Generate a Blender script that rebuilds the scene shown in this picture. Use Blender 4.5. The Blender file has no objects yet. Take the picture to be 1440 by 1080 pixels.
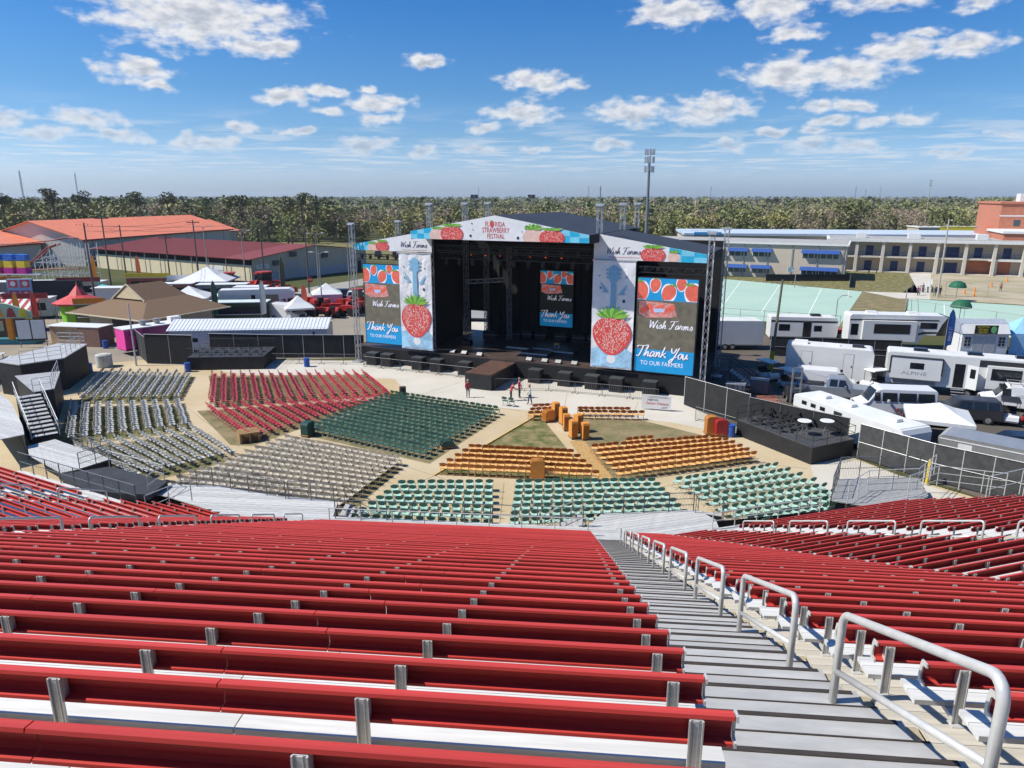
import bpy, math, random
import numpy as np
from math import sin, cos, pi, radians, atan2, hypot, sqrt, tan
random.seed(11)
scn = bpy.context.scene
COL = scn.collection
# ------------------------------------------------------------ camera
H = 17.2
cam_d = bpy.data.cameras.new('camera'); cam = bpy.data.objects.new('camera', cam_d); COL.objects.link(cam)
cam_d.sensor_width = 36.0; cam_d.lens = 25.0; cam_d.clip_end = 30000; cam_d.clip_start = 0.05
cam.location = (0, 0, H); cam.rotation_euler = (pi/2 - math.atan(0.263), 0, 0)
scn.camera = cam
# ------------------------------------------------------------ light
SUN_EL = radians(49); SUN_AZ = (-0.997, -0.075)        # the sun stands to the left, a touch behind the camera
sd = bpy.data.lights.new('sun', 'SUN'); sd.energy = 5.0; sd.angle = radians(0.53); sd.color = (1.0, 0.95, 0.86)
so = bpy.data.objects.new('sun', sd); COL.objects.link(so); so.location = (-40, -10, 80)
so.rotation_euler = (pi/2 - SUN_EL, 0, atan2(SUN_AZ[0], -SUN_AZ[1]))
scn.render.engine = 'CYCLES'
scn.cycles.max_bounces = 6; scn.cycles.diffuse_bounces = 3; scn.cycles.glossy_bounces = 3; scn.cycles.transmission_bounces = 2; scn.cycles.volume_bounces = 0; scn.cycles.transparent_max_bounces = 6; scn.cycles.caustics_reflective = False; scn.cycles.caustics_refractive = False
scn.view_settings.view_transform = 'Standard'; scn.view_settings.look = 'None'
scn.view_settings.exposure = 0.33; scn.view_settings.gamma = 1.0
# ------------------------------------------------------------ world: clear sky with fair weather clouds
w = bpy.data.worlds.new('World'); scn.world = w; w.use_nodes = True
nt = w.node_tree; nt.nodes.clear()
def wn(t, tree=None, **k):
    n = (tree or nt).nodes.new(t)
    for a, b in k.items(): setattr(n, a, b)
    return n
def math_n(tree, op, a, b=None, c=None, clamp=False):
    n = tree.nodes.new('ShaderNodeMath'); n.operation = op; n.use_clamp = clamp
    for i, x in enumerate((a, b, c)):
        if x is None: continue
        if isinstance(x, (int, float)): n.inputs[i].default_value = x
        else: tree.links.new(x, n.inputs[i])
    return n.outputs[0]
# cloud field as a node group: in = (azimuth, elevation) in degrees, out = density and height inside the cloud
cg = bpy.data.node_groups.new('cloud_field', 'ShaderNodeTree')
cg.interface.new_socket('uv', in_out='INPUT', socket_type='NodeSocketVector')
cg.interface.new_socket('density', in_out='OUTPUT', socket_type='NodeSocketFloat')
gi = cg.nodes.new('NodeGroupInput'); go = cg.nodes.new('NodeGroupOutput')
# (azimuth, elevation, half width, half height) of the single clouds, degrees
CLOUDS = [(-22.0, 11.8, 8.0, 2.21), (-18.1, 10.2, 2.9, 0.76), (-25.9, 8.2, 3.1, 1.09), (-24.9, 7.2, 1.4, 0.54), (-6.5, 9.7, 2.0, 0.76), (-16.6, 7.0, 2.4, 0.66), (-13.9, 7.5, 1.7, 0.57), (-10.1, 6.8, 2.9, 0.98), (-10.1, 5.7, 2.0, 0.59), (-13.6, 6.1, 1.4, 0.39), (-10.7, 7.8, 1.3, 0.43), (2.1, 8.3, 3.2, 1.21), (0.8, 6.2, 3.4, 1.25), (-2.2, 5.1, 1.8, 0.66), (11.7, 6.1, 5.9, 1.18), (21.7, 8.3, 5.3, 1.35), (28.5, 9.4, 4.3, 0.92), (18.6, 12.6, 9.7, 1.16), (20.0, 11.0, 2.3, 0.79), (28.0, 10.3, 1.4, 0.42), (30.7, 11.5, 1.7, 0.55), (22.9, 6.2, 2.5, 0.55), (20.5, 4.5, 2.6, 0.48), (25.0, 5.1, 3.9, 0.55), (23.6, 3.5, 3.3, 0.66), (16.2, 3.7, 1.8, 0.64), (-31.8, 5.0, 4.9, 0.86), (-29.6, 4.0, 3.7, 0.63), (-19.7, 4.7, 1.8, 0.62), (-16.2, 4.6, 1.5, 0.39), (-11.0, 3.8, 2.6, 0.71), (-22.4, 3.7, 2.3, 0.57), (-4.6, 3.4, 3.4, 0.57), (1.6, 3.5, 1.2, 0.36), (7.6, 3.8, 2.0, 0.51), (33.5, 3.8, 1.4, 0.56), (30.4, 2.8, 1.8, 0.4), (-46, 9, 6, 1.6), (-62, 13, 8, 2), (50, 9, 7, 1.5), (70, 14, 8, 2.2), (-90, 8, 9, 1.6), (105, 10, 9, 2), (140, 8, 9, 1.5), (-140, 9, 9, 1.6), (178, 12, 9, 2)]
# slow warp so that outlines billow
warp = cg.nodes.new('ShaderNodeTexNoise'); warp.inputs['Scale'].default_value = .45; warp.inputs['Detail'].default_value = 4
cg.links.new(gi.outputs[0], warp.inputs['Vector'])
wv = cg.nodes.new('ShaderNodeVectorMath'); wv.operation = 'MULTIPLY_ADD'
cg.links.new(warp.outputs['Color'], wv.inputs[0]); wv.inputs[1].default_value = (3.4, 1.5, 0); wv.inputs[2].default_value = (-1.7, -.75, 0)
pv = cg.nodes.new('ShaderNodeVectorMath'); pv.operation = 'ADD'
cg.links.new(gi.outputs[0], pv.inputs[0]); cg.links.new(wv.outputs[0], pv.inputs[1])
cg.interface.new_socket('shade', in_out='OUTPUT', socket_type='NodeSocketFloat')
ASP = 3.2                                             # clouds are about three times as wide as high; long ones are strings of blobs
pq = cg.nodes.new('ShaderNodeVectorMath'); pq.operation = 'MULTIPLY'; cg.links.new(pv.outputs[0], pq.inputs[0]); pq.inputs[1].default_value = (1/ASP, 1, 0)
acc = None
for (az, el, rx, ry) in CLOUDS:
    n_ = max(1, math.ceil(rx/(ry*ASP)-.15))
    for k_ in range(n_):
        cx_ = az+(0 if n_ == 1 else (rx-ry*ASP*.8)*(2*k_/(n_-1)-1)); rr_ = ry*(1.0 if n_ > 1 else max(.8, min(1.2, rx/(ry*ASP))))
        s3 = cg.nodes.new('ShaderNodeVectorMath'); s3.operation = 'DISTANCE'; cg.links.new(pq.outputs[0], s3.inputs[0]); s3.inputs[1].default_value = (cx_/ASP, el, 0)
        d = math_n(cg, 'MULTIPLY_ADD', s3.outputs['Value'], -1/rr_, 1.0)
        acc = d if acc is None else math_n(cg, 'MAXIMUM', acc, d)
sc_ = cg.nodes.new('ShaderNodeVectorMath'); sc_.operation = 'MULTIPLY'
cg.links.new(gi.outputs[0], sc_.inputs[0]); sc_.inputs[1].default_value = (1.0, 2.1, 0)
fn = cg.nodes.new('ShaderNodeTexNoise'); fn.inputs['Scale'].default_value = .75; fn.inputs['Detail'].default_value = 5; fn.inputs['Roughness'].default_value = .52
cg.links.new(sc_.outputs[0], fn.inputs['Vector'])
fz = math_n(cg, 'MULTIPLY_ADD', fn.outputs[0], 1.7, -.92)
tot = math_n(cg, 'ADD', acc, fz)
cg.links.new(tot, go.inputs[0])
# relief: the same billows a little towards the sun and up, for lit tops and grey undersides
of_ = cg.nodes.new('ShaderNodeVectorMath'); of_.operation = 'ADD'; cg.links.new(sc_.outputs[0], of_.inputs[0]); of_.inputs[1].default_value = (-.25, .8, 0)
f2 = cg.nodes.new('ShaderNodeTexNoise'); f2.inputs['Scale'].default_value = .75; f2.inputs['Detail'].default_value = 4; f2.inputs['Roughness'].default_value = .55; cg.links.new(of_.outputs[0], f2.inputs['Vector'])
cg.links.new(math_n(cg, 'ADD', math_n(cg, 'MULTIPLY_ADD', f2.outputs[0], 2.6, -1.3), acc), go.inputs[1])
tc = wn('ShaderNodeTexCoord'); sx = wn('ShaderNodeSeparateXYZ'); nt.links.new(tc.outputs['Generated'], sx.inputs[0])
az = math_n(nt, 'MULTIPLY', math_n(nt, 'ARCTAN2', sx.outputs[0], sx.outputs[1]), 57.2958)
el = math_n(nt, 'MULTIPLY', math_n(nt, 'ARCSINE', sx.outputs[2]), 57.2958)
cv = wn('ShaderNodeCombineXYZ'); nt.links.new(az, cv.inputs[0]); nt.links.new(el, cv.inputs[1])
g1 = wn('ShaderNodeGroup', node_tree=cg); nt.links.new(cv.outputs[0], g1.inputs[0])
mr = wn('ShaderNodeMapRange', interpolation_type='SMOOTHSTEP'); nt.links.new(g1.outputs[0], mr.inputs[0])
mr.inputs[1].default_value = -.12; mr.inputs[2].default_value = .60; mr.inputs[3].default_value = 0; mr.inputs[4].default_value = .95
shd = wn('ShaderNodeMapRange', interpolation_type='SMOOTHSTEP'); nt.links.new(g1.outputs[1], shd.inputs[0])
shd.inputs[1].default_value = .25; shd.inputs[2].default_value = 1.35
ccol = wn('ShaderNodeMix', data_type='RGBA'); nt.links.new(shd.outputs[0], ccol.inputs[0])
ccol.inputs[6].default_value = (.80, .80, .81, 1); ccol.inputs[7].default_value = (.44, .475, .55, 1)
# thin broken cloud far out towards the horizon: noise on a flat layer
dv = wn('ShaderNodeVectorMath'); dv.operation = 'DIVIDE'; nt.links.new(tc.outputs['Generated'], dv.inputs[0])
zz = math_n(nt, 'MAXIMUM', sx.outputs[2], .012); cz = wn('ShaderNodeCombineXYZ'); nt.links.new(zz, cz.inputs[0]); nt.links.new(zz, cz.inputs[1]); cz.inputs[2].default_value = 1
nt.links.new(cz.outputs[0], dv.inputs[1])
fl = wn('ShaderNodeTexNoise', noise_dimensions='2D'); fl.inputs['Scale'].default_value = .6; fl.inputs['Detail'].default_value = 5; fl.inputs['Roughness'].default_value = .6; nt.links.new(dv.outputs[0], fl.inputs['Vector'])
fm = wn('ShaderNodeMapRange', interpolation_type='SMOOTHSTEP'); nt.links.new(fl.outputs[0], fm.inputs[0]); fm.inputs[1].default_value = .47; fm.inputs[2].default_value = .66; fm.inputs[4].default_value = .42
fe = wn('ShaderNodeMapRange', interpolation_type='SMOOTHSTEP'); nt.links.new(el, fe.inputs[0]); fe.inputs[1].default_value = 7.0; fe.inputs[2].default_value = 3.2
fe2 = wn('ShaderNodeMapRange', interpolation_type='SMOOTHSTEP'); nt.links.new(el, fe2.inputs[0]); fe2.inputs[1].default_value = .8; fe2.inputs[2].default_value = 2.6
thin = math_n(nt, 'MULTIPLY', math_n(nt, 'MULTIPLY', fm.outputs[0], fe.outputs[0]), fe2.outputs[0])
hz = wn('ShaderNodeMapRange'); nt.links.new(el, hz.inputs[0])
hz.inputs[1].default_value = 1.0; hz.inputs[2].default_value = 7; hz.inputs[3].default_value = .35; hz.inputs[4].default_value = 1.0
fac = math_n(nt, 'MAXIMUM', math_n(nt, 'MULTIPLY', mr.outputs[0], hz.outputs[0]), thin)
sky = wn('ShaderNodeTexSky', sky_type='NISHITA'); sky.sun_disc = False
sky.sun_elevation = SUN_EL; sky.sun_rotation = atan2(SUN_AZ[0], SUN_AZ[1])
sky.air_density = 1.0; sky.dust_density = 1.2; sky.ozone_density = 2.2; sky.altitude = 0
# the air deepens from a pale blue horizon to a strong blue overhead
rp = wn('ShaderNodeValToRGB'); nt.links.new(math_n(nt, 'DIVIDE', el, 20.0), rp.inputs[0])
RT = [(0.0, (1.06, 1.38, 2.0)), (.075, (.90, 1.17, 1.80)), (.22, (.50, .79, 1.20)), (.38, (.34, .66, 1.03)), (.66, (.20, .57, 1.0)), (1.0, (.18, .54, 1.0))]
rp.color_ramp.elements[0].position = 0; rp.color_ramp.elements[0].color = (*[c/2 for c in RT[0][1]], 1); rp.color_ramp.elements[1].position = 1; rp.color_ramp.elements[1].color = (*[c/2 for c in RT[-1][1]], 1)
for (a_, c_) in RT[1:-1]: e_ = rp.color_ramp.elements.new(a_); e_.color = (*[q/2 for q in c_], 1)
tint = wn('ShaderNodeMix', data_type='RGBA', blend_type='MULTIPLY'); tint.inputs[0].default_value = 1
nt.links.new(sky.outputs[0], tint.inputs[6]); nt.links.new(rp.outputs[0], tint.inputs[7])
b1 = wn('ShaderNodeBackground'); nt.links.new(tint.outputs[2], b1.inputs[0]); b1.inputs[1].default_value = .205   # the ramp above is stored at half its value, so this is about 0.10 of the sky
b2 = wn('ShaderNodeBackground'); nt.links.new(ccol.outputs[2], b2.inputs[0]); b2.inputs[1].default_value = .88
mx = wn('ShaderNodeMixShader'); nt.links.new(fac, mx.inputs[0]); nt.links.new(b1.outputs[0], mx.inputs[1]); nt.links.new(b2.outputs[0], mx.inputs[2])
ow = wn('ShaderNodeOutputWorld'); nt.links.new(mx.outputs[0], ow.inputs[0])
w.cycles.sampling_method = 'MANUAL'; w.cycles.sample_map_resolution = 256
# ------------------------------------------------------------ materials
MATS = {}
def srgb(r, g, b):
    f = lambda c: (c/255/12.92) if c/255 <= .04045 else ((c/255+.055)/1.055)**2.4
    return (f(r), f(g), f(b))
def M(name, col=None, rough=.6, metal=0., var=.12, scale=3., bump=0., rnd=0., spec=.4, emit=0., col2=None, alpha=1., stretch=None):
    if name in MATS: return MATS[name]
    m = bpy.data.materials.new(name); m.use_nodes = True; t = m.node_tree
    p = t.nodes['Principled BSDF']
    p.inputs['Roughness'].default_value = rough; p.inputs['Metallic'].default_value = metal
    p.inputs['Specular IOR Level'].default_value = spec
    tcn = t.nodes.new('ShaderNodeTexCoord'); nz = t.nodes.new('ShaderNodeTexNoise')
    nz.inputs['Scale'].default_value = scale; nz.inputs['Detail'].default_value = 5; nz.inputs['Roughness'].default_value = .65
    src = tcn.outputs['Object']
    if stretch:
        mp = t.nodes.new('ShaderNodeMapping'); mp.inputs['Scale'].default_value = stretch; t.links.new(src, mp.inputs[0]); src = mp.outputs[0]
    t.links.new(src, nz.inputs['Vector'])
    cr = t.nodes.new('ShaderNodeValToRGB'); t.links.new(nz.outputs[0], cr.inputs[0])
    c2 = col2 or tuple(min(1, x*(1+var)) for x in col); c1 = col if col2 else tuple(x*(1-var) for x in col)
    cr.color_ramp.elements[0].position = .32; cr.color_ramp.elements[0].color = (*c1, 1)
    cr.color_ramp.elements[1].position = .68; cr.color_ramp.elements[1].color = (*c2, 1)
    out = cr.outputs[0]
    if rnd:
        oi = t.nodes.new('ShaderNodeObjectInfo'); hs = t.nodes.new('ShaderNodeHueSaturation')
        v = math_n(t, 'MULTIPLY_ADD', oi.outputs['Random'], 2*rnd, 1-rnd); t.links.new(v, hs.inputs['Value'])
        t.links.new(out, hs.inputs['Color']); out = hs.outputs[0]
    t.links.new(out, p.inputs['Base Color'])
    if bump:
        b = t.nodes.new('ShaderNodeBump'); b.inputs['Strength'].default_value = bump; b.inputs['Distance'].default_value = .02
        t.links.new(nz.outputs[0], b.inputs['Height']); t.links.new(b.outputs[0], p.inputs['Normal'])
    if emit:
        t.links.new(out, p.inputs['Emission Color']); p.inputs['Emission Strength'].default_value = emit
    if alpha < 1: p.inputs['Alpha'].default_value = alpha
    MATS[name] = m; return m
def ground_mat(name, ca, cb, cc, s1=.25, s2=3.0, rough=.95, bump=.3):
    if name in MATS: return MATS[name]
    m = bpy.data.materials.new(name); m.use_nodes = True; t = m.node_tree; p = t.nodes['Principled BSDF']
    p.inputs['Roughness'].default_value = rough; p.inputs['Specular IOR Level'].default_value = .15
    tcn = t.nodes.new('ShaderNodeTexCoord')
    n1 = t.nodes.new('ShaderNodeTexNoise'); n1.inputs['Scale'].default_value = s1; n1.inputs['Detail'].default_value = 6
    n2 = t.nodes.new('ShaderNodeTexNoise'); n2.inputs['Scale'].default_value = s2; n2.inputs['Detail'].default_value = 6; n2.inputs['Roughness'].default_value = .7
    for n in (n1, n2): t.links.new(tcn.outputs['Object'], n.inputs['Vector'])
    r1 = t.nodes.new('ShaderNodeMapRange'); t.links.new(n1.outputs[0], r1.inputs[0]); r1.inputs[1].default_value = .38; r1.inputs[2].default_value = .62
    r2 = t.nodes.new('ShaderNodeMapRange'); t.links.new(n2.outputs[0], r2.inputs[0]); r2.inputs[1].default_value = .35; r2.inputs[2].default_value = .7
    a = t.nodes.new('ShaderNodeMix'); a.data_type = 'RGBA'; a.inputs[6].default_value = (*ca, 1); a.inputs[7].default_value = (*cb, 1); t.links.new(r1.outputs[0], a.inputs[0])
    b = t.nodes.new('ShaderNodeMix'); b.data_type = 'RGBA'; b.inputs[7].default_value = (*cc, 1); t.links.new(a.outputs[2], b.inputs[6])
    t.links.new(math_n(t, 'MULTIPLY', r2.outputs[0], .55), b.inputs[0]); t.links.new(b.outputs[2], p.inputs['Base Color'])
    if bump:
        bp = t.nodes.new('ShaderNodeBump'); bp.inputs['Strength'].default_value = bump; bp.inputs['Distance'].default_value = .05
        t.links.new(n2.outputs[0], bp.inputs['Height']); t.links.new(bp.outputs[0], p.inputs['Normal'])
    MATS[name] = m; return m
RED = M('bench red paint', (.48, .047, .038), .5, .0, .24, 1.3, .0, .11, spec=.3, stretch=(.35, 9, 9))
ALU = M('mill aluminium', (.62, .61, .57), .45, .35, .10, 6, stretch=(1, 12, 12))
ALUW = M('white aluminium footboard', (.64, .63, .59), .5, .1, .2, 1.6, stretch=(1, 6, 6))
ALUD = M('dull aluminium stair board', (.44, .43, .41), .5, .2, .24, 1.1, .12, .10, stretch=(.8, 3, 3))
TANL = M('pale tan footboard', (.47, .43, .35), .7, 0, .2, 3, stretch=(1, 4, 4))
TAN = M('stained tan board', (.34, .29, .20), .8, 0, .3, 3)
DARK = M('dark gap shade', (.035, .032, .03), .8)  # near black, stands for the shade in gaps under treads and tiers
RAILM = M('galvanised rail', (.58, .57, .54), .4, .3, .08, 9)
RAILD = M('dark galvanised rail', (.16, .165, .17), .5, .4, .1, 9)
BLACK = M('black drape', (.012, .012, .013), .85, 0, .3, 2, .3)
BLACKM = M('black mesh windscreen', (.020, .020, .021), .8, 0, .35, 1.6, .2)
BLKP = M('black painted ply', (.018, .018, .019), .6, 0, .3, 1.2)
WHITE = M('white paint', (.66, .66, .64), .45, 0, .05, 1.4)
WHITEF = M('white vinyl', (.64, .64, .63), .7, 0, .05, 2, .15)
GREYM = M('grey steel', (.30, .30, .30), .5, .3)
TRUSS = M('truss aluminium', (.50, .51, .52), .4, .5)
GLASS = M('dark glass', (.012, .014, .017), .12, 0, .1, spec=.7)
RUBBER = M('tyre rubber', (.018, .018, .018), .85)
CHROME = M('wheel alloy', (.45, .45, .46), .35, .7)
def blk(name, c, **k): return M(name, c, k.pop('rough', .55), k.pop('metal', 0), k.pop('var', .1), k.pop('scale', 2), **k)
# ------------------------------------------------------------ mesh helpers
class MB:
    def __init__(s): s.v = []; s.f = []; s.m = []; s.cur = 0
    def mat(s, i): s.cur = i; return s
    def add(s, vs, fs):
        o = len(s.v); s.v += [tuple(map(float, p)) for p in vs]
        for f in fs: s.f.append(tuple(i+o for i in f)); s.m.append(s.cur)
        return s
    def box(s, x0, x1, y0, y1, z0, z1):
        return s.add([(x0,y0,z0),(x1,y0,z0),(x1,y1,z0),(x0,y1,z0),(x0,y0,z1),(x1,y0,z1),(x1,y1,z1),(x0,y1,z1)],
                     [(0,3,2,1),(4,5,6,7),(0,1,5,4),(1,2,6,5),(2,3,7,6),(3,0,4,7)])
    def rbox(s, cx, cy, cz, sx, sy, sz, a):
        c, d = cos(a), sin(a); vs = []
        for z in (-.5, .5):
            for (x, y) in ((-.5,-.5),(.5,-.5),(.5,.5),(-.5,.5)):
                X, Y = x*sx, y*sy; vs.append((cx+c*X-d*Y, cy+d*X+c*Y, cz+z*sz))
        return s.add(vs, [(0,3,2,1),(4,5,6,7),(0,1,5,4),(1,2,6,5),(2,3,7,6),(3,0,4,7)])
    def bar(s, p, q, r, n=4, r2=None):
        p = np.array(p, float); q = np.array(q, float); d = q-p; L = np.linalg.norm(d)
        if L < 1e-6: return s
        d /= L; a = np.cross(d, (0, 0, 1) if abs(d[2]) < .9 else (1, 0, 0)); a /= np.linalg.norm(a); b = np.cross(d, a)
        r2 = r if r2 is None else r2; vs = []
        for (c, rr) in ((p, r), (q, r2)):
            for k in range(n):
                t = 2*pi*(k+.5)/n; vs.append(c+rr*(cos(t)*a+sin(t)*b))
        fs = [(k, k+n, (k+1) % n+n, (k+1) % n) for k in range(n)] + [tuple(range(n)), tuple(range(2*n-1, n-1, -1))]
        return s.add(vs, fs)
    def tube(s, pts, r, n=8):
        P = [np.array(p, float) for p in pts]; vs = []; fs = []; up = None
        for i, c in enumerate(P):
            d = (P[min(i+1, len(P)-1)]-P[max(i-1, 0)]); d = d/np.linalg.norm(d)
            if up is None: up = np.cross(d, (0, 0, 1) if abs(d[2]) < .9 else (1, 0, 0))
            a = up - d*np.dot(up, d); a /= np.linalg.norm(a); up = a; b = np.cross(d, a)
            rr = r[i] if isinstance(r, (list, tuple)) else r
            vs += [c+rr*(cos(2*pi*k/n)*a+sin(2*pi*k/n)*b) for k in range(n)]
        for i in range(len(P)-1):
            for k in range(n): fs.append((i*n+k, (i+1)*n+k, (i+1)*n+(k+1) % n, i*n+(k+1) % n))
        fs += [tuple(range(n)), tuple(range(len(P)*n-1, (len(P)-1)*n-1, -1))]
        return s.add(vs, fs)
    def prism(s, poly, z0, z1):                         # poly in xy
        n = len(poly)
        vs = [(x, y, z0) for x, y in poly]+[(x, y, z1) for x, y in poly]
        return s.add(vs, [tuple(range(n-1, -1, -1)), tuple(range(n, 2*n))]+[(i, (i+1) % n, (i+1) % n+n, i+n) for i in range(n)])
    def prism_x(s, poly, x0, x1):                       # poly in yz, extruded along x
        n = len(poly)
        vs = [(x0, y, z) for y, z in poly]+[(x1, y, z) for y, z in poly]
        return s.add(vs, [tuple(range(n-1, -1, -1)), tuple(range(n, 2*n))]+[(i, (i+1) % n, (i+1) % n+n, i+n) for i in range(n)])
    def prism_y(s, poly, y0, y1):                       # poly in xz, extruded along y
        n = len(poly)
        vs = [(x, y0, z) for x, z in poly]+[(x, y1, z) for x, z in poly]
        return s.add(vs, [tuple(range(n)), tuple(range(2*n-1, n-1, -1))]+[(i, i+n, (i+1) % n+n, (i+1) % n) for i in range(n)])
    def lathe(s, prof, cx=0, cy=0, n=14):
        vs = []; fs = []
        for r, z in prof: vs += [(cx+r*cos(2*pi*k/n), cy+r*sin(2*pi*k/n), z) for k in range(n)]
        for i in range(len(prof)-1):
            for k in range(n): fs.append((i*n+k, i*n+(k+1) % n, (i+1)*n+(k+1) % n, (i+1)*n+k))
        fs += [tuple(range(n-1, -1, -1)), tuple(range((len(prof)-1)*n, len(prof)*n))]
        return s.add(vs, fs)
    def disc_y(s, cx, y, cz, rx, rz, n=14, th=.01):     # flat disc facing -y
        return s.prism_y([(cx+rx*cos(2*pi*k/n), cz+rz*sin(2*pi*k/n)) for k in range(n)], y-th, y)
    def wheel(s, cx, cy, cz, r, w, n=14):
        vs = []
        for y in (cy-w/2, cy+w/2): vs += [(cx+r*cos(2*pi*k/n), y, cz+r*sin(2*pi*k/n)) for k in range(n)]
        return s.add(vs, [tuple(range(n)), tuple(range(2*n-1, n-1, -1))]+[(k, k+n, (k+1) % n+n, (k+1) % n) for k in range(n)])
    def mesh(s, name, mats, smooth=False):
        me = bpy.data.meshes.new(name); me.from_pydata(s.v, [], s.f)
        for m in (mats if isinstance(mats, (list, tuple)) else [mats]): me.materials.append(m)
        if any(s.m): me.polygons.foreach_set('material_index', s.m)
        if smooth: me.shade_smooth()
        me.update(); return me
    def build(s, name, mats, parent=None, loc=(0, 0, 0), rz=0, smooth=False):
        return put(s.mesh(name, mats, smooth), name, parent, loc, rz)
def put(me, name, parent=None, loc=(0, 0, 0), rz=0, scale=None):
    o = bpy.data.objects.new(name, me); COL.objects.link(o); o.parent = parent
    o.location = loc
    if rz: o.rotation_euler = (0, 0, rz)
    if scale: o.scale = scale
    return o
LABELS = {}
def tag(o, label, cat, group=None):
    o['label'] = label; o['category'] = cat
    if group: o['group'] = group
    LABELS[label] = LABELS.get(label, 0)+1
    return o
def thing(name, label, cat, loc=(0, 0, 0), rz=0, group=None):
    o = bpy.data.objects.new(name, None); COL.objects.link(o); o.location = loc; o.rotation_euler = (0, 0, rz); o.empty_display_size = .3
    return tag(o, label, cat, group)
def struct(o): o['kind'] = 'structure'; return o
def stuff(o): o['kind'] = 'stuff'; return o
def copytree(root, loc, rz, label=None, cat=None):
    r = root.copy(); COL.objects.link(r); r.location = loc; r.rotation_euler = (0, 0, rz)
    if label: r['label'] = label; LABELS[label] = LABELS.get(label, 0)+1
    for ch in root.children:
        c = ch.copy(); COL.objects.link(c); c.parent = r
        for g in ch.children:
            d = g.copy(); COL.objects.link(d); d.parent = c
    return r
ORD = ['zeroth','first','second','third','fourth','fifth','sixth','seventh','eighth','ninth','tenth','eleventh','twelfth','thirteenth','fourteenth','fifteenth','sixteenth','seventeenth','eighteenth','nineteenth']
def ordw(n):
    if n < 20: return ORD[n]
    t = {2: 'twent', 3: 'thirt', 4: 'fort', 5: 'fift'}[n//10]
    return t+'ieth' if n % 10 == 0 else t+'y-'+ORD[n % 10]
def text(s, size, mat, parent, loc, rot=(pi/2, 0, 0), name='lettering', shear=0., xs=1., align='CENTER', off=0., ex=.004):
    c = bpy.data.curves.new('t', 'FONT'); c.body = s; c.size = size; c.align_x = align; c.shear = shear; c.extrude = ex; c.resolution_u = 3; c.offset = off
    o = bpy.data.objects.new('t', c); COL.objects.link(o)
    me = bpy.data.meshes.new_from_object(o); bpy.data.objects.remove(o); bpy.data.curves.remove(c)
    me.materials.clear(); me.materials.append(mat)
    r = put(me, name, parent, loc); r.rotation_euler = rot; r.scale = (xs, 1, 1); return r
def sheet(name, poly, z, mat):
    mb = MB(); n = len(poly); mb.add([(x, y, z) for x, y in poly], [tuple(range(n))])
    return struct(mb.build(name, mat))
# ------------------------------------------------------------ ground
G_GRASS = ground_mat('meadow grass', (.060, .075, .022), (.095, .085, .035), (.045, .065, .018), .05, 1.5)
G_LAWN = ground_mat('lawn', (.08, .105, .03), (.30, .23, .12), (.10, .10, .035), 1.1, 4.0)
G_DRY = ground_mat('worn grass', (.22, .17, .085), (.11, .105, .04), (.30, .25, .16), .6, 3.0)
G_CONC = ground_mat('tan concrete', (.46, .36, .215), (.52, .43, .29), (.38, .30, .18), .22, 5.0, bump=.12)
G_CONL = ground_mat('pale concrete', (.56, .52, .45), (.50, .46, .38), (.44, .41, .36), .25, 5, bump=.1)
G_ASPH = ground_mat('brown asphalt', (.10, .085, .07), (.15, .12, .095), (.075, .07, .065), .12, 4, bump=.25)
G_FAIR = ground_mat('fairground dirt', (.28, .235, .175), (.20, .18, .145), (.33, .29, .23), .10, 2.5)
G_ROAD = ground_mat('grey road', (.30, .28, .245), (.34, .31, .27), (.26, .245, .22), .1, 3, bump=.1)
G_COURT = ground_mat('mint court paint', (.34, .47, .39), (.38, .50, .41), (.31, .43, .36), .12, 1.2, bump=.04)
G_SAND = ground_mat('bare sand', (.42, .36, .26), (.30, .26, .15), (.36, .31, .22), .15, 2)
g = MB(); g.add([(-7800, -200, -.016), (7800, -200, -.016), (7800, 6800, -.016), (-7800, 6800, -.016)], [(0, 1, 2, 3)])
struct(g.build('ground', G_GRASS))
sheet('fairground', [(-190, 45), (-40, 45), (-40, 74), (-15, 77), (-12, 120), (-30, 128), (-60, 140), (-190, 150)], -.012, G_FAIR)
sheet('parking_lot', [(14.7, 58.5), (17.6, 52.7), (23.4, 46), (29, 37), (45, 30), (80, 40), (72, 72), (58, 79), (40, 88), (10, 96), (-12, 96), (-16, 76)], -.012, G_ASPH)
sheet('arena_floor', [(-46, 44), (-38, 26), (36, 26), (29.2, 36.6), (24.7, 42.6), (23.3, 45.7), (17.4, 52.4), (14.8, 58.4), (16, 61), (-16, 75.4), (-40, 76), (-47, 72)], -.008, G_CONC)
sheet('front_walk', [(-38, 74.6), (-27, 69.4), (-11.5, 67.4), (-9.4, 62), (-1.2, 57.6), (4.5, 55.8), (12.5, 53.6), (16.6, 50.4), (17.4, 52.4), (14.8, 58.4), (16, 61), (-16, 75.4), (-37, 75.8)], -.004, G_CONL)
sheet('side_walk', [(19.9, 44.6), (17.5, 36.5), (29.0, 35.5), (24.7, 42.3), (23.2, 45.3)], -.004, G_CONL)
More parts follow.
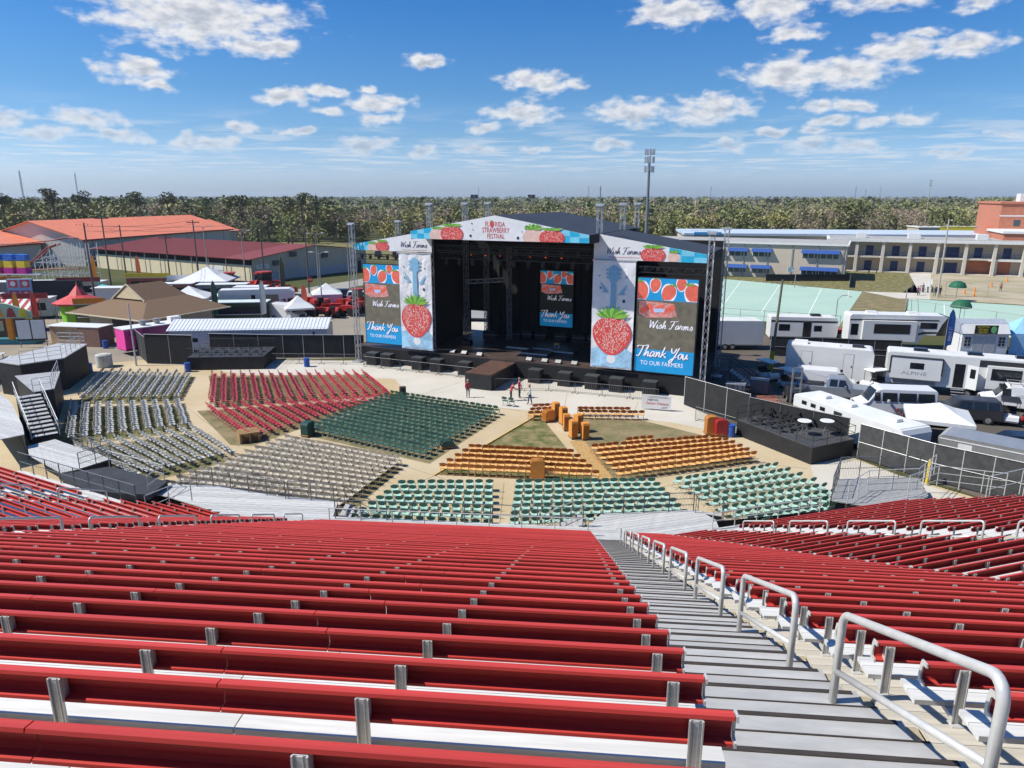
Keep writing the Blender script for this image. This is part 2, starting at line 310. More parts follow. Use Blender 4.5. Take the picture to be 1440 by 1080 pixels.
# grass beds the folding chairs stand on
sheet('lawn_patch', [(-41, 69.5), (-31.4, 68.2), (-28.8, 58.9), (-37.5, 58.6)], -.002, G_LAWN)
sheet('lawn_patch', [(-37.3, 57.6), (-28.4, 57.8), (-24.3, 51.4), (-32.5, 47.5)], -.002, G_LAWN)
sheet('lawn_patch', [(-32.5, 46.2), (-24.0, 51.0), (-18.9, 45.1), (-23.6, 40.4)], -.002, G_LAWN)
sheet('lawn_patch', [(-30.2, 68.6), (-14.6, 69.2), (-10.8, 61.4), (-24.8, 57.3)], -.002, G_DRY)
sheet('lawn_patch', [(-26.2, 56.6), (-11.2, 60.0), (-18.6, 48.0), (-20.2, 48.2)], -.002, G_DRY)
sheet('lawn_patch', [(-15.8, 50.6), (-10.5, 60.2), (-.9, 55.0), (-5.5, 44.5)], -.002, G_DRY)
sheet('lawn_patch', [(-21, 40), (-16.3, 48.4), (-7.2, 43.6), (-9.2, 36.6)], -.002, G_DRY)
sheet('lawn_patch', [(-4.9, 42.6), (2.2, 55.6), (5.2, 41.2)], -.002, G_LAWN)
sheet('lawn_patch', [(5.0, 54.2), (10.2, 54.2), (14.6, 50.0), (16.4, 44.8), (6.2, 41.4), (4.6, 49)], -.002, G_DRY)
KERB = M('yellow painted edge', (.55, .38, .12), .8, 0, .3, 4)
mb = MB(); mb.bar((-4.95, 42.4, .03), (2.25, 55.7, .03), .07); struct(mb.build('painted_edge', KERB))
BOARDW = M('weathered path boards', (.44, .27, .10), .85, 0, .35, 3, stretch=(6, 1, 1))
path = MB()
for k in range(24):
    t0 = k/24; x = 4.45+.95*t0*0+1.1*t0; y = 49.0-7.4*t0; path.rbox(x+.35, y-.15, .012, 1.15, .28, .02, -.12)
struct(path.build('board_path', BOARDW))
sheet('added_pale_pad', [(-16, 84), (-4, 84), (8, 112), (-14, 118)], -.006, G_CONL)  # pale ground added behind the stage to brighten the gap in its back
# slab joints across the tan concrete
mb = MB()
for (a, b) in [((-24, 50.6), (-19.2, 44.4)), ((-20.6, 53.0), (-14.8, 45.6)), ((-9.5, 37.0), (-4.0, 43.5)), ((-7.2, 44.2), (-3.2, 41.0)), ((-.7, 34.2), (-.5, 41.2)), ((5.2, 40.9), (9.4, 41.2)), ((9.2, 40.6), (17.5, 44.2)), ((-30.0, 69), (-25.3, 57)), ((-28, 58.2), (-19.4, 47.8)), ((16.6, 44.6), (19.3, 43.6)), ((-8.6, 61.2), (.8, 56.6)), ((-5, 66), (-8.6, 61.2)), ((5, 62), (4.2, 56)), ((11, 59.4), (9.6, 54.6))]: mb.bar((*a, -.012), (*b, -.012), .018)
struct(mb.build('slab_joints', M('dark slab joint', (.20, .16, .11), .9)))
# far right: ball courts, lawn, path
sheet('ball_court', [(30, 158), (46.5, 154.5), (66.0, 134), (44.6, 96), (27.4, 105)], -.008, G_COURT)
sheet('ball_court', [(69.4, 124), (87, 114), (112, 100), (90, 70), (63.7, 87), (56.9, 101.8)], -.008, G_COURT)
sheet('school_lawn', [(30, 160), (30, 158), (46.5, 155), (66.2, 134.4), (76, 131), (94, 169), (84, 176), (72, 157.5)], -.010, G_LAWN)
sheet('sports_field', [(72, 131.4), (71.6, 123.8), (120, 97), (170, 120), (140, 172), (100, 169.5)], -.010, G_SAND)
sheet('grass_verge', [(66, 134), (76, 131), (69.4, 124), (56.5, 101.8), (50, 90), (43.5, 95.5)], -.010, G_DRY)
sheet('school_path', [(93.8, 169.5), (99.2, 169.5), (72.5, 123), (67.8, 124.5), (66.2, 134.0), (75.4, 131.5)], -.006, G_CONL)
sheet('fair_road', [(-60, 122), (-37, 124), (-31, 142), (-20, 160), (-10, 185), (-20, 190), (-34, 152), (-43, 134), (-64, 131)], -.008, G_ROAD)
sheet('far_field', [(-95, 285), (-20, 290), (-8, 200), (-34, 200), (-70, 215)], -.010, G_LAWN)
LINE = M('white court line', (.72, .74, .70), .8)
mb = MB()
def cl(a, b, w=.12):
    d = np.array(b)-np.array(a); n = np.array([-d[1], d[0]])/np.linalg.norm(d)*w/2
    mb.add([(a[0]+n[0], a[1]+n[1], -.003), (a[0]-n[0], a[1]-n[1], -.003), (b[0]-n[0], b[1]-n[1], -.003), (b[0]+n[0], b[1]+n[1], -.003)], [(0, 1, 2, 3)])
for (a, b) in [((33, 112), (48, 150)), ((38.5, 109), (54, 144)), ((44, 105), (60, 138)), ((33, 112), (44, 105)), ((39, 127), (51, 120)), ((48, 150), (60, 138)), ((65, 106), (78, 98)), ((65, 106), (72, 118)), ((78, 98), (86, 111)), ((72, 118), (86, 111))]: cl(a, b)
struct(mb.build('court_lines', LINE))
# ------------------------------------------------------------ grandstand
PITCH, RISE = .762, .34964
A0 = radians(-5.38)
P0 = np.array([1.1046, 3.0028]); ZL0 = H-2.474; LIP = .81
def zl(i): return ZL0-RISE*i                       # height of the backrest lip of row i
def zt(i): return zl(i)-LIP                        # foot level of row i
DECK = zt(37)
class Facet:
    def __init__(s, ang, piv): s.a = ang; s.e = np.array([cos(ang), sin(ang)]); s.n = np.array([-sin(ang), cos(ang)]); s.p = piv
    def pt(s, i, x, y=0): return s.p+s.n*((i-37)*PITCH+y)+s.e*x
FC = Facet(A0, P0+np.array([-sin(A0), cos(A0)])*37*PITCH)
FR = Facet(A0+radians(22.5), FC.pt(37, 3.6)); FL = Facet(A0-radians(22.5), FC.pt(37, -16.9))
K = .1516
stand = bpy.data.objects.new('grandstand', None); COL.objects.link(stand); struct(stand)
PROF = [(.016, .637), (.024, .68), (.018, .770), (.004, .806), (-.050, .812), (-.056, .793), (-.014, .789), (-.002, .768), (.006, .69), (.0, .659), (-.050, .655), (-.052, .637)]
me_back = MB().prism_x(PROF, 0, 1).mesh('backrest', RED)
me_seat = MB().box(0, 1, .05, .168, .405, .445).box(0, 1, .172, .29, .405, .445).mesh('seat', ALUW)
CAPP = [(.022, .632), (.030, .68), (.024, .770), (.010, .813), (-.056, .818), (-.063, .788), (-.020, .782), (-.008, .76), (.0, .695), (-.006, .667), (-.054, .661), (-.056, .632)]
me_cap = MB().prism_x(CAPP, -.006, .006).mesh('end_cap', ALU)
p_ = MB()
def lean_box(mb, x0, x1, y0, y1, z0, z1, k=.0):       # upright leaning back with the backrest
    a, b = k*(z0-.6), k*(z1-.6); mb.add([(x0,y0+a,z0),(x1,y0+a,z0),(x1,y1+a,z0),(x0,y1+a,z0),(x0,y0+b,z1),(x1,y0+b,z1),(x1,y1+b,z1),(x0,y1+b,z1)], [(0,3,2,1),(4,5,6,7),(0,1,5,4),(1,2,6,5),(2,3,7,6),(3,0,4,7)])
lean_box(p_, -.032, .032, -.060, -.053, .352, .788); lean_box(p_, -.036, -.028, -.072, -.060, .352, .788); lean_box(p_, .028, .036, -.072, -.060, .352, .788); lean_box(p_, -.013, .013, -.066, -.060, .352, .785); lean_box(p_, -.03, .03, -.053, -.006, .64, .78)
p_.box(-.03, .03, -.05, .28, .372, .402); p_.box(-.045, .045, -.105, -.03, .345, .354)
me_post = p_.mesh('post', ALU)
me_foot = MB().box(0, 1, .27, .50, -.035, 0).box(0, 1, .505, .70, -.035, 0).mesh('footboard', TANL)
me_rear = MB().box(0, 1, -.03, .262, -.06, -.022).mesh('rear_board', TAN)
me_rise = MB().box(0, 1, .672, .690, -.35, -.037).mesh('riser', TAN)
def bench(F, i, x0, x1, where, nrow, first_post=None, step=1.69):
    if x1-x0 < .25: return
    q = F.pt(i, x0); L = x1-x0
    b = thing('bleacher_bench', 'red bench, %s row up from the front, %s' % (ordw(nrow), where), 'bench', (q[0]+F.n[0]*random.uniform(-.006, .006), q[1]+F.n[1]*random.uniform(-.006, .006), zt(i)+random.uniform(-.004, .004)), F.a+random.uniform(-.0005, .0005), 'red bleacher benches')
    cuts = [0.]
    if L > 8: cuts += [L*(.24+.05*(i % 3)), L*(.52+.05*((i+1) % 3)), L*(.80-.03*(i % 2))]
    cuts += [L]
    for a, c in zip(cuts[:-1], cuts[1:]):
        put(me_back, 'backrest', b, (a+.004, 0, 0), 0, (c-a-.008, 1, 1)); put(me_seat, 'seat', b, (a+.004, 0, 0), 0, (c-a-.008, 1, 1))
    xs = []; x = L-.19 if first_post is None else first_post
    while x > .05: xs.append(x); x -= step
    if L > .5 and xs and xs[-1] > .5: xs.append(.19)
    for x in xs: put(me_post, 'post', b, (x, 0, 0))
    put(me_cap, 'end_cap', b, (-.008, 0, 0)); put(me_cap, 'end_cap', b, (L+.008, 0, 0))
def tier(F, i, x0, x1):
    if x1-x0 < .2: return
    q = F.pt(i, x0)
    for me, n in ((me_foot, 'footboard'), (me_rear, 'rear_board'), (me_rise, 'riser')):
        put(me, n, stand, (q[0], q[1], zt(i)), F.a, (x1-x0, 1, 1))
W = dict(C='wide middle section', C2='narrow wedge right of the near aisle', R1='right wedge before the second handrails', R2='far right section beyond the handrails',
         S='slim wedge left of the middle section', L1='left wedge behind the handrails', L2='far left section beside the platform')
for i in range(-3, 38):
    bench(FC, i, -13.3, 0, W['C'], 38-i); tier(FC, i, -13.3, .03)
    x1 = 3.6+(37-i)*K-.03
    if i >= -1:
        bench(FC, i, 1.68, x1, W['C2'], 38-i, first_post=(x1-1.68-.16) if x1 < 4.5 else None); tier(FC, i, 1.67, x1+.03)
    xs = -16.9-(37-i)*K+.03
    if i >= 6: bench(FC, i, xs, -15.0, W['S'], 38-i); tier(FC, i, xs-.03, -14.96)
    if 6 <= i <= 36:
        bench(FR, i, -(37-i)*K+.04, 1.65, W['R1'], 37-i); tier(FR, i, -(37-i)*K+.01, 1.69)
    if 12 <= i <= 36:
        bench(FR, i, 3.4, 13.5, W['R2'], 37-i); tier(FR, i, 3.36, 13.5)
    if 8 <= i <= 35:
        bench(FL, i, -2.95, (37-i)*K-.04, W['L1'], 36-i); tier(FL, i, -2.99, (37-i)*K-.01)
    if 14 <= i <= 30:
        bench(FL, i, -13.0, -4.6, W['L2'], 31-i); tier(FL, i, -13.0, -4.56)
# stair aisles: two steps to each row
STRIPM = M('dark brown tread nosing', (.045, .036, .03), .7, 0, .4, 5, stretch=(1, 6, 6))  # dark strips laid on the tread edges for the bands between boards
def aisle(F, xa, xb, i0, i1):
    w_ = xb-xa
    st = MB().box(0, w_, 0, .372, -.04, 0).mesh('stair_tread', ALUD)
    st2 = MB().box(0, w_, .012, .372, -.035, 0).mesh('stair_tread', ALUD)
    rs = MB().box(.03, w_-.03, 0, .012, -.20, -.045).mesh('stair_riser', DARK)  # dark board standing in for the shade of an open riser
    n1 = MB().box(.0, w_*.97, 0, .042, 0, .006).mesh('edge_strip', STRIPM); n2 = MB().box(.0, w_*.995, 0, .014, 0, .005).mesh('edge_strip', STRIPM)
    rs2 = MB().box(.0, w_, 0, .012, -.175, -.052).mesh('stair_riser', ALUD)
    for i in range(i0, i1+1):
        q = F.pt(i, xa, .335); put(st, 'stair_tread', stand, (q[0], q[1], zt(i)), F.a)
        q = F.pt(i, xa, .661); put(n1, 'edge_strip', stand, (q[0], q[1], zt(i)+.001), F.a)
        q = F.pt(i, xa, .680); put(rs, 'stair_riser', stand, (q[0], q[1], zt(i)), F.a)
        if i < 37:
            q = F.pt(i, xa, .712); put(st2, 'stair_tread', stand, (q[0], q[1], zt(i)-.19), F.a)
            q = F.pt(i, xa, 1.066); put(n2, 'edge_strip', stand, (q[0], q[1], zt(i)-.189), F.a)
            q = F.pt(i, xa, 1.05); put(rs2, 'stair_riser', stand, (q[0], q[1], zt(i)-.19), F.a)
aisle(FC, .06, 1.56, -3, 37); aisle(FC, -14.94, -13.34, 4, 37); aisle(FR, 1.72, 3.34, 8, 36); aisle(FL, -4.54, -3.01, 14, 35)
me_edge = MB().box(0, .10, -.06, .705, -.09, -.045).mesh('edge_board', TAN)
for i in range(-1, 38):
    q = FC.pt(i, 1.565); put(me_edge, 'edge_board', stand, (q[0], q[1], zt(i)), FC.a)
# dark sloping slab under the tiers, its colour standing in for the shade there
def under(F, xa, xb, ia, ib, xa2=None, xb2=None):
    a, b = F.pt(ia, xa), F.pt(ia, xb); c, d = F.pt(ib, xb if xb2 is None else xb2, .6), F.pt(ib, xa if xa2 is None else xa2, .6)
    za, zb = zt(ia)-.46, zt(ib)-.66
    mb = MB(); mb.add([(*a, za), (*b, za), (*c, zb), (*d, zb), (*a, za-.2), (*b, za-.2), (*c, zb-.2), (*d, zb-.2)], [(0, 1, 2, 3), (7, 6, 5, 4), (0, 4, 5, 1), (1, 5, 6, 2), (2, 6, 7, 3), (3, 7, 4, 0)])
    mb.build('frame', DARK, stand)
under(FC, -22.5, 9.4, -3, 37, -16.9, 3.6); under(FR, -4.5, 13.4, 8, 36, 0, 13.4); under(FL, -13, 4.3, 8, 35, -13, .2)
# handrails in the aisles
def handrail(F, x, ia, ib, label):
    y0 = ia*PITCH; pa = F.pt(ia, x); L = (ib-ia)*PITCH; dz = -(ib-ia)*RISE
    t = thing('handrail', label, 'handrail', (pa[0], pa[1], zt(ia)-.06), F.a, 'aisle handrails')
    hgt = 1.12; r = .13
    sl = dz/L; pts = [(0, 0, -.1), (0, 0, hgt-r*1.3)]
    for k in range(1, 6):
        a = pi/2*k/6; pts.append((0, r*(1-cos(a)), hgt-r*1.3+r*1.3*sin(a)+sl*r*(1-cos(a))))
    pts.append((0, r, hgt+sl*r))
    pts.append((0, L-r*.7, hgt+sl*(L-r*.7)))
    e0 = np.array(pts[-1])
    for k in range(1, 6):
        a = pi/2*k/6; pts.append((0, L-r*.7*(1-sin(a)), hgt+dz-r*.7*(1-cos(a))*1.1+sl*0-(-sl*r*.7)*(1-sin(a))*-1))
    pts += [(0, L, hgt+dz-r*.9), (0, L, dz-.1)]
    MB().tube(pts, .032, 10).build('rail', RAILM, t, smooth=True)
    MB().tube([(0, .0, .60), (0, L, .60+dz)], .027, 8).build('middle_rail', RAILM, t, smooth=True)
    f = MB(); f.lathe([(.07, -.005), (.07, .012), (.045, .016)], 0, 0, 12); f.lathe([(.07, dz-.005), (.07, dz+.012), (.045, dz+.016)], 0, L, 12); f.build('base_plate', RAILM, t)
for k in range(0, 10):
    if 4*k+2.75 < 38: handrail(FC, 1.32, 4*k+.16, 4*k+2.74, '%s silver handrail loop down the near stair aisle' % ordw(k+1))
for k in range(0, 8): handrail(FC, -14.1, 6+4*k, 6+4*k+2.72, '%s silver handrail loop from the top, aisle left of the middle section' % ordw(k+1))
for k in range(0, 7): handrail(FR, 2.9, 8+4*k, 8+4*k+2.72, '%s pale handrail loop from the top in the right hand aisle' % ordw(k+1))
for k in range(0, 4): handrail(FL, -3.6, 16+4*k, 16+4*k+2.72, '%s silver handrail loop from the top in the far left aisle' % ordw(k+1))
# ------------------------------------------------------------ concourse deck in front of the first row
PLANK = M('grey deck plank', (.52, .51, .48), .55, .15, .22, 2.0, stretch=(1, 8, 8), rnd=.12)
deck = bpy.data.objects.new('concourse_deck', None); COL.objects.link(deck); struct(deck)
def planks(poly, ang, z, wdt=.26, gap=.014, mat=PLANK, parent=None, th=.05):
    P = np.array(poly, float); c, s = cos(-ang), sin(-ang)
    Q = np.stack([c*P[:, 0]-s*P[:, 1], s*P[:, 0]+c*P[:, 1]], 1)
    def cross(y):
        xs = []
        for k in range(len(Q)):
            a, b = Q[k], Q[(k+1) % len(Q)]
            if (a[1]-y)*(b[1]-y) < 0: xs.append(a[0]+(b[0]-a[0])*(y-a[1])/(b[1]-a[1]))
        return sorted(xs)
    y = Q[:, 1].min()+.002
    while y < Q[:, 1].max()-.02:
        y1 = min(y+wdt, Q[:, 1].max()-.004); lo, hi, md = cross(y+gap), cross(y1), cross((y+y1)/2)
        sets = (lo, hi) if len(lo) == len(hi) and lo else (md, md)
        for k in range(0, len(sets[0])-1, 2):
            a, b, c, d = sets[0][k], sets[0][k+1], sets[1][k+1], sets[1][k]
            if max(b-a, c-d) < .1: continue
            x0, y0 = cos(ang)*a-sin(ang)*y, sin(ang)*a+cos(ang)*y
            put(MB().prism([(0, gap), (b-a, gap), (c-a, y1-y), (d-a, y1-y)], -th, 0).mesh('deck_plank', mat), 'deck_plank', parent or deck, (x0, y0, z+random.uniform(-.003, .003)), ang)
        y += wdt
aC = FC.a
fc = lambda x, y=.72: tuple(FC.pt(37, x, y))
planks([fc(-16.9), fc(3.7), (5.0, 33.0), (3.75, 33.2), (-9.4, 34.3), (-9.6, 36.4), (-12.5, 36.8), (-17.3, 38.5), (-19.3, 36.9)], aC, DECK)
planks([(3.4, 31.75), (5.0, 31.7), tuple(FR.pt(37, 3.2, .1)), (10.6, 34.0), (9.9, 35.2), (7, 34.9), (4.75, 34.7), (3.9, 33.3)], FR.a, DECK-.012)
planks([tuple(FR.pt(37, .6, -.1)), tuple(FR.pt(37, 13.5, -.1)), tuple(FR.pt(37, 13.5, 1.3)), tuple(FR.pt(37, 3.2, 1.3))], FR.a, DECK-.02, .3)
planks([(17.6, 36.3), (19.3, 39.4), (24.3, 39.7), (23.3, 36.8), (20, 35.2)], FR.a, DECK+.03, mat=M('dark grey deck plank', (.30, .30, .29), .6, .1, .25, 2.0, stretch=(1, 8, 8), rnd=.12))
planks([(-19.3, 36.9), (-17.3, 38.5), (-20.6, 38.7), (-21.5, 37.8)], FL.a, DECK-.012)
planks([tuple(FL.pt(31, -13, -.05)), tuple(FL.pt(31, -3.2, -.05)), tuple(FL.pt(31, -3.2, 1.0)), tuple(FL.pt(31, -13, 1.0))], FL.a, zt(31)+.02, .26)
planks([(-32.6, 45.2), (-31.6, 46.6), (-29.5, 45.2), (-25.6, 42.9), (-26.8, 40.9), (-27.4, 40.4), (-31.3, 43.4)], FL.a, 1.0, .26)
planks([(-40.8, 54.8), (-38.3, 52.3), (-33.9, 46.9), (-32.5, 45.0), (-33.8, 43.6), (-42.5, 53.0)], FL.a, 1.9, .3)
skirt = MB()
def wall(mb, pts, z0, z1, th=.04):
    for a, b in zip(pts[:-1], pts[1:]):
        d = hypot(b[0]-a[0], b[1]-a[1]); mb.rbox((a[0]+b[0])/2, (a[1]+b[1])/2, (z0+z1)/2, d, th, z1-z0, atan2(b[1]-a[1], b[0]-a[0]))
wall(skirt, [(-20.6, 38.6), (-17.3, 38.42), (-12.5, 36.72), (-9.65, 36.3), (-9.45, 34.2), (3.75, 33.1), (4.75, 34.6), (7, 34.8), (9.9, 35.1), (10.7, 33.9), tuple(FR.pt(37, 13.4, 1.25))], 0, DECK-.07)
wall(skirt, [(17.6, 36.4), (19.3, 39.35), (24.3, 39.65), (23.3, 36.9)], 0, DECK-.04)
skirt.build('deck_skirt', BLKP, deck)
# guard rails along the front of the deck
def guard(pts, z, label, hgt=1.05, mat=RAILD, post=1.25, mesh=False, mids=1, fz=None):
    t = thing('guard_rail', label, 'railing', (pts[0][0], pts[0][1], z), 0, 'deck guard rails')
    o = np.array(pts[0]); Q = [np.array(p)-o for p in pts]; top = MB()
    top.tube([(p[0], p[1], hgt) for p in Q], .024, 6); top.build('top_rail', RAILM if mat is RAILM else mat, t)
    for k in range(mids):
        m_ = MB(); m_.tube([(p[0], p[1], hgt*(k+1)/(mids+1)) for p in Q], .018, 6); m_.build('middle_rail', mat, t)
    for a, b in zip(Q[:-1], Q[1:]):
        L = np.linalg.norm(b-a); n = max(1, int(round(L/post)))
        for k in range(n+1 if b is Q[-1] else n):
            p = a+(b-a)*k/n; MB().bar((p[0], p[1], 0), (p[0], p[1], hgt), .028, 6).build('post', mat, t)
    if mesh:
        f = MB()
        for a, b in zip(Q[:-1], Q[1:]):
            L = np.linalg.norm(b-a); n = int(L/.16)
            for k in range(n):
                for sgn in (0, 1):
                    p, q = a+(b-a)*k/n, a+(b-a)*min(1, (k+ (hgt-.1)/.16*0+2)/n)
                    f.bar((p[0], p[1], .08 if sgn else hgt-.04), (q[0], q[1], hgt-.04 if sgn else .08), .004, 3)
        stuff(f.build('wire_mesh', mat, t))
    return t
guard([(-19.2, 38.4), (-17.3, 38.35), (-12.6, 36.65)], DECK, 'dark guard rail along the left bulge of the front deck, behind the beige chairs', mids=2, mesh=True)
guard([(-12.4, 36.6), (-9.8, 36.2)], DECK, 'short dark guard rail beside the left deck stairs, behind the beige chairs', mids=2)
guard([(-9.2, 34.1), (-1.1, 33.5)], DECK, 'dark guard rail of the front deck behind the left block of mint chairs', mids=1)
guard([(-1.0, 33.5), (3.6, 33.1)], DECK, 'dark guard rail of the front deck behind the middle mint chairs, by the mesh gate', mids=1)
guard([(4.8, 34.6), (7, 34.8), (9.7, 35.05)], DECK, 'dark guard rail round the right bulge of the front deck', mids=2, mesh=True)
guard([tuple(FR.pt(37, 3.3, 1.25)), tuple(FR.pt(37, 9.8, 1.25))], DECK, 'pale low rail of the front deck behind the right block of mint chairs', hgt=.85, mat=RAILM)
guard([fc(-13.2, 1.0), fc(-.1, 1.0)], DECK, 'silver rail in front of the first bench row, middle section', hgt=.95, mat=RAILM, post=1.6, mids=0)
guard([(17.7, 36.5), (19.35, 39.3), (24.2, 39.6)], DECK+.03, 'mesh guard rail round the right wheelchair deck', hgt=1.4, mesh=True, mat=RAILD)
guard([(18.3, 35.9), (20.2, 37.6), (23.2, 37.9), (25.5, 40.2)], DECK+.03, 'silver ramp rail zigzagging across the right wheelchair deck', hgt=1.25, mat=RAILM, mids=2)
guard([(22.0, 36.7), (24.5, 38.2), (27.6, 37.0)], DECK+.03, 'pale ramp rail near the chain link fence at right', hgt=1.3, mat=RAILM, mids=2)
guard([(25.3, 35.2), (30.5, 37.4)], DECK+.4, 'pale rail above the far right benches', hgt=1.5, mat=RAILM, mids=1, post=2.4)
# stairs from the deck down to the arena floor
def steps(x, y, rz, n, wdt, z0, label, rails=True, mat=ALUD):
    t = thing('stairs', label, 'stairs', (x, y, 0), rz)
    for k in range(n):
        z = z0*(1-(k+.0)/n); MB().box(-wdt/2, wdt/2, .28*k, .28*k+.27, z-.04-z0/n*0, z).build('step', mat, t)
    s = MB(); L = .28*n
    for sx in (-1, 1): s.add([(sx*wdt/2, 0, z0-.05), (sx*wdt/2, L, .02), (sx*wdt/2, L, -.0), (sx*wdt/2, 0, z0-.3), (sx*(wdt/2+.03), 0, z0-.05), (sx*(wdt/2+.03), L, .02), (sx*(wdt/2+.03), L, 0), (sx*(wdt/2+.03), 0, z0-.3)], [(0, 1, 2, 3), (7, 6, 5, 4), (0, 4, 5, 1), (1, 5, 6, 2), (2, 6, 7, 3), (3, 7, 4, 0)])
    s.build('stringer', GREYM, t)
    if rails:
        for sx in (-1, 1):
            r = MB(); X = sx*(wdt/2+.03)
            r.tube([(X, -.05, z0), (X, -.05, z0+1.0), (X, L, 1.0), (X, L, 0)], .024, 6); r.tube([(X, 0, z0+.5), (X, L, .5)], .018, 6); r.build('hand_rail', RAILD, t)
    return t
steps(-9.1, 35.2, radians(-90), 6, 1.5, DECK, 'metal stairs with dark rails going down beside the left mint chairs')
steps(3.7, 33.9, radians(90), 7, 1.3, DECK, 'metal stairs with silver rails in front of the middle mint chairs')
steps(10.4, 34.6, radians(-20), 6, 1.3, DECK, 'dark metal stairs at the left corner of the right mint chairs')
# ------------------------------------------------------------ folding chairs
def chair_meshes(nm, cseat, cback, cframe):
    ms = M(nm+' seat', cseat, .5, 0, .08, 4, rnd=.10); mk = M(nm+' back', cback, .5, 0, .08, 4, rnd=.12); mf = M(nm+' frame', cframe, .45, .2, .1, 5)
    s = MB(); s.add([(-.215, -.20, .445), (.215, -.20, .445), (.225, .10, .455), (.17, .215, .44), (-.17, .215, .44), (-.225, .10, .455), (0, 0, .432)], [(0, 1, 6), (1, 2, 6), (2, 3, 6), (3, 4, 6), (4, 5, 6), (5, 0, 6)])
    s.add([(-.215, -.20, .42), (.215, -.20, .42), (.225, .10, .43), (.17, .215, .415), (-.17, .215, .415), (-.225, .10, .43)], [(5, 4, 3, 2, 1, 0)])
    for a in range(6): b = (a+1) % 6; s.f.append((7+a, 7+b, b, a)); s.m.append(0)
    k = MB(); n = 12; ring = []
    for j in range(n):
        t = 2*pi*j/n; x = .232*abs(cos(t))**.9*(1 if cos(t) > 0 else -1); z = .135*abs(sin(t))**.95*(1 if sin(t) > 0 else -1); ring.append((x, z))
    vs = [(x, -.240-.016*(z/.125)+.02*(x/.23)**2, .735+z) for x, z in ring]+[(x, -.260-.016*(z/.125)+.02*(x/.23)**2, .735+z) for x, z in ring]
    k.add(vs, [tuple(range(n-1, -1, -1)), tuple(range(n, 2*n))]+[(j, (j+1) % n, (j+1) % n+n, j+n) for j in range(n)])
    f = MB()
    for sx in (-1, 1):
        f.bar((sx*.225, -.285, .86), (sx*.225, .205, 0), .0125, 4); f.bar((sx*.205, .10, .43), (sx*.205, -.255, 0), .0125, 4)
    f.bar((-.225, .14, .13), (.225, .14, .13), .009, 4); f.bar((-.205, -.20, .07), (.205, -.20, .07), .009, 4)
    return s.mesh('seat', ms), k.mesh('backrest', mk), f.mesh('frame', mf), (ms, mk, mf), (s, k, f)
CH = {'mint': chair_meshes('mint', (.37, .55, .45), (.095, .25, .185), (.42, .44, .40)),  # mint and orange backs darker than their seats: shade put into the colour
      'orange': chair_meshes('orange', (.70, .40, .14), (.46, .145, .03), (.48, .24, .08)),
      'dark green': chair_meshes('dark green', (.062, .135, .10), (.055, .125, .095), (.09, .13, .12)),
      'beige': chair_meshes('beige', (.52, .46, .36), (.48, .42, .33), (.07, .06, .055)),
      'red': chair_meshes('red', (.50, .055, .075), (.50, .055, .075), (.33, .06, .07)),
      'white': chair_meshes('white', (.45, .44, .40), (.40, .39, .35), (.25, .26, .26))}
JOIN = {}
for k_, (a, b, c, mm, mbs) in CH.items():
    J = MB()
    for q, mb in enumerate(mbs): J.mat(q).add(mb.v, mb.f)
    JOIN[k_] = (J.mesh('folding_chair', list(mm)), J)
def lerp(a, b, t): return (a[0]+(b[0]-a[0])*t, a[1]+(b[1]-a[1])*t)
def rows_quad(fl, fr, br, bl, n, spc):
    """rows from the stage side (front) to the back; left to right seen from the grandstand"""
    out = []
    for r in range(n):
        t = r/(n-1) if n > 1 else 0; a, b = lerp(fl, bl, t), lerp(fr, br, t); L = hypot(b[0]-a[0], b[1]-a[1]); m = int(L/spc)+1
        out.append([(lerp(a, b, (q+.5)/m), atan2(b[1]-a[1], b[0]-a[0])) for q in range(m)])
    return out
def place(kind, block, rows, parts=True, limit=None, flip=0., rowword='row from the stage', seat='from the left'):
    L = []
    for r, row in enumerate(rows):
        for q, ((x, y), a) in enumerate(row): L.append((x+random.gauss(0, .02), y+random.gauss(0, .025), a+flip+random.gauss(0, .06), r, q))
    keep = L; rest = []
    if limit is not None and len(L) > limit:
        S = sorted(L, key=lambda c: hypot(c[0], c[1])); keep, rest = S[:limit], S[limit:]
    ms, mk, mf, mm, mbs = CH[kind]
    for (x, y, a, r, q) in keep:
        lab = '%s chair, %s %s, %s %s, %s' % (kind, ordw(q+1), seat, ordw(r+1), rowword, block)
        if parts:
            t = thing(kind.replace(' ', '_')+'_folding_chair', lab, 'chair', (x, y, 0), a, kind+' folding chairs')
            put(ms, 'seat', t); put(mk, 'backrest', t); put(mf, 'frame', t)
        else:
            tag(put(JOIN[kind][0], kind+'_folding_chair', None, (x, y, 0), a), lab, 'chair', kind+' folding chairs')
    return rest
# blocks seen over the front deck
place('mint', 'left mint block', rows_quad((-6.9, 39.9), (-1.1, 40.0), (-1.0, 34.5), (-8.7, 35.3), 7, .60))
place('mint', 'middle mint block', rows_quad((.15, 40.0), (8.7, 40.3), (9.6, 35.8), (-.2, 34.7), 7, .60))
rr = []
for k, (l, r) in enumerate(zip([(9.8, 40.3), (10.1, 39.5), (10.5, 38.7), (10.8, 37.9), (11.1, 37.1), (11.4, 36.3), (11.9, 35.6), (12.4, 35.0), (13.0, 34.55)],
                               [(17.0, 42.9), (17.5, 42.0), (17.9, 41.2), (18.4, 40.4), (18.7, 39.5), (18.9, 38.7), (18.5, 37.8), (18.1, 36.9), (17.6, 36.2)])):
    L_ = hypot(r[0]-l[0], r[1]-l[1]); m = int(L_/.58); rr.append([(lerp(l, r, (q+.5)/m), atan2(r[1]-l[1], r[0]-l[0])) for q in range(m)])
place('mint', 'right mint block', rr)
place('orange', 'left orange block', rows_quad((-2.9, 46.3), (4.2, 45.3), (5.4, 41.5), (-4.6, 42.7), 5, .47))
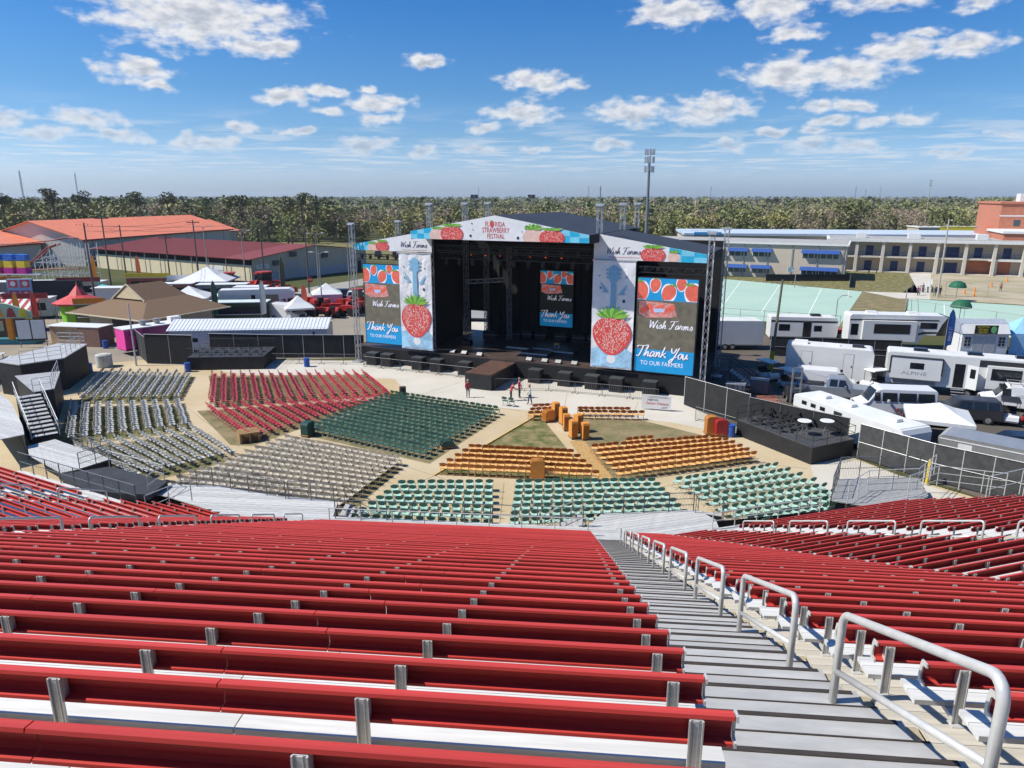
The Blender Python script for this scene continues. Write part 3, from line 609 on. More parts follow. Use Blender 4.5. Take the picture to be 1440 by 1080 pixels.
rq = rows_quad((5.4, 46.3), (15.0, 48.5), (16.3, 45.0), (6.5, 41.6), 6, .52)
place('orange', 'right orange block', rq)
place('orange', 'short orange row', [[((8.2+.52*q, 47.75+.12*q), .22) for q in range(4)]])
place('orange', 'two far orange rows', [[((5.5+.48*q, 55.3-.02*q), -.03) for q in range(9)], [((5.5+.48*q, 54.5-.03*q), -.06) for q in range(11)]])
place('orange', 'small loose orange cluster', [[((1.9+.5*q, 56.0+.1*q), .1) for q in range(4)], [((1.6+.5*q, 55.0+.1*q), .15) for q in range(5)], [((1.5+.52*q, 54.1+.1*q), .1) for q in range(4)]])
place('dark green', 'dark green block', rows_quad((-10.6, 60.3), (-1.0, 55.4), (-5.8, 45.3), (-15.4, 51.0), 15, .54))
place('dark green', 'pair beside the people', [[((-.6, 58.2), -.3), ((.0, 57.9), -.3)]])
place('beige', 'beige block', rows_quad((-16.2, 48.4), (-7.3, 44.0), (-9.6, 37.1), (-20.9, 40.0), 12, .50))
# red and white fans: rows run away from the camera
def fan(far, near, n, spc, f0=0.):
    out = []
    for r in range(n):
        t = r/(n-1); a, b = lerp(far[0], far[1], t), lerp(near[0], near[1], t); L = hypot(b[0]-a[0], b[1]-a[1]); m = max(2, int(L/spc))
        out.append([(lerp(b, a, (q+.5)/m), atan2(b[1]-a[1], b[0]-a[0])) for q in range(m)])
    return out
redA = fan(((-29.2, 67.9), (-14.7, 68.4)), ((-25.3, 57.6), (-11.2, 61.4)), 17, .62)
redB = fan(((-25.2, 56.7), (-11.3, 60.5)), ((-18.9, 49.0), (-10.6, 60.0)), 17, .56)
rest = place('red', 'far red block', redA, False, 180, 0., 'row from the left', 'from the near end')
rest += place('red', 'near red block', [r for r in redB if len(r) > 1], False, 120, 0., 'row from the left', 'from the near end')
wA = fan(((-40.4, 69.0), (-31.8, 68.0)), ((-37.2, 59.1), (-29.3, 59.6)), 10, .58)
wB = fan(((-36.9, 57.7), (-28.8, 58.8)), ((-31.8, 48.6), (-25.0, 51.8)), 10, .58)
wC = fan(((-30.6, 47.3), (-24.3, 51.3)), ((-23.3, 41.6), (-19.0, 45.6)), 10, .56)
rw = place('white', 'far white block', wA, False, 90, 0., 'row from the left', 'from the near end')
rw += place('white', 'middle white block', wB, False, 105, 0., 'row from the left', 'from the near end')
rw += place('white', 'near white block', wC, False, 105, 0., 'row from the left', 'from the near end')
def crowd(kind, L, label):
    if not L: return
    J = JOIN[kind][1]; V = np.array(J.v); out = []; F = []; mi = []
    for n, (x, y, a, r, q) in enumerate(L):
        c, s = cos(a), sin(a); out.append(np.stack([c*V[:, 0]-s*V[:, 1]+x, s*V[:, 0]+c*V[:, 1]+y, V[:, 2]], 1)); o = n*len(V)
        F += [tuple(i+o for i in f) for f in J.f]; mi += J.m
    me = bpy.data.meshes.new('far_chairs'); me.from_pydata(np.concatenate(out).tolist(), [], F)
    for m in CH[kind][3]: me.materials.append(m)
    me.polygons.foreach_set('material_index', mi)
    o = put(me, 'far_folding_chairs'); tag(o, label, 'chairs'); stuff(o)
crowd('red', rest, 'farther red folding chairs packed in rows before the stage'); crowd('white', rw, 'farther white folding chairs packed in rows at left')
# stacked chair carts, bins and signs on the arena floor
OR_ = M('orange chair stack', (.62, .25, .05), .6, 0, .3, 3, stretch=(1, 1, 20)); WOODC = M('wood cart', (.30, .16, .06), .8, 0, .3, 5)
def chair_cart(x, y, rz, label, hgt=1.35, col=OR_, n=9):
    t = thing('chair_cart', label, 'cart', (x, y, 0), rz, 'carts of folded chairs')
    MB().box(-.5, .5, -.34, .34, .09, .16).build('base', WOODC, t)
    for sx in (-.4, .4):
        for sy in (-.26, .26): MB().wheel(sx, sy, .05, .05, .04, 8).build('caster', RUBBER, t)
    for k in range(n):
        yy = -.28+.56*k/(n-1)
        MB().prism_y([(-.44, .17), (.44, .17), (.45, hgt-.18), (.36, hgt-.04), (.2, hgt), (-.2, hgt), (-.36, hgt-.04), (-.45, hgt-.18)], yy-.022, yy+.022).build('folded_chair', col, t)
    return t
for k, (x, y, r, h_) in enumerate([(3.5, 54.6, .4, 1.35), (4.0, 53.0, .35, 1.45), (4.15, 51.6, .1, 1.3), (5.0, 51.2, .5, 1.4), (4.5, 49.7, .3, 1.4), (5.35, 49.5, .2, 1.3)]):
    chair_cart(x, y, r+pi/2, 'cart of folded orange chairs, %s from the stage in the row along the board path' % ordw(k+1), h_).scale = (.72, .78, 1)
chair_cart(1.6, 41.9, 0.0, 'lone cart of folded orange chairs behind the left orange block', 1.3, n=7)
chair_cart(2.9, 53.8, .5, 'low cart of folded orange chairs beside the loose orange cluster', .95, n=6)
DGC = M('dark green chair stack', (.03, .09, .075), .6, 0, .3, 3, stretch=(1, 1, 20)); RDC = M('red chair stack', (.35, .06, .05), .6, 0, .3, 3)
chair_cart(-15.2, 50.3, 1.2, 'cart of folded dark green chairs at the near left corner of the dark green block', 1.1, DGC)
chair_cart(-4.6, 47.6, .35, 'low cart of dark green chairs at the near right corner of their block', .6, DGC, 7)
chair_cart(14.9, 50.6, .1, 'cart of folded orange chairs beside the red cart by the black platform', 1.45)
chair_cart(15.5, 50.2, .1, 'cart of folded red chairs at the right end of the orange rows', 1.3, M('bright red chair stack', (.45, .03, .03), .5))
def barrel(x, y, label, col, z=0, r=.30, h_=.9):
    t = thing('barrel', label, 'bin', (x, y, z))
    MB().lathe([(r*.92, 0), (r, .05), (r, .28), (r*1.04, .3), (r, .32), (r, .60), (r*1.04, .62), (r, .64), (r*.97, h_)], n=16).build('drum', col, t, smooth=False)
    MB().lathe([(r*.9, h_-.1), (r*.9, h_-.06)], n=16).build('inside', BLACK, t); MB().lathe([(r*1.0, h_-.02), (r*1.04, h_), (r*1.0, h_+.02)], n=16).build('rim', col, t)
BLUEB = M('blue plastic drum', (.02, .09, .36), .4)
barrel(16.25, 50.1, 'blue drum bin beside the black platform', BLUEB); barrel(15.95, 50.6, 'black drum bin between red cart and blue drum', BLKP)
barrel(-42.9, 70.2, 'blue drum bin by the far end of the white chairs', BLUEB); barrel(-33.0, 70.4, 'blue drum bin before the left black platform', BLUEB)
barrel(-21.5, 72.6, 'blue drum bin behind the far red chairs', BLUEB); barrel(-47.8, 82, 'blue drum bin by the tan tarp booth', BLUEB)
barrel(-9.7, 60.9, 'black drum bin at the far left corner of the dark green block', BLKP)
t = thing('concrete_drum', 'pale round concrete drum standing left of the white chairs', 'drum', (-42.7, 72.6, 0)); MB().lathe([(.75, 0), (.78, .1), (.78, 1.25), (.72, 1.32)], n=22).build('shell', M('pale concrete drum', (.45, .47, .45), .8, 0, .2, 2), t); MB().lathe([(.5, 1.33), (.5, 1.37)], n=18).build('lid', G_CONL, t)
PALW = M('pallet wood', (.36, .22, .10), .85, 0, .3, 6)
t = thing('wooden_pallet', 'stack of timber pallets between the beige and red chairs', 'pallet', (-19.2, 49.2, 0), .5)
for k in range(5):
    for q in range(5): MB().box(-.75, .75, -.6+.27*q, -.42+.27*q, .12+.15*k, .145+.15*k).build('slat', PALW, t)
    for q in range(3): MB().box(-.7+.62*q, -.55+.62*q, -.6, .66, .02+.15*k, .118+.15*k).build('bearer', PALW, t)
YEL = M('yellow tarp', (.62, .45, .03), .6)
t = thing('yellow_bag', 'yellow sack lying at the far corner of the dark green chairs', 'sack', (-10.4, 60.6, 0)); MB().lathe([(.3, 0), (.5, .12), (.5, .35), (.3, .5), (.1, .55)], n=10).build('sack_body', YEL, t, smooth=True); MB().tube([(0, 0, .54), (.05, .04, .66)], .06, 6).build('knot', YEL, t)
# the lost-and-found style notice board
t = thing('notice_board', 'white notice board with red lettering leaning at the crowd fence', 'sign', (12.0, 56.8, 0), radians(-18))
MB().box(-1.2, 1.2, -.03, .03, .1, 1.3).build('panel', WHITE, t)
for sx in (-.9, .9): MB().bar((sx, .05, 0), (sx, .05, 1.25), .03, 4).build('leg', GREYM, t)
REDT = M('red sign paint', (.55, .05, .04), .6); GRT = M('grey sign paint', (.12, .12, .12), .6)
text('MEET IN', .24, GRT, t, (-.3, -.036, .80)); text('Senior Citizens', .30, REDT, t, (.1, -.036, .50)); text('LOT', .24, GRT, t, (.7, -.036, .20))
mb = MB(); mb.box(-.6, .9, -.038, -.034, 1.17, 1.19); mb.box(-.75, 1.0, -.038, -.034, 1.08, 1.095); mb.build('small_print', GRT, t)
# ------------------------------------------------------------ stage
SA = radians(-24.08); SO = (-.35, 68.15, 0)
def sw(x, y, z=0): return (SO[0]+cos(SA)*x-sin(SA)*y, SO[1]+sin(SA)*x+cos(SA)*y, z)
stage = thing('concert_stage', 'large black roofed concert stage with printed gable at the back of the arena', 'stage', SO, SA)
SDECK = M('dark stage ply', (.070, .050, .042), .45, 0, .35, .9, spec=.5)
ROOFM = M('black roof membrane', (.035, .037, .041), .55, 0, .2, .6, .2)
MB().box(-18.2, 18.4, .02, 13.5, 1.5, 1.7).build('deck', SDECK, stage)
sk = MB(); sk.box(-18.2, -2.0, 0, .06, 0, 1.62); sk.box(.75, 18.4, 0, .06, 0, 1.62); sk.build('skirt', BLACK, stage)
MB().box(-1.95, .72, -5.35, 0, 1.3, 1.5).build('runway', M('brown runway ply', (.10, .055, .04), .55, 0, .3, 1.2), stage)
sk = MB(); sk.box(-1.97, -1.93, -5.3, 0, 0, 1.32); sk.box(.70, .74, -5.3, 0, 0, 1.32); sk.box(-1.97, .74, -5.42, -5.36, 0, 1.4); sk.build('runway_skirt', BLKP, stage)
# roof: gabled main bay, two lean-to wings
def slab(mb, pts, th=.25):
    n = len(pts); mb.add([p for p in pts]+[(p[0], p[1], p[2]-th) for p in pts], [tuple(range(n)), tuple(range(2*n-1, n-1, -1))]+[(i, i+n, (i+1) % n+n, (i+1) % n) for i in range(n)])
r = MB()
slab(r, [(-9.0, -2.68, 14.05), (-.1, -2.68, 15.62), (-.1, 14.5, 15.62), (-9.0, 14.5, 14.05)]); slab(r, [(-.09, -2.68, 15.62), (8.9, -2.68, 14.05), (8.9, 14.5, 14.05), (-.09, 14.5, 15.62)])
r.build('main_roof', ROOFM, stage)
r = MB(); slab(r, [(-17.7, .05, 12.5), (-9.1, .05, 14.0), (-9.1, 9, 14.0), (-17.7, 9, 12.5)]); r.build('wing_roof', ROOFM, stage)
r = MB(); slab(r, [(9.0, .05, 14.03), (18.4, .05, 12.52), (18.4, 9, 12.52), (9.0, 9, 14.03)]); r.build('wing_roof', ROOFM, stage)
for bb in ((8.87, 8.93, -2.66, 14.4, 13.3, 14.04), (-9.03, -8.97, -2.66, 14.4, 13.3, 14.04), (18.38, 18.44, .05, 9, 11.75, 12.5), (-17.74, -17.68, .05, 9, 11.8, 12.5)): MB().box(*bb).build('roof_valance', BLACK, stage)
d = MB(); d.box(-8.2, 9.4, 12, 12.1, 1.7, 14.0); d.box(-10.3, -8.2, 12, 12.1, 4.3, 14); d.box(-17.4, -10.3, 12, 12.1, 1.7, 13); d.box(9.4, 18.2, 12, 12.1, 1.7, 13); d.build('backdrop', BLACK, stage)
d = MB()
for k in range(15):
    x = -8.0+1.2*k; d.prism([(x, 11.98), (x+.3, 11.80), (x+.6, 11.98)], 1.75, 13.6)
d.build('backdrop_folds', BLACK, stage)
d = MB(); d.box(-10.36, -10.3, 2.5, 12, 4.2, 13.3); d.build('side_drape', BLACK, stage); d = MB(); d.box(9.35, 9.41, 1.0, 12, 1.7, 13.3); d.build('side_drape', BLACK, stage); d = MB(); d.box(-10.36, -10.3, 2.5, 10, 1.7, 4.2); d.build('side_drape', BLACK, stage)
# truss towers and beams
def truss(mb, p, q, w_=.45, n=None, r=.035):
    p = np.array(p, float); q = np.array(q, float); d = q-p; L = np.linalg.norm(d); d = d/L
    a = np.cross(d, (0, 0, 1) if abs(d[2]) < .9 else (1, 0, 0)); a /= np.linalg.norm(a); b = np.cross(d, a); n = n or max(2, int(L/.7))
    cs = [(1, 1), (-1, 1), (-1, -1), (1, -1)]
    P = lambda c, t: p+d*L*t+(a*c[0]+b*c[1])*w_/2
    for c in cs: mb.bar(P(c, 0), P(c, 1), r, 4)
    for k in range(n):
        for j in range(4):
            c1, c2 = cs[j], cs[(j+1) % 4]
            if k % 2: c1, c2 = c2, c1
            mb.bar(P(c1, k/n), P(c2, (k+1)/n), r*.6, 3)
def tower(x, y, z1, name='truss_tower', z0=0):
    m = MB(); truss(m, (x, y, z0), (x, y, z1), .42, r=.03); m.box(x-.32, x+.32, y-.32, y+.32, z1, z1+.12); m.box(x-.42, x+.42, y-.12, y+.12, z1+.12, z1+.24)
    if z0 < .1: m.box(x-.5, x+.5, y-.5, y+.5, 0, .12)
    m.build(name, TRUSS, stage)
for y in (.45, 8, 13.6): tower(-8.75, y, 16.4); tower(8.75, y, 16.4)
for y in (-.35, 8.4): tower(-17.6, y, 14.4); tower(18.75, y, 14.2)
b = MB()
for (z, y) in ((12.3, .8), (11.5, 1.6)): truss(b, (-8.3, y, z), (8.6, y, z), .55)
truss(b, (-8.3, 6, 12.2), (8.6, 6, 12.2), .5); truss(b, (-8.3, 10, 12.2), (8.6, 10, 12.2), .5)
b.build('lighting_truss', M('black truss', (.05, .05, .05), .5, .4), stage)
b = MB(); truss(b, (-17.6, .25, 11.2), (-12.2, .25, 11.2), .5); b.build('screen_truss', M('black truss', (.05, .05, .05)), stage); b = MB(); truss(b, (12.6, .25, 11.05), (18.4, .25, 11.05), .5); b.build('screen_truss', M('black truss', (.05, .05, .05)), stage)
b = MB()
for x in (-7, -4.2): truss(b, (x, 9.5, 1.7), (x, 9.5, 12), .4)
truss(b, (-8, 6.5, 8.3), (-4.0, 7.5, 8.6), .4); b.build('inner_truss', GREYM, stage)
LAMP = M('black lamp housing', (.02, .02, .022), .4); GLOW = M('red stand-by light', (.8, .10, .03), .5, emit=1.2)
def fixture(x, y, z, tilt=0, s=1.):
    m = MB(); m.rbox(x, y, z-.12*s, .30*s, .28*s, .14*s, 0); m.lathe([(.12*s, z-.6*s), (.17*s, z-.42*s), (.15*s, z-.24*s)], x, y, 8); m.box(x-.2*s, x-.16*s, y-.03, y+.03, z-.5*s, z-.1); m.box(x+.16*s, x+.2*s, y-.03, y+.03, z-.5*s, z-.1)
    return m.build('spot_lamp', LAMP, stage)
for k in range(11): fixture(-7.6+1.5*k, 1.6, 11.2)
for k in range(9):
    f = fixture(-7+1.7*k, 6, 11.9)
    if k not in (3, 7): MB().lathe([(.09, 11.24), (.09, 11.28)], -7+1.7*k, 5.84, 8).build('pilot_light', GLOW, stage)
for k in range(5): fixture(-16.9+1.05*k, .25, 11.55, s=.9); fixture(13.2+1.05*k, .25, 11.4, s=.9)
# speakers, monitors and cases along the front lip and on the floor
CASE = M('scuffed black case', (.022, .022, .024), .5, 0, .5, 4); PALE = M('pale case edge', (.45, .45, .44), .5)
for k, x in enumerate((-15.4, -13.6, -9.8, -7.6, -4.4, 3.2, 6.2, 8.9, 11.2, 14.3)):
    t = thing('subwoofer', '%s black speaker box from the left along the foot of the stage' % ordw(k+1), 'speaker', sw(x, -.75), SA, 'speaker boxes before the stage')
    MB().box(-.6, .6, -.5, .5, 0, 1.25).build('cabinet', CASE, t); MB().box(-.5, .5, -.512, -.503, .12, 1.12).build('grille', BLACK, t); MB().box(-.62, .62, -.52, .5, 1.255, 1.29).build('lid', M('grey lid', (.06, .065, .065), .4), t)
for k, (x, y) in enumerate(((-6.6, .7), (-5.2, .6), (-3.4, .5), (2.0, .5), (3.6, .6), (5.0, .6), (6.6, .7))):
    t = thing('stage_monitor', '%s wedge monitor from the left on the stage lip' % ordw(k+1), 'speaker', sw(x, y, 1.7), SA, 'wedge monitors on the stage lip')
    MB().prism_x([(-.25, 0), (.25, 0), (.25, .36), (.05, .36), (-.25, .12)], -.32, .32).build('cabinet', CASE, t); MB().prism_x([(-.262, .128), (.04, .372), (.05, .362), (-.252, .118)], -.28, .28).build('grille', GREYM, t)
for k, (x, y, sx, sy, h_) in enumerate(((-1.0, 5.4, 2.6, 1.8, .35), (1.6, 3.6, 2.9, 1.9, .30), (3.9, 5.2, 2.6, 1.6, .35), (1.9, 6.4, 3.6, 1.8, .25))):
    t = thing('stage_riser', '%s dark plywood riser from the left with pale front edge on the stage floor' % ordw(k+1), 'riser', sw(x, y, 1.7), SA)
    MB().box(-sx/2, sx/2, -sy/2, sy/2, 0, h_).build('platform', SDECK, t); MB().box(-sx/2, sx/2, -sy/2-.03, -sy/2-.005, h_-.14, h_).build('edge', PALE, t)
t = thing('stool', 'small orange stool in the middle of the stage floor', 'stool', sw(3.0, 5.6, 1.98), SA); MB().box(-.25, .25, -.25, .25, .5, .62).build('seat', M('orange stool', (.7, .35, .08)), t)
for sx in (-.2, .2):
    for sy in (-.2, .2): MB().bar((sx, sy, 0), (sx, sy, .5), .03).build('leg', PALE, t)
for k, (x, y, s_) in enumerate(((-6.0, 8.4, 1.3), (-3.9, 10.8, .9), (-2.6, 11, 1.0), (-.9, 11, 1.0), (1.4, 11.1, 1.1), (3.6, 10.9, 1.2), (5.6, 10.4, 1.4), (7.6, 9.8, 1.2), (-6.9, 4.5, .8))):
    t = thing('flight_case', '%s black road case from the left at the back of the stage' % ordw(k+1), 'case', sw(x, y, 1.7), SA, 'road cases on stage')
    MB().box(-.6*s_, .6*s_, -.35, .35, .1, .8*s_).build('box', CASE, t); MB().box(-.62*s_, .62*s_, -.36, .36, .5*s_, .54*s_).build('band', GREYM, t)
    for sx in (-.45, .45): MB().wheel(sx*s_, 0, .05, .05, .5, 8).build('caster', RUBBER, t)
# ---- printed graphics
CY = M('cyan print', (.02, .42, .66), .6, 0, .12, 1.2); CYL = M('light cyan print', (.20, .60, .78), .6); BER = M('strawberry red print', (.66, .075, .07), .6, 0, .25, 7); PINK = M('pale berry print', (.76, .52, .44), .6)
LEAF = M('leaf green print', (.24, .48, .06), .6, 0, .2, 5); LEAFD = M('dark leaf print', (.09, .30, .05), .6); SEED = M('seed print', (.80, .68, .60), .6); BLUEG = M('guitar blue print', (.22, .46, .64), .6); NAVY = M('navy ink', (.04, .03, .10), .6)
REDI = M('red ink', (.60, .07, .07), .6); PAPER = M('white banner vinyl', (.76, .76, .77), .6, 0, .06, 1.2, .25); SKYP = M('watery blue print', (.33, .55, .72), .6, 0, .35, 1.5)
def berry_shape(cx, cz, w_, h_, n=26):
    pts = []
    for k in range(n):
        t = 2*pi*k/n; x = sin(t); z = cos(t)
        wd = .5*w_*(abs(x)**.85)*(1 if x > 0 else -1); zz = z
        if zz < 0: wd *= (1-abs(zz)**1.6*.28); zz *= 1.12
        else: zz *= .88
        pts.append((cx+wd, cz+zz*h_/2))
    return pts
def clip_h(pts, lo=None, hi=None, xlo=None, xhi=None):
    def cut(P, ax, v, keep_gt):
        out = []
        for k in range(len(P)):
            a, b = P[k], P[(k+1) % len(P)]; ia = (a[ax] >= v) == keep_gt or a[ax] == v; ib = (b[ax] >= v) == keep_gt or b[ax] == v
            if ia: out.append(a)
            if ia != ib and abs(b[ax]-a[ax]) > 1e-9:
                t = (v-a[ax])/(b[ax]-a[ax]); out.append((a[0]+(b[0]-a[0])*t, a[1]+(b[1]-a[1])*t))
        return out
    if lo is not None: pts = cut(pts, 1, lo, True)
    if hi is not None: pts = cut(pts, 1, hi, False)
    if xlo is not None: pts = cut(pts, 0, xlo, True)
    if xhi is not None: pts = cut(pts, 0, xhi, False)
    return pts
def berry(parent, cx, cz, w_, h_, y, lo=None, hi=None, xlo=None, xhi=None, body=BER, seeds=60, leaves=7, tilt=0, leafs=1.):
    P = berry_shape(cx, cz, w_, h_)
    if tilt: P = [(cx+(x-cx)*cos(tilt)-(z-cz)*sin(tilt), cz+(x-cx)*sin(tilt)+(z-cz)*cos(tilt)) for x, z in P]
    Pc = clip_h(P, lo, hi, xlo, xhi)
    if len(Pc) < 3: return
    MB().prism_y(Pc, y-.006, y).build('strawberry', body, parent)
    rs = random.Random(int(cx*100+cz*10)); m = MB(); k = 0
    zs = cz+h_*.40
    while k < seeds:
        sx = cx+rs.uniform(-.5, .5)*w_; sz = cz+rs.uniform(-.5, .42)*h_; f = (sz-cz)/(h_/2); lim = .5*w_*(sqrt(max(0, 1-f*f)))*(1-.28*abs(min(0, f)))*.9; k += 1
        if abs(sx-cx) > lim or (lo is not None and sz < lo+.05) or (hi is not None and sz > hi-.05) or (xlo is not None and sx < xlo+.05) or (xhi is not None and sx > xhi-.05): continue
        r_ = w_*(.016 if seeds < 200 else .0145); m.prism_y([(sx-r_*.7, sz), (sx, sz-r_*1.3), (sx+r_*.7, sz), (sx, sz+r_*1.3)], y-.010, y-.007)
    if m.v: stuff(m.build('seeds', SEED, parent))
    m = MB(); m.cur = 0
    for k in range(leaves):
        a = radians(-70+140*k/(leaves-1))-tilt*0; L = w_*.42*leafs*(1-.15*abs(a)); bx, bz = cx+.08*w_*sin(a)+(-sin(tilt)*h_*.42), cz+cos(tilt)*h_*.42
        tx, tz = bx+L*sin(a)*1.15, bz+L*cos(a)*.75-abs(sin(a))*.02*L; nx, nz = cos(a)*L*.16, -sin(a)*L*.16
        Q = clip_h([(bx-nx*.6, bz-nz*.6), ((bx+tx)/2-nx, (bz+tz)/2-nz), (tx, tz), ((bx+tx)/2+nx, (bz+tz)/2+nz), (bx+nx*.6, bz+nz*.6)], lo, hi, xlo, xhi)
        if len(Q) >= 3: m.mat(k % 2).prism_y(Q, y-.016-.003*k, y-.011-.003*k)
    if m.v: m.build('leaves', [LEAF, LEAFD], parent)
def facets(parent, poly, y, n=8):
    xs = [p[0] for p in poly]; x0, x1 = min(xs), max(xs); m = MB(); rs = random.Random(int(x0*7))
    for k in range(n):
        a = x0+(x1-x0)*k/n; b = x0+(x1-x0)*(k+1)/n; Q = clip_h(poly, xlo=a, xhi=b)
        if len(Q) < 3: continue
        zs = [q[1] for q in Q]; mid = (min(zs)+max(zs))/2
        T = clip_h(Q, lo=mid) if k % 2 else clip_h(Q, hi=mid)
        if len(T) >= 3: m.prism_y(T, y-.003, y)
    if m.v: m.build('facet_print', CYL, parent)
# brush script lettering drawn as strokes
GL = {'W': (.92, [[(0, .95), (.14, .85), (.2, .03), (.46, .85), (.58, .03), (.80, .7), (.98, 1.0)]]), 'i': (.30, [[(.0, .12), (.11, .48), (.10, .10), (.18, .0), (.30, .12)], [(.17, .68), (.19, .72)]]), 's': (.36, [[(0, .10), (.2, .50), (.30, .26), (.22, .03), (.06, .05)], [(.2, .03), (.36, .12)]]),
 'h': (.50, [[(0, .08), (.22, .80), (.24, .98), (.14, .7), (.08, 0)], [(.09, .05), (.28, .46), (.36, .36), (.36, .06), (.50, .12)]]), 'F': (.72, [[(.05, .82), (.2, .98), (.55, .96), (.95, 1.04)], [(.50, .96), (.36, .4), (.2, .02), (.0, .10)], [(.2, .50), (.62, .54)]]), 'a': (.48, [[(.38, .44), (.2, .49), (.04, .22), (.12, .01), (.32, .25), (.40, .48), (.37, .08), (.48, .10)]]),
 'r': (.42, [[(0, .1), (.12, .55), (.14, .42), (.30, .42), (.28, .1), (.42, .1)]]), 'm': (.74, [[(.02, .42), (.08, .45), (.07, 0)], [(.07, .03), (.22, .47), (.30, .38), (.28, 0)], [(.28, .03), (.44, .47), (.54, .38), (.54, .08), (.72, .12)]]), 'T': (.70, [[(0, .80), (.1, .95), (.5, .95), (.98, 1.05)], [(.52, .96), (.42, .45), (.26, .02), (.06, .08)]]), 'n': (.50, [[(.02, .42), (.08, .45), (.06, 0)], [(.07, .03), (.24, .47), (.34, .38), (.34, .08), (.50, .12)]]),
 'k': (.46, [[(0, 0), (.1, .5), (.2, .98)], [(.38, .46), (.1, .24), (.24, .18), (.46, .0)]]), 'Y': (.66, [[(.0, .92), (.1, .55), (.28, .5), (.46, .92)], [(.66, 1.0), (.42, .25), (.18, -.35), (.02, -.28), (.2, -.05), (.6, .2)]]), 'o': (.40, [[(.2, .48), (.04, .28), (.12, .01), (.30, .12), (.33, .38), (.2, .48), (.42, .42)]]), 'u': (.50, [[(.02, .46), (.05, .1), (.18, .0), (.34, .45)], [(.35, .48), (.35, .08), (.50, .14)]]), ' ': (.30, [])}
def script(s_, size, mat, parent, cx, y, z, shear=.18, wgt=.075, name='lettering'):
    W_ = sum(GL[c][0]*1.02 for c in s_)*size; x = cx-W_/2; m = MB()
    for c in s_:
        wd, strokes = GL[c]
        for st_ in strokes:
            P = [np.array((x+(a+shear*b)*size, z+b*size)) for a, b in st_]; C = []
            for k in range(len(P)-1):
                p0, p1, p2, p3 = P[max(k-1, 0)], P[k], P[k+1], P[min(k+2, len(P)-1)]
                for q in range(4): t_ = q/4; C.append(.5*((2*p1)+(-p0+p2)*t_+(2*p0-5*p1+4*p2-p3)*t_**2+(-p0+3*p1-3*p2+p3)*t_**3))
            C.append(P[-1]); L1, R1 = [], []
            for k, q in enumerate(C):
                d_ = C[min(k+1, len(C)-1)]-C[max(k-1, 0)]; d_ = d_/(np.linalg.norm(d_)+1e-9); w2 = size*wgt*.5*(.55+.75*abs(d_[1]))*(1 if 0 < k < len(C)-1 else .55); n_ = np.array((-d_[1], d_[0]))*w2; L1.append(q+n_); R1.append(q-n_)
            n_ = len(C); m.add([(p[0], y-.004, p[1]) for p in L1]+[(p[0], y-.004, p[1]) for p in R1], [(k, k+n_, k+1+n_, k+1) for k in range(n_-1)])
        x += wd*1.02*size
    return m.build(name, mat, parent)
# main gable fascia
fa = thing('gable_banner', 'white gable banner with strawberries and festival lettering over the stage', 'banner', SO, SA)
gz = lambda x: 15.60-abs(x+.1)*(15.60-14.05)/8.9
GP = [(-9, 13.36), (8.85, 13.36), (8.85, gz(8.85)), (-.1, 15.60), (-9, gz(-9))]
MB().prism_y(GP, -2.76, -2.70).build('panel', PAPER, fa)
for (a, b) in ((-8.98, -6.0), (5.4, 8.83)):
    Q = clip_h(GP, xlo=a, xhi=b); MB().prism_y(Q, -2.766, -2.762).build('cyan_end', CY, fa); facets(fa, Q, -2.768, 4)
berry(fa, -6.05, 13.7, 1.7, 1.5, -2.774, lo=13.37, hi=14.5, body=PINK, seeds=60); berry(fa, -4.5, 13.85, 2.4, 1.75, -2.79, lo=13.37, hi=14.80, seeds=180)
berry(fa, 3.7, 13.75, 2.1, 1.6, -2.774, lo=13.37, hi=14.9, body=PINK, seeds=60); berry(fa, 5.45, 13.7, 2.4, 1.65, -2.79, lo=13.37, hi=14.58, seeds=180)
m = MB()
for (x, z, s_) in ((-2.55, 13.75, .12), (2.2, 13.65, .13), (3.0, 14.55, .15), (-2.4, 14.85, .07), (-2.3, 14.3, .05), (2.6, 14.2, .05)): m.disc_y(x, -2.766, z, s_, s_*1.1, 10)
m.build('blueberry_dots', NAVY, fa)
text('FL', .62, REDI, fa, (-.85, -2.77, 14.62), xs=.72, align='CENTER'); text('RIDA', .62, REDI, fa, (.42, -2.77, 14.62), xs=.72); text('STRAWBERRY', .66, REDI, fa, (.0, -2.77, 14.08), xs=.66); text('FESTIVAL', .62, REDI, fa, (.0, -2.77, 13.56), xs=.70)
berry(fa, -.38, 14.84, .44, .56, -2.775, seeds=14, leaves=5)
# wing fascias
def wing(x0, x1, poly, label, side):
    t = thing('wing_banner', label, 'banner', SO, SA)
    MB().prism_y(poly, -.06, 0).build('panel', PAPER, t)
    if side < 0:
        Q = clip_h(poly, xhi=-15.6); MB().prism_y(Q, -.066, -.062).build('cyan_end', CY, t); facets(t, Q, -.068, 3)
        berry(t, -15.3, 12.15, 1.3, 1.0, -.074, lo=11.9, hi=12.8, body=PINK, seeds=25); berry(t, -14.1, 12.3, 1.6, 1.15, -.09, lo=11.9, hi=12.98, seeds=100); tx, fx = -10.45, -11.35
    else:
        Q = clip_h(poly, xlo=15.2); MB().prism_y(Q, -.066, -.062).build('cyan_end', CY, t); facets(t, Q, -.068, 3)
        berry(t, 15.6, 12.15, 1.1, 1.0, -.074, lo=11.82, hi=12.85, body=PINK, seeds=20); berry(t, 13.8, 12.3, 2.2, 1.5, -.09, lo=11.82, hi=13.18, seeds=160); tx, fx = 11.1, 9.6
    script('Wish Farms', .60, NAVY, t, tx+.05, -.068, 12.30); MB().box(tx-1.3, tx+1.6, -.066, -.062, 12.02, 12.06).build('strapline', REDI, t)
    return t
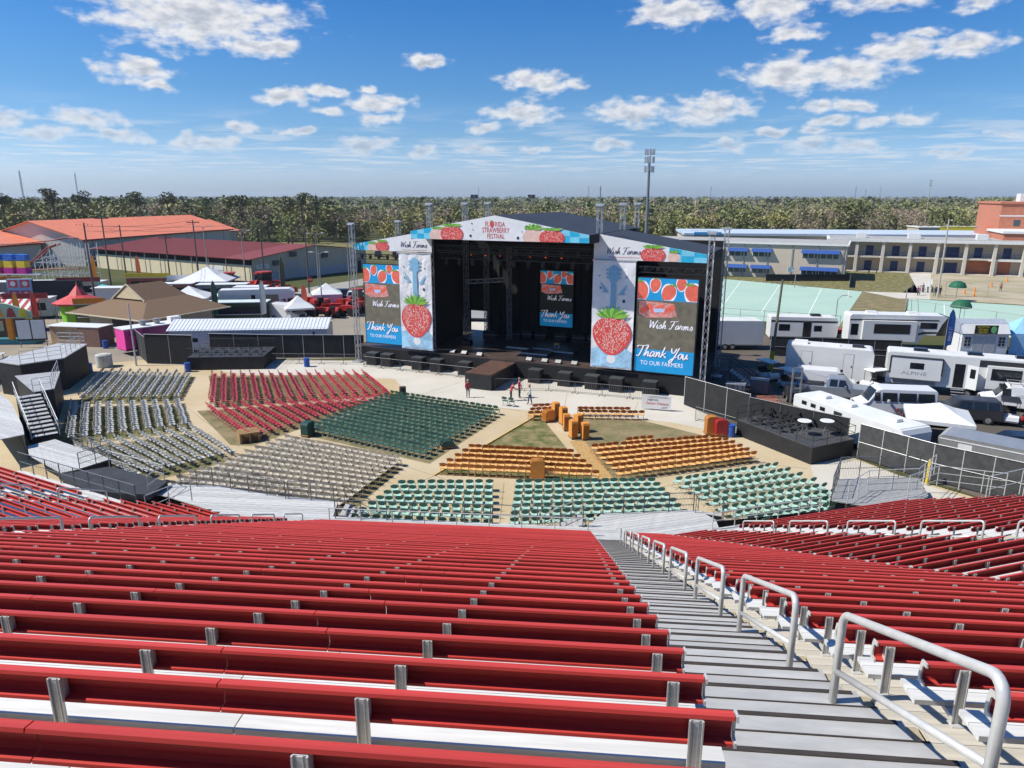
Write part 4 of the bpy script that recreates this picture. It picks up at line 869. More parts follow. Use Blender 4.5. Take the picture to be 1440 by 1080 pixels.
wing(-17.6, -8.3, [(-17.6, 11.88), (-8.3, 11.88), (-8.3, 13.35), (-9.05, 13.9), (-17.6, 12.48)], 'white fascia banner with strawberries above the left screen', -1)
wing(8.45, 18.4, [(8.45, 11.8), (18.4, 11.8), (18.4, 12.5), (9.0, 14.0), (8.45, 14.0)], 'white fascia banner with strawberries above the right screen', 1)
# tall strawberry banners
def tall(x0, x1, label):
    t = thing('hanging_banner', label, 'banner', SO, SA); cx = (x0+x1)/2; wd = x1-x0
    nx, nz = 10, 24; m = MB(); vs = []; rs = random.Random(int(x0))
    for j in range(nz+1):
        for i in range(nx+1): vs.append((x0+wd*i/nx, -.30+.035*sin(i*1.9+j*.35)*sin(j*.6+i*.2)+rs.uniform(-.012, .012), 2.0+9.72*j/nz))
    m.add(vs, [(j*(nx+1)+i, j*(nx+1)+i+1, (j+1)*(nx+1)+i+1, (j+1)*(nx+1)+i) for j in range(nz) for i in range(nx)])
    o = m.build('cloth', PAPER, t); md = o.modifiers.new('thickness', 'SOLIDIFY'); md.thickness = .02
    y = -.36
    MB().prism_y(clip_h([(x0+.05, 2.1), (x1-.05, 2.1), (x1-.05, 3.6), (cx+.5, 4.3), (cx, 3.4), (cx-.6, 4.1), (x0+.05, 3.7)], lo=2.05), y+.012, y+.016).build('water_print', SKYP, t)
    m = MB(); m.prism_y([(cx-.28, 6.9), (cx+.28, 6.9), (cx+.22, 9.8), (cx-.22, 9.8)], y+.004, y+.010); m.prism_y([(cx-.22, 9.8), (cx+.22, 9.8), (cx+.5, 10.2), (cx+.42, 11.1), (cx+.1, 11.35), (cx-.1, 11.35), (cx-.42, 11.1), (cx-.5, 10.2)], y+.004, y+.010)
    for q in range(3):
        for s_ in (-1, 1): m.disc_y(cx+s_*.58, y+.010, 10.25+.35*q, .12, .1, 8, .006)
    m.prism_y([(cx-.4, 8.9), (cx-1.3, 9.9), (cx-.9, 9.0), (cx-1.2, 8.9)], y+.004, y+.010); m.prism_y([(cx+.4, 8.7), (cx+1.3, 9.7), (cx+.95, 8.9), (cx+1.2, 8.8)], y+.004, y+.010)
    m.build('guitar_neck', BLUEG, t)
    m = MB()
    for (a, b, s_) in ((-1.2, 9.3, .08), (-.9, 7.4, .09), (1.0, 8.2, .13), (1.15, 10.3, .06), (-1.3, 10.4, .06), (.9, 7.3, .07)): m.disc_y(cx+a, y+.010, b, s_, s_*1.2, 8, .006)
    m.build('note_marks', NAVY, t)
    MB().disc_y(cx, y+.011, 2.85, .42, .42, 18, .004).build('disc_print', PAPER, t)
    berry(t, cx, 5.2, wd*.93, 3.55, y, seeds=520, leaves=9, leafs=1.0)
    rod = MB(); rod.bar((x0-.1, -.3, 11.75), (x1+.1, -.3, 11.75), .05, 6); rod.bar((x0, -.3, 1.98), (x1, -.3, 1.98), .03, 6); rod.build('batten', TRUSS, t)
tall(-12.05, -8.3, 'tall hanging banner with a strawberry guitar left of the stage opening'); tall(8.5, 12.4, 'tall hanging banner with a strawberry guitar right of the stage opening')
# LED screens
E1 = .25
SB = M('screen blue', (.01, .25, .52), .5, emit=E1, var=.04); SK = M('screen brown grey', (.125, .115, .085), .5, emit=E1, var=.25, scale=1.5); SW_ = M('screen white', (.72, .72, .80), .5, emit=E1); SR = M('screen berry red', (.62, .12, .08), .5, emit=E1, var=.15); SP_ = M('screen punnet pink', (.52, .22, .20), .5, emit=E1, var=.4, scale=4); SG = M('screen leaf', (.10, .30, .05), .5, emit=E1); SDK = M('screen dark', (.012, .014, .010), .5, emit=E1)
def screen(x0, x1, z0, z1, y, label, mid=SK):
    t = thing('video_screen', label, 'screen', SO, SA); wd, hh = x1-x0, z1-z0; X = lambda a: x0+wd*a; Z = lambda a: z0+hh*a
    MB().box(x0-.06, x1+.06, y+.01, y+.35, z0-.08, z1+.08).build('cabinet', BLKP, t)
    MB().box(x0, x1, y-.004, y+.004, Z(.245), Z(.77)).build('middle_picture', mid, t); MB().box(x0, x1, y-.004, y+.004, Z(.77), z1).build('top_picture', SB, t); MB().box(x0, x1, y-.004, y+.004, z0, Z(.245)).build('bottom_picture', SB, t)
    for (a, b, s_, tl) in ((.05, .87, .26, .2), (.30, .935, .17, -.2), (.53, .86, .22, -.5), (.73, .955, .16, -.1), (.93, .86, .26, .5)):
        Pw = clip_h(berry_shape(X(a), Z(b), wd*s_*1.16, wd*s_*1.5), lo=Z(.775), hi=z1-.01, xlo=x0+.01, xhi=x1-.01)
        if len(Pw) > 2: MB().prism_y(Pw, y-.009, y-.006).build('berry_outline', SW_, t)
        berry(t, X(a), Z(b), wd*s_, wd*s_*1.32, y-.011, lo=Z(.78), hi=z1-.012, xlo=x0+.012, xhi=x1-.012, body=SR, seeds=0, leaves=5, leafs=.8, tilt=tl)
    m = MB(); m.prism_y([(X(.04), Z(.76)), (X(.62), Z(.745)), (X(.68), Z(.615)), (X(.58), Z(.60)), (X(.18), Z(.585)), (X(.04), Z(.62))], y-.010, y-.006); m.build('punnet_picture', SP_, t)
    m = MB()
    for q in range(9): m.disc_y(X(.10+.062*q), y-.011, Z(.66+.02*(q % 3)), wd*.052, wd*.05, 9, .003)
    m.build('berries_in_punnet', SR, t)
    m = MB(); m.prism_y([(X(.28), Z(.685)), (X(.48), Z(.69)), (X(.46), Z(.65)), (X(.30), Z(.645))], y-.016, y-.014); m.build('punnet_label', M('screen pale blue', (.35, .45, .65), .5, emit=E1), t)
    script('Thank You', wd*.195, NAVY, t, X(.46)+.05, y-.006, Z(.165)-.05, wgt=.10, name='lettering_shadow'); script('Wish Farms', wd*.142, SW_, t, X(.58), y-.012, Z(.475), wgt=.085); script('Thank You', wd*.195, SW_, t, X(.46), y-.012, Z(.165), wgt=.09); text('TO OUR FARMERS', wd*.105, SW_, t, (X(.47), y-.012, Z(.075)), xs=.85)
screen(-16.6, -12.15, 2.2, 10.45, -.12, 'tall video screen with strawberries left of the stage'); screen(12.6, 17.85, 1.95, 10.35, -.12, 'tall video screen with strawberries right of the stage')
screen(-1.35, 2.5, 3.2, 9.35, 11.6, 'small video screen with strawberries deep inside the stage', SDK)
# crowd barricade along the stage front
def barricade(p, q, label, wdt=2.3):
    p = np.array(p[:2]); q = np.array(q[:2]); L = np.linalg.norm(q-p); n = max(1, int(round(L/wdt))); a = atan2(q[1]-p[1], q[0]-p[0]); w_ = L/n
    m = MB(); m.tube([(0.03, 0, 0), (0.03, 0, 1.08), (w_-.03, 0, 1.08), (w_-.03, 0, 0)], .022, 6); m.bar((.03, 0, .16), (w_-.03, 0, .16), .018, 5); me = m.mesh('frame', RAILD)
    m = MB()
    for k in range(1, 15): m.bar((w_*k/15, 0, .16), (w_*k/15, 0, 1.08), .010, 3)
    me2 = m.mesh('bars', RAILD); m = MB(); m.bar((.25, -.3, .02), (.25, .3, .02), .02); m.bar((w_-.25, -.3, .02), (w_-.25, .3, .02), .02); me3 = m.mesh('foot', RAILD)
    for k in range(n):
        c = p+(q-p)*k/n
        t = thing('crowd_barrier', '%s steel crowd barrier from the left %s' % (ordw(k+1), label), 'barrier', (c[0], c[1], 0), a, 'crowd barriers')
        put(me, 'frame', t); put(me2, 'bars', t); put(me3, 'foot', t)
barricade(sw(-15.8, -2.0), sw(-2.2, -2.0), 'before the left half of the stage'); barricade(sw(.9, -5.0), sw(5.5, -3.2), 'beside the runway end'); barricade(sw(5.5, -3.2), sw(15.5, -2.6), 'before the right half of the stage')
barricade((-27.5, 74.2), (-15.5, 73.6), 'behind the far red chairs'); barricade((14.6, 54.2), (16.9, 51.2), 'beside the right fence')
# ------------------------------------------------------------ vehicles and trailers
def wheelset(t, xs, w_, r=.36, wd=.24, y_in=.0):
    for x in xs:
        for s_ in (-1, 1):
            m = MB(); m.wheel(x, s_*(w_/2-wd/2+.01), r, r, wd, 16); o = m.build('wheel', RUBBER, t)
            MB().wheel(x, s_*(w_/2+.012), r, r*.6, .03, 12).build('rim', CHROME, o)
def car(kind, x, y, rz, paint, label, cat='car', L=4.8, w_=1.9, h_=1.7, name=None):
    """nose towards local +x"""
    t = thing(name or {'suv': 'suv', 'van': 'van', 'pickup': 'pickup_truck', 'sedan': 'car', 'minibus': 'minibus'}[kind], label, cat, (x, y, 0), rz); hl = L/2
    P = {'suv': [(-1, .36), (-1, .62), (-.97, .66), (-.90, .97), (-.84, 1.0), (.10, 1.0), (.24, .97), (.44, .66), (.90, .60), (.99, .48), (1, .25), (1, .18), (-1, .18)],
         'pickup': [(-1, .30), (-1, .60), (-.30, .60), (-.27, .96), (-.2, 1.0), (.16, 1.0), (.24, .97), (.44, .64), (.90, .60), (.99, .48), (1, .24), (1, .18), (-1, .18)],
         'van': [(-1, .30), (-1, .94), (-.97, 1.0), (.30, 1.0), (.40, .95), (.66, .56), (.94, .47), (1, .38), (1, .15), (-1, .15)],
         'minibus': [(-1, .28), (-1, .92), (-.95, 1.0), (.42, 1.0), (.55, .94), (.74, .55), (.96, .44), (1, .34), (1, .14), (-1, .14)],
         'sedan': [(-1, .36), (-.98, .62), (-.66, .68), (-.42, .97), (-.3, 1.0), (.12, 1.0), (.22, .97), (.46, .66), (.90, .58), (.99, .46), (1, .24), (1, .18), (-1, .18)]}[kind]
    n = len(P); belt = .62 if kind != 'van' and kind != 'minibus' else .55
    vs = []
    for s_ in (-1, 1):
        for a, b in P: vs.append((a*hl, s_*(w_/2)*(1-.20*max(0, (b-belt)/(1-belt))**1.0*(1 if kind not in ('van', 'minibus') else .55)), b*h_))
    m = MB(); m.add(vs, [tuple(range(n)), tuple(range(2*n-1, n-1, -1))]+[(k, k+n, (k+1) % n+n, (k+1) % n) for k in range(n)]); body = m.build('body', paint, t)
    bv = body.modifiers.new('soft edges', 'BEVEL'); bv.width = .05; bv.segments = 2; bv.limit_method = 'ANGLE'; bv.angle_limit = radians(20)
    if kind == 'pickup':
        MB().box(-hl+.08, -.34*hl, -w_/2+.1, w_/2-.1, .42*h_, .605*h_+.001).build('bed_floor', BLKP, t)
    wins = {'suv': [(-.86, -.56), (-.52, -.18), (-.14, .16)], 'pickup': [(-.20, .02), (.05, .22)], 'van': [(.30, .52)], 'minibus': [(-.92, -.5), (-.47, -.02), (.02, .40), (.45, .60)], 'sedan': [(-.40, -.10), (-.06, .22)]}[kind]
    zb, zt_ = (belt+.02)*h_, .94*h_
    if kind == 'van': zb, zt_ = .60*h_, .90*h_
    if kind == 'minibus': zb, zt_ = .58*h_, .88*h_
    k_ = .20 if kind not in ('van', 'minibus') else .11
    yy = lambda z: w_/2*(1-k_*max(0, (z/h_-belt)/(1-belt)))+.006
    for (a, b) in wins:
        for s_ in (-1, 1):
            bb = b if b < .15 or kind in ('van', 'minibus') else b+.12; a2 = a; b2 = b
            m = MB(); q = [(a2*hl, s_*yy(zb), zb), (bb*hl, s_*yy(zb), zb), (b2*hl, s_*yy(zt_), zt_), (a2*hl+.05, s_*yy(zt_), zt_)]
            q2 = [(p[0], p[1]-s_*.01, p[2]) for p in q]; m.add(q+q2, [(0, 1, 2, 3), (7, 6, 5, 4), (0, 4, 5, 1), (1, 5, 6, 2), (2, 6, 7, 3), (3, 7, 4, 0)]); m.build('side_window', GLASS, t)
    # windscreen and rear window follow the profile
    def pane(i, nm):
        (a, b), (c, d) = P[i], P[i+1]; nx, nz = (d-b)*h_, -(c-a)*hl; l_ = hypot(nx, nz); nx, nz = nx/l_*-.012, nz/l_*-.012
        f = lambda z: (w_/2)*(1-k_*max(0, (z-belt)/(1-belt)))*.90; m = MB()
        q = [(a*hl+nx, -f(b), b*h_+nz), (a*hl+nx, f(b), b*h_+nz), (c*hl+nx, f(d), d*h_+nz), (c*hl+nx, -f(d), d*h_+nz)]
        q2 = [(p[0]-nx*.8, p[1], p[2]-nz*.8) for p in q]; m.add(q+q2, [(0, 1, 2, 3), (7, 6, 5, 4), (0, 4, 5, 1), (1, 5, 6, 2), (2, 6, 7, 3), (3, 7, 4, 0)]); m.build(nm, GLASS, t)
    ws = {'suv': 6, 'pickup': 6, 'van': 4, 'minibus': 4, 'sedan': 6}[kind]; pane(ws, 'windscreen')
    if kind in ('suv', 'sedan'): pane(2, 'rear_window')
    for s_ in (-1, 1):
        MB().box(hl-.10, hl+.012, s_*w_/2*.82-.17, s_*w_/2*.82+.17, .42*h_*(.85 if kind in ('van', 'minibus') else 1), .50*h_*(.85 if kind in ('van', 'minibus') else 1)).build('headlight', WHITE, t)
        MB().box(-hl-.012, -hl+.05, s_*w_/2*.88-.09, s_*w_/2*.88+.09, .44*h_, .60*h_).build('tail_light', M('red lamp lens', (.4, .02, .02), .3), t)
        m = MB(); m.box(.22*hl, .27*hl, s_*(w_/2+.12)-.09, s_*(w_/2+.12)+.09, (belt+.02)*h_, (belt+.10)*h_); m.build('mirror', paint, t)
    MB().box(hl-.05, hl+.018, -w_*.3, w_*.3, .28*h_, .42*h_).build('grille', BLKP, t)
    m = MB(); m.box(-hl-.03, -hl+.06, -w_/2*.95, w_/2*.95, .2*h_, .30*h_); m.box(hl-.06, hl+.04, -w_/2*.95, w_/2*.95, .17*h_, .26*h_); m.build('bumper', BLKP, t)
    wheelset(t, (-.60*hl, .62*hl), w_, .36 if h_ < 2 else .38)
    return t
PW = M('white car paint', (.64, .64, .64), .3, 0, .03, spec=.6); PS = M('silver car paint', (.33, .36, .40), .3, .5, .04); PG = M('graphite car paint', (.055, .055, .06), .25, .4, .05); PBK = M('black car paint', (.012, .013, .016), .2, 0, .05, spec=.7); PRED = M('red car paint', (.35, .02, .02), .3)
RVW = M('white fibreglass', (.66, .66, .64), .35, 0, .05, .8); RVG = M('grey trailer stripe', (.05, .05, .055), .4); RVT = M('trailer roof', (.58, .58, .56), .7, 0, .12, 1.0); CHAR = M('charcoal panel', (.03, .03, .033), .4)
def ac(t, x, y, z, col=WHITE, s=1.): MB().prism_x([(-.36*s, 0), (.36*s, 0), (.28*s, .24*s), (-.28*s, .24*s)], x-.5*s, x+.5*s).build('roof_unit', col, t, loc=(0, y, z))
def trailer(x, y, rz, L, w_, h_, label, body=RVW, name='trailer', axles=2, clear=.55, wins=(), doors=(), stripe=None, acs=(), rear=None, roof=RVT, cat='trailer', tongue=True, group=None):
    """box trailer, front towards local +x, the side with doors faces local -y"""
    t = thing(name, label, cat, (x, y, 0), rz, group); hl = L/2
    m = MB(); m.prism_y([(-hl, clear), (hl*.97, clear), (hl, clear+.5), (hl, h_-.35), (hl-.18, h_-.05), (hl-.3, h_), (-hl+.05, h_), (-hl, h_-.06)], -w_/2, w_/2); m.build('body', body, t)
    MB().box(-hl+.06, hl-.36, -w_/2+.05, w_/2-.05, h_+.002, h_+.03).build('roof', roof, t)
    MB().box(-hl+.3, hl-.5, -w_/2+.25, w_/2-.25, clear-.18, clear-.004).build('chassis', BLKP, t)
    if stripe:
        for (z0, z1, c) in stripe: MB().box(-hl+.01, hl-.1, -w_/2-.008, -w_/2-.001, z0, z1).build('stripe', c, t)
    for (a, b, z0, z1) in wins:
        m = MB(); m.box(a, b, -w_/2-.018, -w_/2-.002, z0, z1); o = m.build('window', GLASS, t); MB().box(a-.05, b+.05, -w_/2-.012, -w_/2-.001, z0-.05, z1+.05).build('window_frame', CHAR, o)
    for (a, b, z0, z1, c) in doors:
        o = MB().box(a, b, -w_/2-.022, -w_/2-.002, z0, z1).build('door', c, t); MB().box(a-.04, b+.04, -w_/2-.012, -w_/2-.001, z0-.04, z1+.04).build('door_frame', GREYM, o); MB().box(b-.16, b-.08, -w_/2-.05, -w_/2-.02, (z0+z1)/2-.08, (z0+z1)/2+.06).build('door_handle', BLKP, o)
    for (a, c, s_) in acs: ac(t, a, 0, h_+.03, c, s_)
    sp = .85; x0 = -hl*.18-(axles-1)*sp/2; wheelset(t, [x0+sp*k for k in range(axles)], w_, .36)
    if tongue: MB().prism([(hl-.1, -.5), (hl+1.0, -.05), (hl+1.0, .05), (hl-.1, .5)], clear-.1, clear).build('tongue', BLKP, t)
    if rear: MB().box(-hl-.02, -hl-.002, -.45, .3, 1.25, 1.85).build('rear_window', GLASS, t)
    return t
# long white restroom trailer along the right fence
a = atan2(47.9-56.5, 30.4-23.0)
trailer(24.9, 49.0, radians(-68), 9.8, 2.6, 2.45, 'long low white trailer parked along the chain link fence at right', axles=3, clear=.4, doors=((-.9, -.2, .55, 2.2, CHAR), (4.0, 4.6, .55, 2.15, GLASS)), wins=((-4.0, -3.6, 1.95, 2.15), (-3.1, -2.7, 1.95, 2.15), (-2.2, -1.8, 1.95, 2.15)), acs=((-3.2, WHITE, .9), (-.8, WHITE, .9), (3.0, WHITE, .9)), roof=WHITE, tongue=False)
trailer(30.4, 66.6, atan2(64.4-67.6, 34.1-27.2)+pi, 7.6, 2.6, 3.5, 'white box trailer with two outlined doors, half in the shade of the stage', doors=((-2.4, -1.5, .8, 3.0, WHITE), (1.3, 2.1, .8, 3.0, WHITE)), acs=((-2.6, WHITE, 1.2), (2.4, CHAR, 1.0), (.5, WHITE, .7)), tongue=False).rotation_euler[2] += pi
trailer(25.8, 82.2, radians(-2), 6.6, 2.6, 3.4, 'plain white cargo trailer beside the right end of the stage', stripe=((.56, .66, GREYM),), tongue=False)
trailer(35.6, 86.4, radians(-8), 7.8, 2.5, 3.1, 'white travel trailer with dark stripe behind the screened fence', wins=((-2.9, -1.7, 1.5, 2.2), (1.2, 2.0, 1.5, 2.1)), doors=((-.1, .8, .7, 2.6, GLASS),), stripe=((2.5, 2.72, CHAR), (.58, .75, CHAR)), acs=((1.5, BLKP, 1.1),), name='travel_trailer')
# big fifth wheel and the grey trimmed travel trailer
t = thing('fifth_wheel_trailer', 'tall white and black fifth wheel camper before the mint ball court', 'camper', (45.2, 82.6, 0), radians(-9)); hl = 5.6
m = MB(); m.prism_y([(-hl, .75), (2.0, .75), (2.6, 1.75), (5.2, 1.75), (5.9, 2.4), (5.5, 3.6), (4.6, 4.0), (-hl+.2, 4.0), (-hl, 3.8)], -1.3, 1.3); m.build('body', RVW, t)
m = MB(); m.prism_y([(3.9, 1.72), (5.25, 1.72), (5.96, 2.4), (5.56, 3.62), (5.0, 3.95), (4.4, 3.0)], -1.31, 1.31); m.build('nose', PBK, t)
m = MB(); m.prism_y([(-hl, 3.45), (3.9, 3.55), (4.2, 3.4), (-hl, 3.3)], -1.312, -1.302); m.prism_y([(2.0, 1.95), (2.6, 2.15), (4.5, 2.15), (4.5, 2.0), (2.7, 1.9), (2.0, 1.7)], -1.312, -1.302); m.build('stripe', CHAR, t)
m = MB(); m.box(-4.2, 1.6, -1.75, -1.3, 1.0, 3.35); m.build('slide_out', RVW, t)
for (x0, x1, z0, z1, yy_) in ((-3.0, .9, 1.9, 3.0, -1.77), (2.1, 3.9, 2.5, 3.2, -1.318), (-5.4, -4.6, 1.6, 2.9, -1.318)): MB().box(x0, x1, yy_, yy_+.015, z0, z1).build('window', GLASS, t)
for x_ in (-3, 1.5): ac(t, x_, 0, 4.0, WHITE, 1.1)
wheelset(t, (-2.2, -1.25), 2.6, .38)
t = thing('travel_trailer', 'long white and charcoal camper with open entry door, lettered on its side', 'camper', (40.4, 61.8, 0), radians(-24.5)); hl = 6.2
m = MB(); m.prism_y([(-hl, .8), (6, .8), (6.4, 1.6), (6.2, 3.4), (5.8, 3.65), (-hl+.1, 3.65), (-hl, 3.5)], -1.3, 1.3); m.build('body', RVW, t)
MB().box(-hl+.1, 5.7, -1.2, 1.2, 3.652, 3.69).build('roof', RVT, t)
m = MB(); m.box(-5.9, -1.9, -1.62, -1.3, 1.35, 3.3); m.build('slide_out', RVW, t); m = MB(); m.box(-5.95, -1.85, -1.66, -1.3, 3.28, 3.36); m.box(-6.0, -5.9, -1.64, -1.3, 1.8, 3.3); m.box(-1.92, -1.8, -1.64, -1.3, 1.8, 3.3); m.build('slide_trim', CHAR, t)
text('ALPINE', .42, M('grey lettering', (.30, .30, .31)), t, (-4.0, -1.625, 1.75), xs=1.5)
MB().box(-4.4, -3.3, -1.635, -1.62, 2.3, 2.85).build('window', GLASS, t)
m = MB(); m.box(-.9, -.1, -1.315, -1.302, .9, 3.0); m.build('doorway', PBK, t); m = MB(); m.rbox(.45, -1.66, 1.95, .95, .05, 2.1, -.7); o = m.build('door', RVW, t); m = MB(); m.rbox(.45, -1.70, 2.3, .45, .03, .8, -.7); m.build('door_window', GLASS, o)
m = MB(); m.box(1.5, 4.3, -1.68, -1.3, 1.1, 3.1); m.build('slide_out', RVW, t); MB().box(1.8, 4.0, -1.70, -1.68, 1.9, 2.9).build('window', GLASS, t)
m = MB(); m.box(.9, 6.2, -1.314, -1.302, 2.9, 3.5); m.box(4.4, 6.2, -1.314, -1.302, 1.0, 3.0); m.build('dark_panel', CHAR, t)
m = MB(); m.prism_x([(-1.3, 3.45), (-3.6, 3.0), (-3.6, 2.95), (-1.3, 3.38)], 4.2, 6.2); m.bar((4.3, -3.55, 2.95), (4.3, -1.35, 1.4), .03); m.bar((6.1, -3.55, 2.95), (6.1, -1.35, 1.4), .03); m.build('awning', CHAR, t)
m = MB()
for k in range(4): m.box(-1.0, -.0, -1.62-.26*k, -1.38-.26*k, .72-.19*k, .76-.19*k)
m.build('entry_steps', GREYM, t)
for (x_, c) in ((-3.6, PBK), (.6, PBK), (4.2, PBK)): ac(t, x_, 0, 3.68, c, 1.1)
MB().box(-5.6, -2.2, -1.305, -1.301, .85, 1.2).build('hatch', GREYM, t); wheelset(t, (.3, 1.2), 2.6, .38)
# vehicles on the lot
car('pickup', 28.6, 60.6, atan2(-1.6, 3.6), PS, 'silver pickup truck behind the long white trailer', 'truck', 5.8, 2.0, 1.95)
car('van', 28.9, 63.3, atan2(-1.4, 3.6), PW, 'white van nosed in behind the silver pickup', 'van', 5.2, 2.0, 2.0)
car('minibus', 31.0, 55.6, atan2(1.2, -4.2)+pi+.12, PW, 'white passenger van with dark side windows beside the pop-up tent', 'van', 5.9, 2.05, 2.35).rotation_euler[2] += pi
car('suv', 35.9, 54.2, atan2(1.3, -4.0), PG, 'dark graphite suv right of the white pop-up tent', 'car', 5.1, 2.0, 1.85)
car('van', 42.4, 57.0, atan2(2.2, -4.6), PW, 'white work van with a roof rack at the right edge', 'van', 5.8, 2.0, 2.1)
car('sedan', 35.2, 46.4, atan2(-1.2, 4), PBK, 'black car at the right edge beyond the steel trailer', 'car', 4.6, 1.85, 1.45)
car('sedan', 32.6, 53.0, atan2(-1.2, 4), PBK, 'dark car roof peeking out between tent and passenger van', 'car', 4.4, 1.8, 1.4)
car('pickup', 39.4, 88.6, .1, PRED, 'red pickup truck between the two campers before the ball court', 'truck', 5.2, 1.95, 1.8)
t = thing('roof_rack', 'ladder rack on top of the white work van', 'rack', (42.4, 57.0, 2.1), atan2(2.2, -4.6))
for k in range(5): MB().bar((-2.4+.85*k, -.85, .12), (-2.4+.85*k, .85, .12), .03).build('cross_bar', GREYM, t)
for s_ in (-.8, .8): MB().bar((-2.5, s_, .2), (1.1, s_, .2), .03).build('side_bar', GREYM, t); MB().bar((-2.4, s_, 0), (-2.4, s_, .2), .03).build('foot', GREYM, t); MB().bar((1.0, s_, 0), (1.0, s_, .2), .03).build('foot', GREYM, t)
def golf_cart(x, y, rz, label, top=WHITE, body=PW):
    t = thing('golf_cart', label, 'golf cart', (x, y, 0), rz)
    MB().prism_y([(-1.15, .3), (1.1, .3), (1.2, .45), (1.15, .75), (.8, .85), (.62, .5), (-.1, .5), (-.12, .72), (-1.1, .74)], -.58, .58).build('body', body, t)
    m = MB(); m.box(-.75, -.15, -.52, .52, .74, .84); m.box(-.85, -.75, -.52, .52, .8, 1.2); m.build('seat', RUBBER, t)
    MB().prism_y([(-1.1, 1.84), (.85, 1.84), (.8, 1.92), (-1.05, 1.92)], -.62, .62).build('roof', top, t)
    for sx in (-.95, .72):
        for sy in (-.54, .54): MB().bar((sx, sy, .6), (sx, sy, 1.85), .022).build('roof_post', BLKP, t)
    wheelset(t, (-.75, .8), 1.16, .23, .16); return t
golf_cart(25.6, 63.4, radians(-80), 'white golf cart parked by the brown mat near the stage ramp'); golf_cart(33.4, 63.4, radians(-160), 'white golf cart behind the white van'); golf_cart(39.0, 53.4, radians(-120), 'golf cart with black roof right of the graphite suv', BLKP); golf_cart(24.8, 67.0, radians(-70), 'small white cart in the shade left of the box trailer'); golf_cart(40.8, 53.0, radians(-140), 'red golf cart at the right edge beside the work van', BLKP, PRED)
# forklift mast by the fence
t = thing('forklift', 'dark forklift with raised mast behind the black fence', 'forklift', (24.5, 59.8, 0), radians(-100))
MB().prism_y([(-1.2, .35), (.9, .35), (.9, .9), (.3, 1.0), (-.3, 1.05), (-1.0, 1.2), (-1.25, .9)], -.55, .55).build('body', CHAR, t)
m = MB(); m.box(.95, 1.1, -.42, -.30, .1, 3.2); m.box(.95, 1.1, .30, .42, .1, 3.2)
for z_ in (.4, 1.3, 2.2, 3.1): m.box(.97, 1.07, -.42, .42, z_, z_+.1)
m.build('mast', GREYM, t); m = MB(); m.box(1.1, 2.1, -.36, -.24, .15, .2); m.box(1.1, 2.1, .24, .36, .15, .2); m.build('fork', BLKP, t)
m = MB()
for sx in (-.9, .6):
    for sy in (-.5, .5): m.bar((sx, sy, .9), (sx*.9, sy*.95, 2.1), .04)
m.box(-.85, .58, -.5, .5, 2.1, 2.16); m.build('cage', BLKP, t); wheelset(t, (-.8, .6), 1.15, .32, .25)
MATM = M('rust brown road mat', (.26, .10, .07), .85, 0, .3, 1.0)
mb = MB()
for k in range(5): mb.rbox(22.0+1.05*k*.55, 60.0+2.6*k, .02, 2.6, 2.5, .03, -.15)
struct(mb.build('road_mat', MATM))
# tents
def popup(x, y, rz, s_, label, col=WHITEF, eave=2.2, peak=3.3, walls=(), group=None):
    t = thing('canopy_tent', label, 'tent', (x, y, 0), rz, group); h_ = s_/2
    m = MB(); m.add([(-h_, -h_, eave), (h_, -h_, eave), (h_, h_, eave), (-h_, h_, eave), (0, 0, peak)]+[(sx*h_*.5, sy*h_*.5, eave+(peak-eave)*.42) for sx, sy in ((-1, -1), (1, -1), (1, 1), (-1, 1))],
                    [(0, 1, 6, 5), (1, 2, 7, 6), (2, 3, 8, 7), (3, 0, 5, 8), (5, 6, 4), (6, 7, 4), (7, 8, 4), (8, 5, 4)]); o = m.build('canopy', col, t); md = o.modifiers.new('thickness', 'SOLIDIFY'); md.thickness = .02
    m = MB()
    for (a, b) in (((-h_, -h_), (h_, -h_)), ((h_, -h_), (h_, h_)), ((h_, h_), (-h_, h_)), ((-h_, h_), (-h_, -h_))): wall(m, [a, b], eave-.25, eave+.0, .012)
    m.build('valance', col, t)
    for sx in (-1, 1):
        for sy in (-1, 1): MB().bar((sx*(h_-.04), sy*(h_-.04), 0), (sx*(h_-.04), sy*(h_-.04), eave), .025).build('pole', GREYM, t)
    for wl in walls:
        m = MB(); a, b = [((-h_, -h_), (h_, -h_)), ((h_, -h_), (h_, h_)), ((h_, h_), (-h_, h_)), ((-h_, h_), (-h_, -h_))][wl]; wall(m, [a, b], .05, eave-.26, .015); m.build('side_wall', col, t)
    return t
popup(30.9, 49.3, radians(-25), 4.2, 'white pop-up tent beside the long trailer at right', eave=1.95, peak=2.85); popup(58.3, 80.2, radians(-8), 4.2, 'light blue pop-up tent at the right edge beside the white shed', M('light blue canvas', (.25, .48, .70), .7), walls=(0, 1), eave=2.4, peak=4.0)
# steel trailer bottom right
t = thing('steel_trailer', 'bare aluminium cargo trailer along the fence at the right edge', 'trailer', (31.6, 43.7, 0), radians(-43))
STL = M('brushed aluminium skin', (.50, .49, .46), .35, .6, .1, 1.2)
m = MB(); m.prism_y([(-3.2, .35), (3.6, .35), (3.7, 1.75), (3.5, 1.95), (-2.9, 1.95), (-3.2, 1.75)], -1.2, 1.2); m.build('body', STL, t); m = MB(); m.box(-3.1, 3.6, -1.222, -1.203, 1.65, 1.72); m.box(-3.1, 3.6, -1.222, -1.203, .4, .46); m.box(-2.0, -1.2, -1.22, -1.203, .6, 1.55); m.build('trim', WHITE, t); MB().lathe([(.25, 1.96), (.28, 2.04), (.2, 2.14)], 2.4, -.3, 12).build('roof_vent', BLKP, t); wheelset(t, (-.8, .1), 2.4, .34)
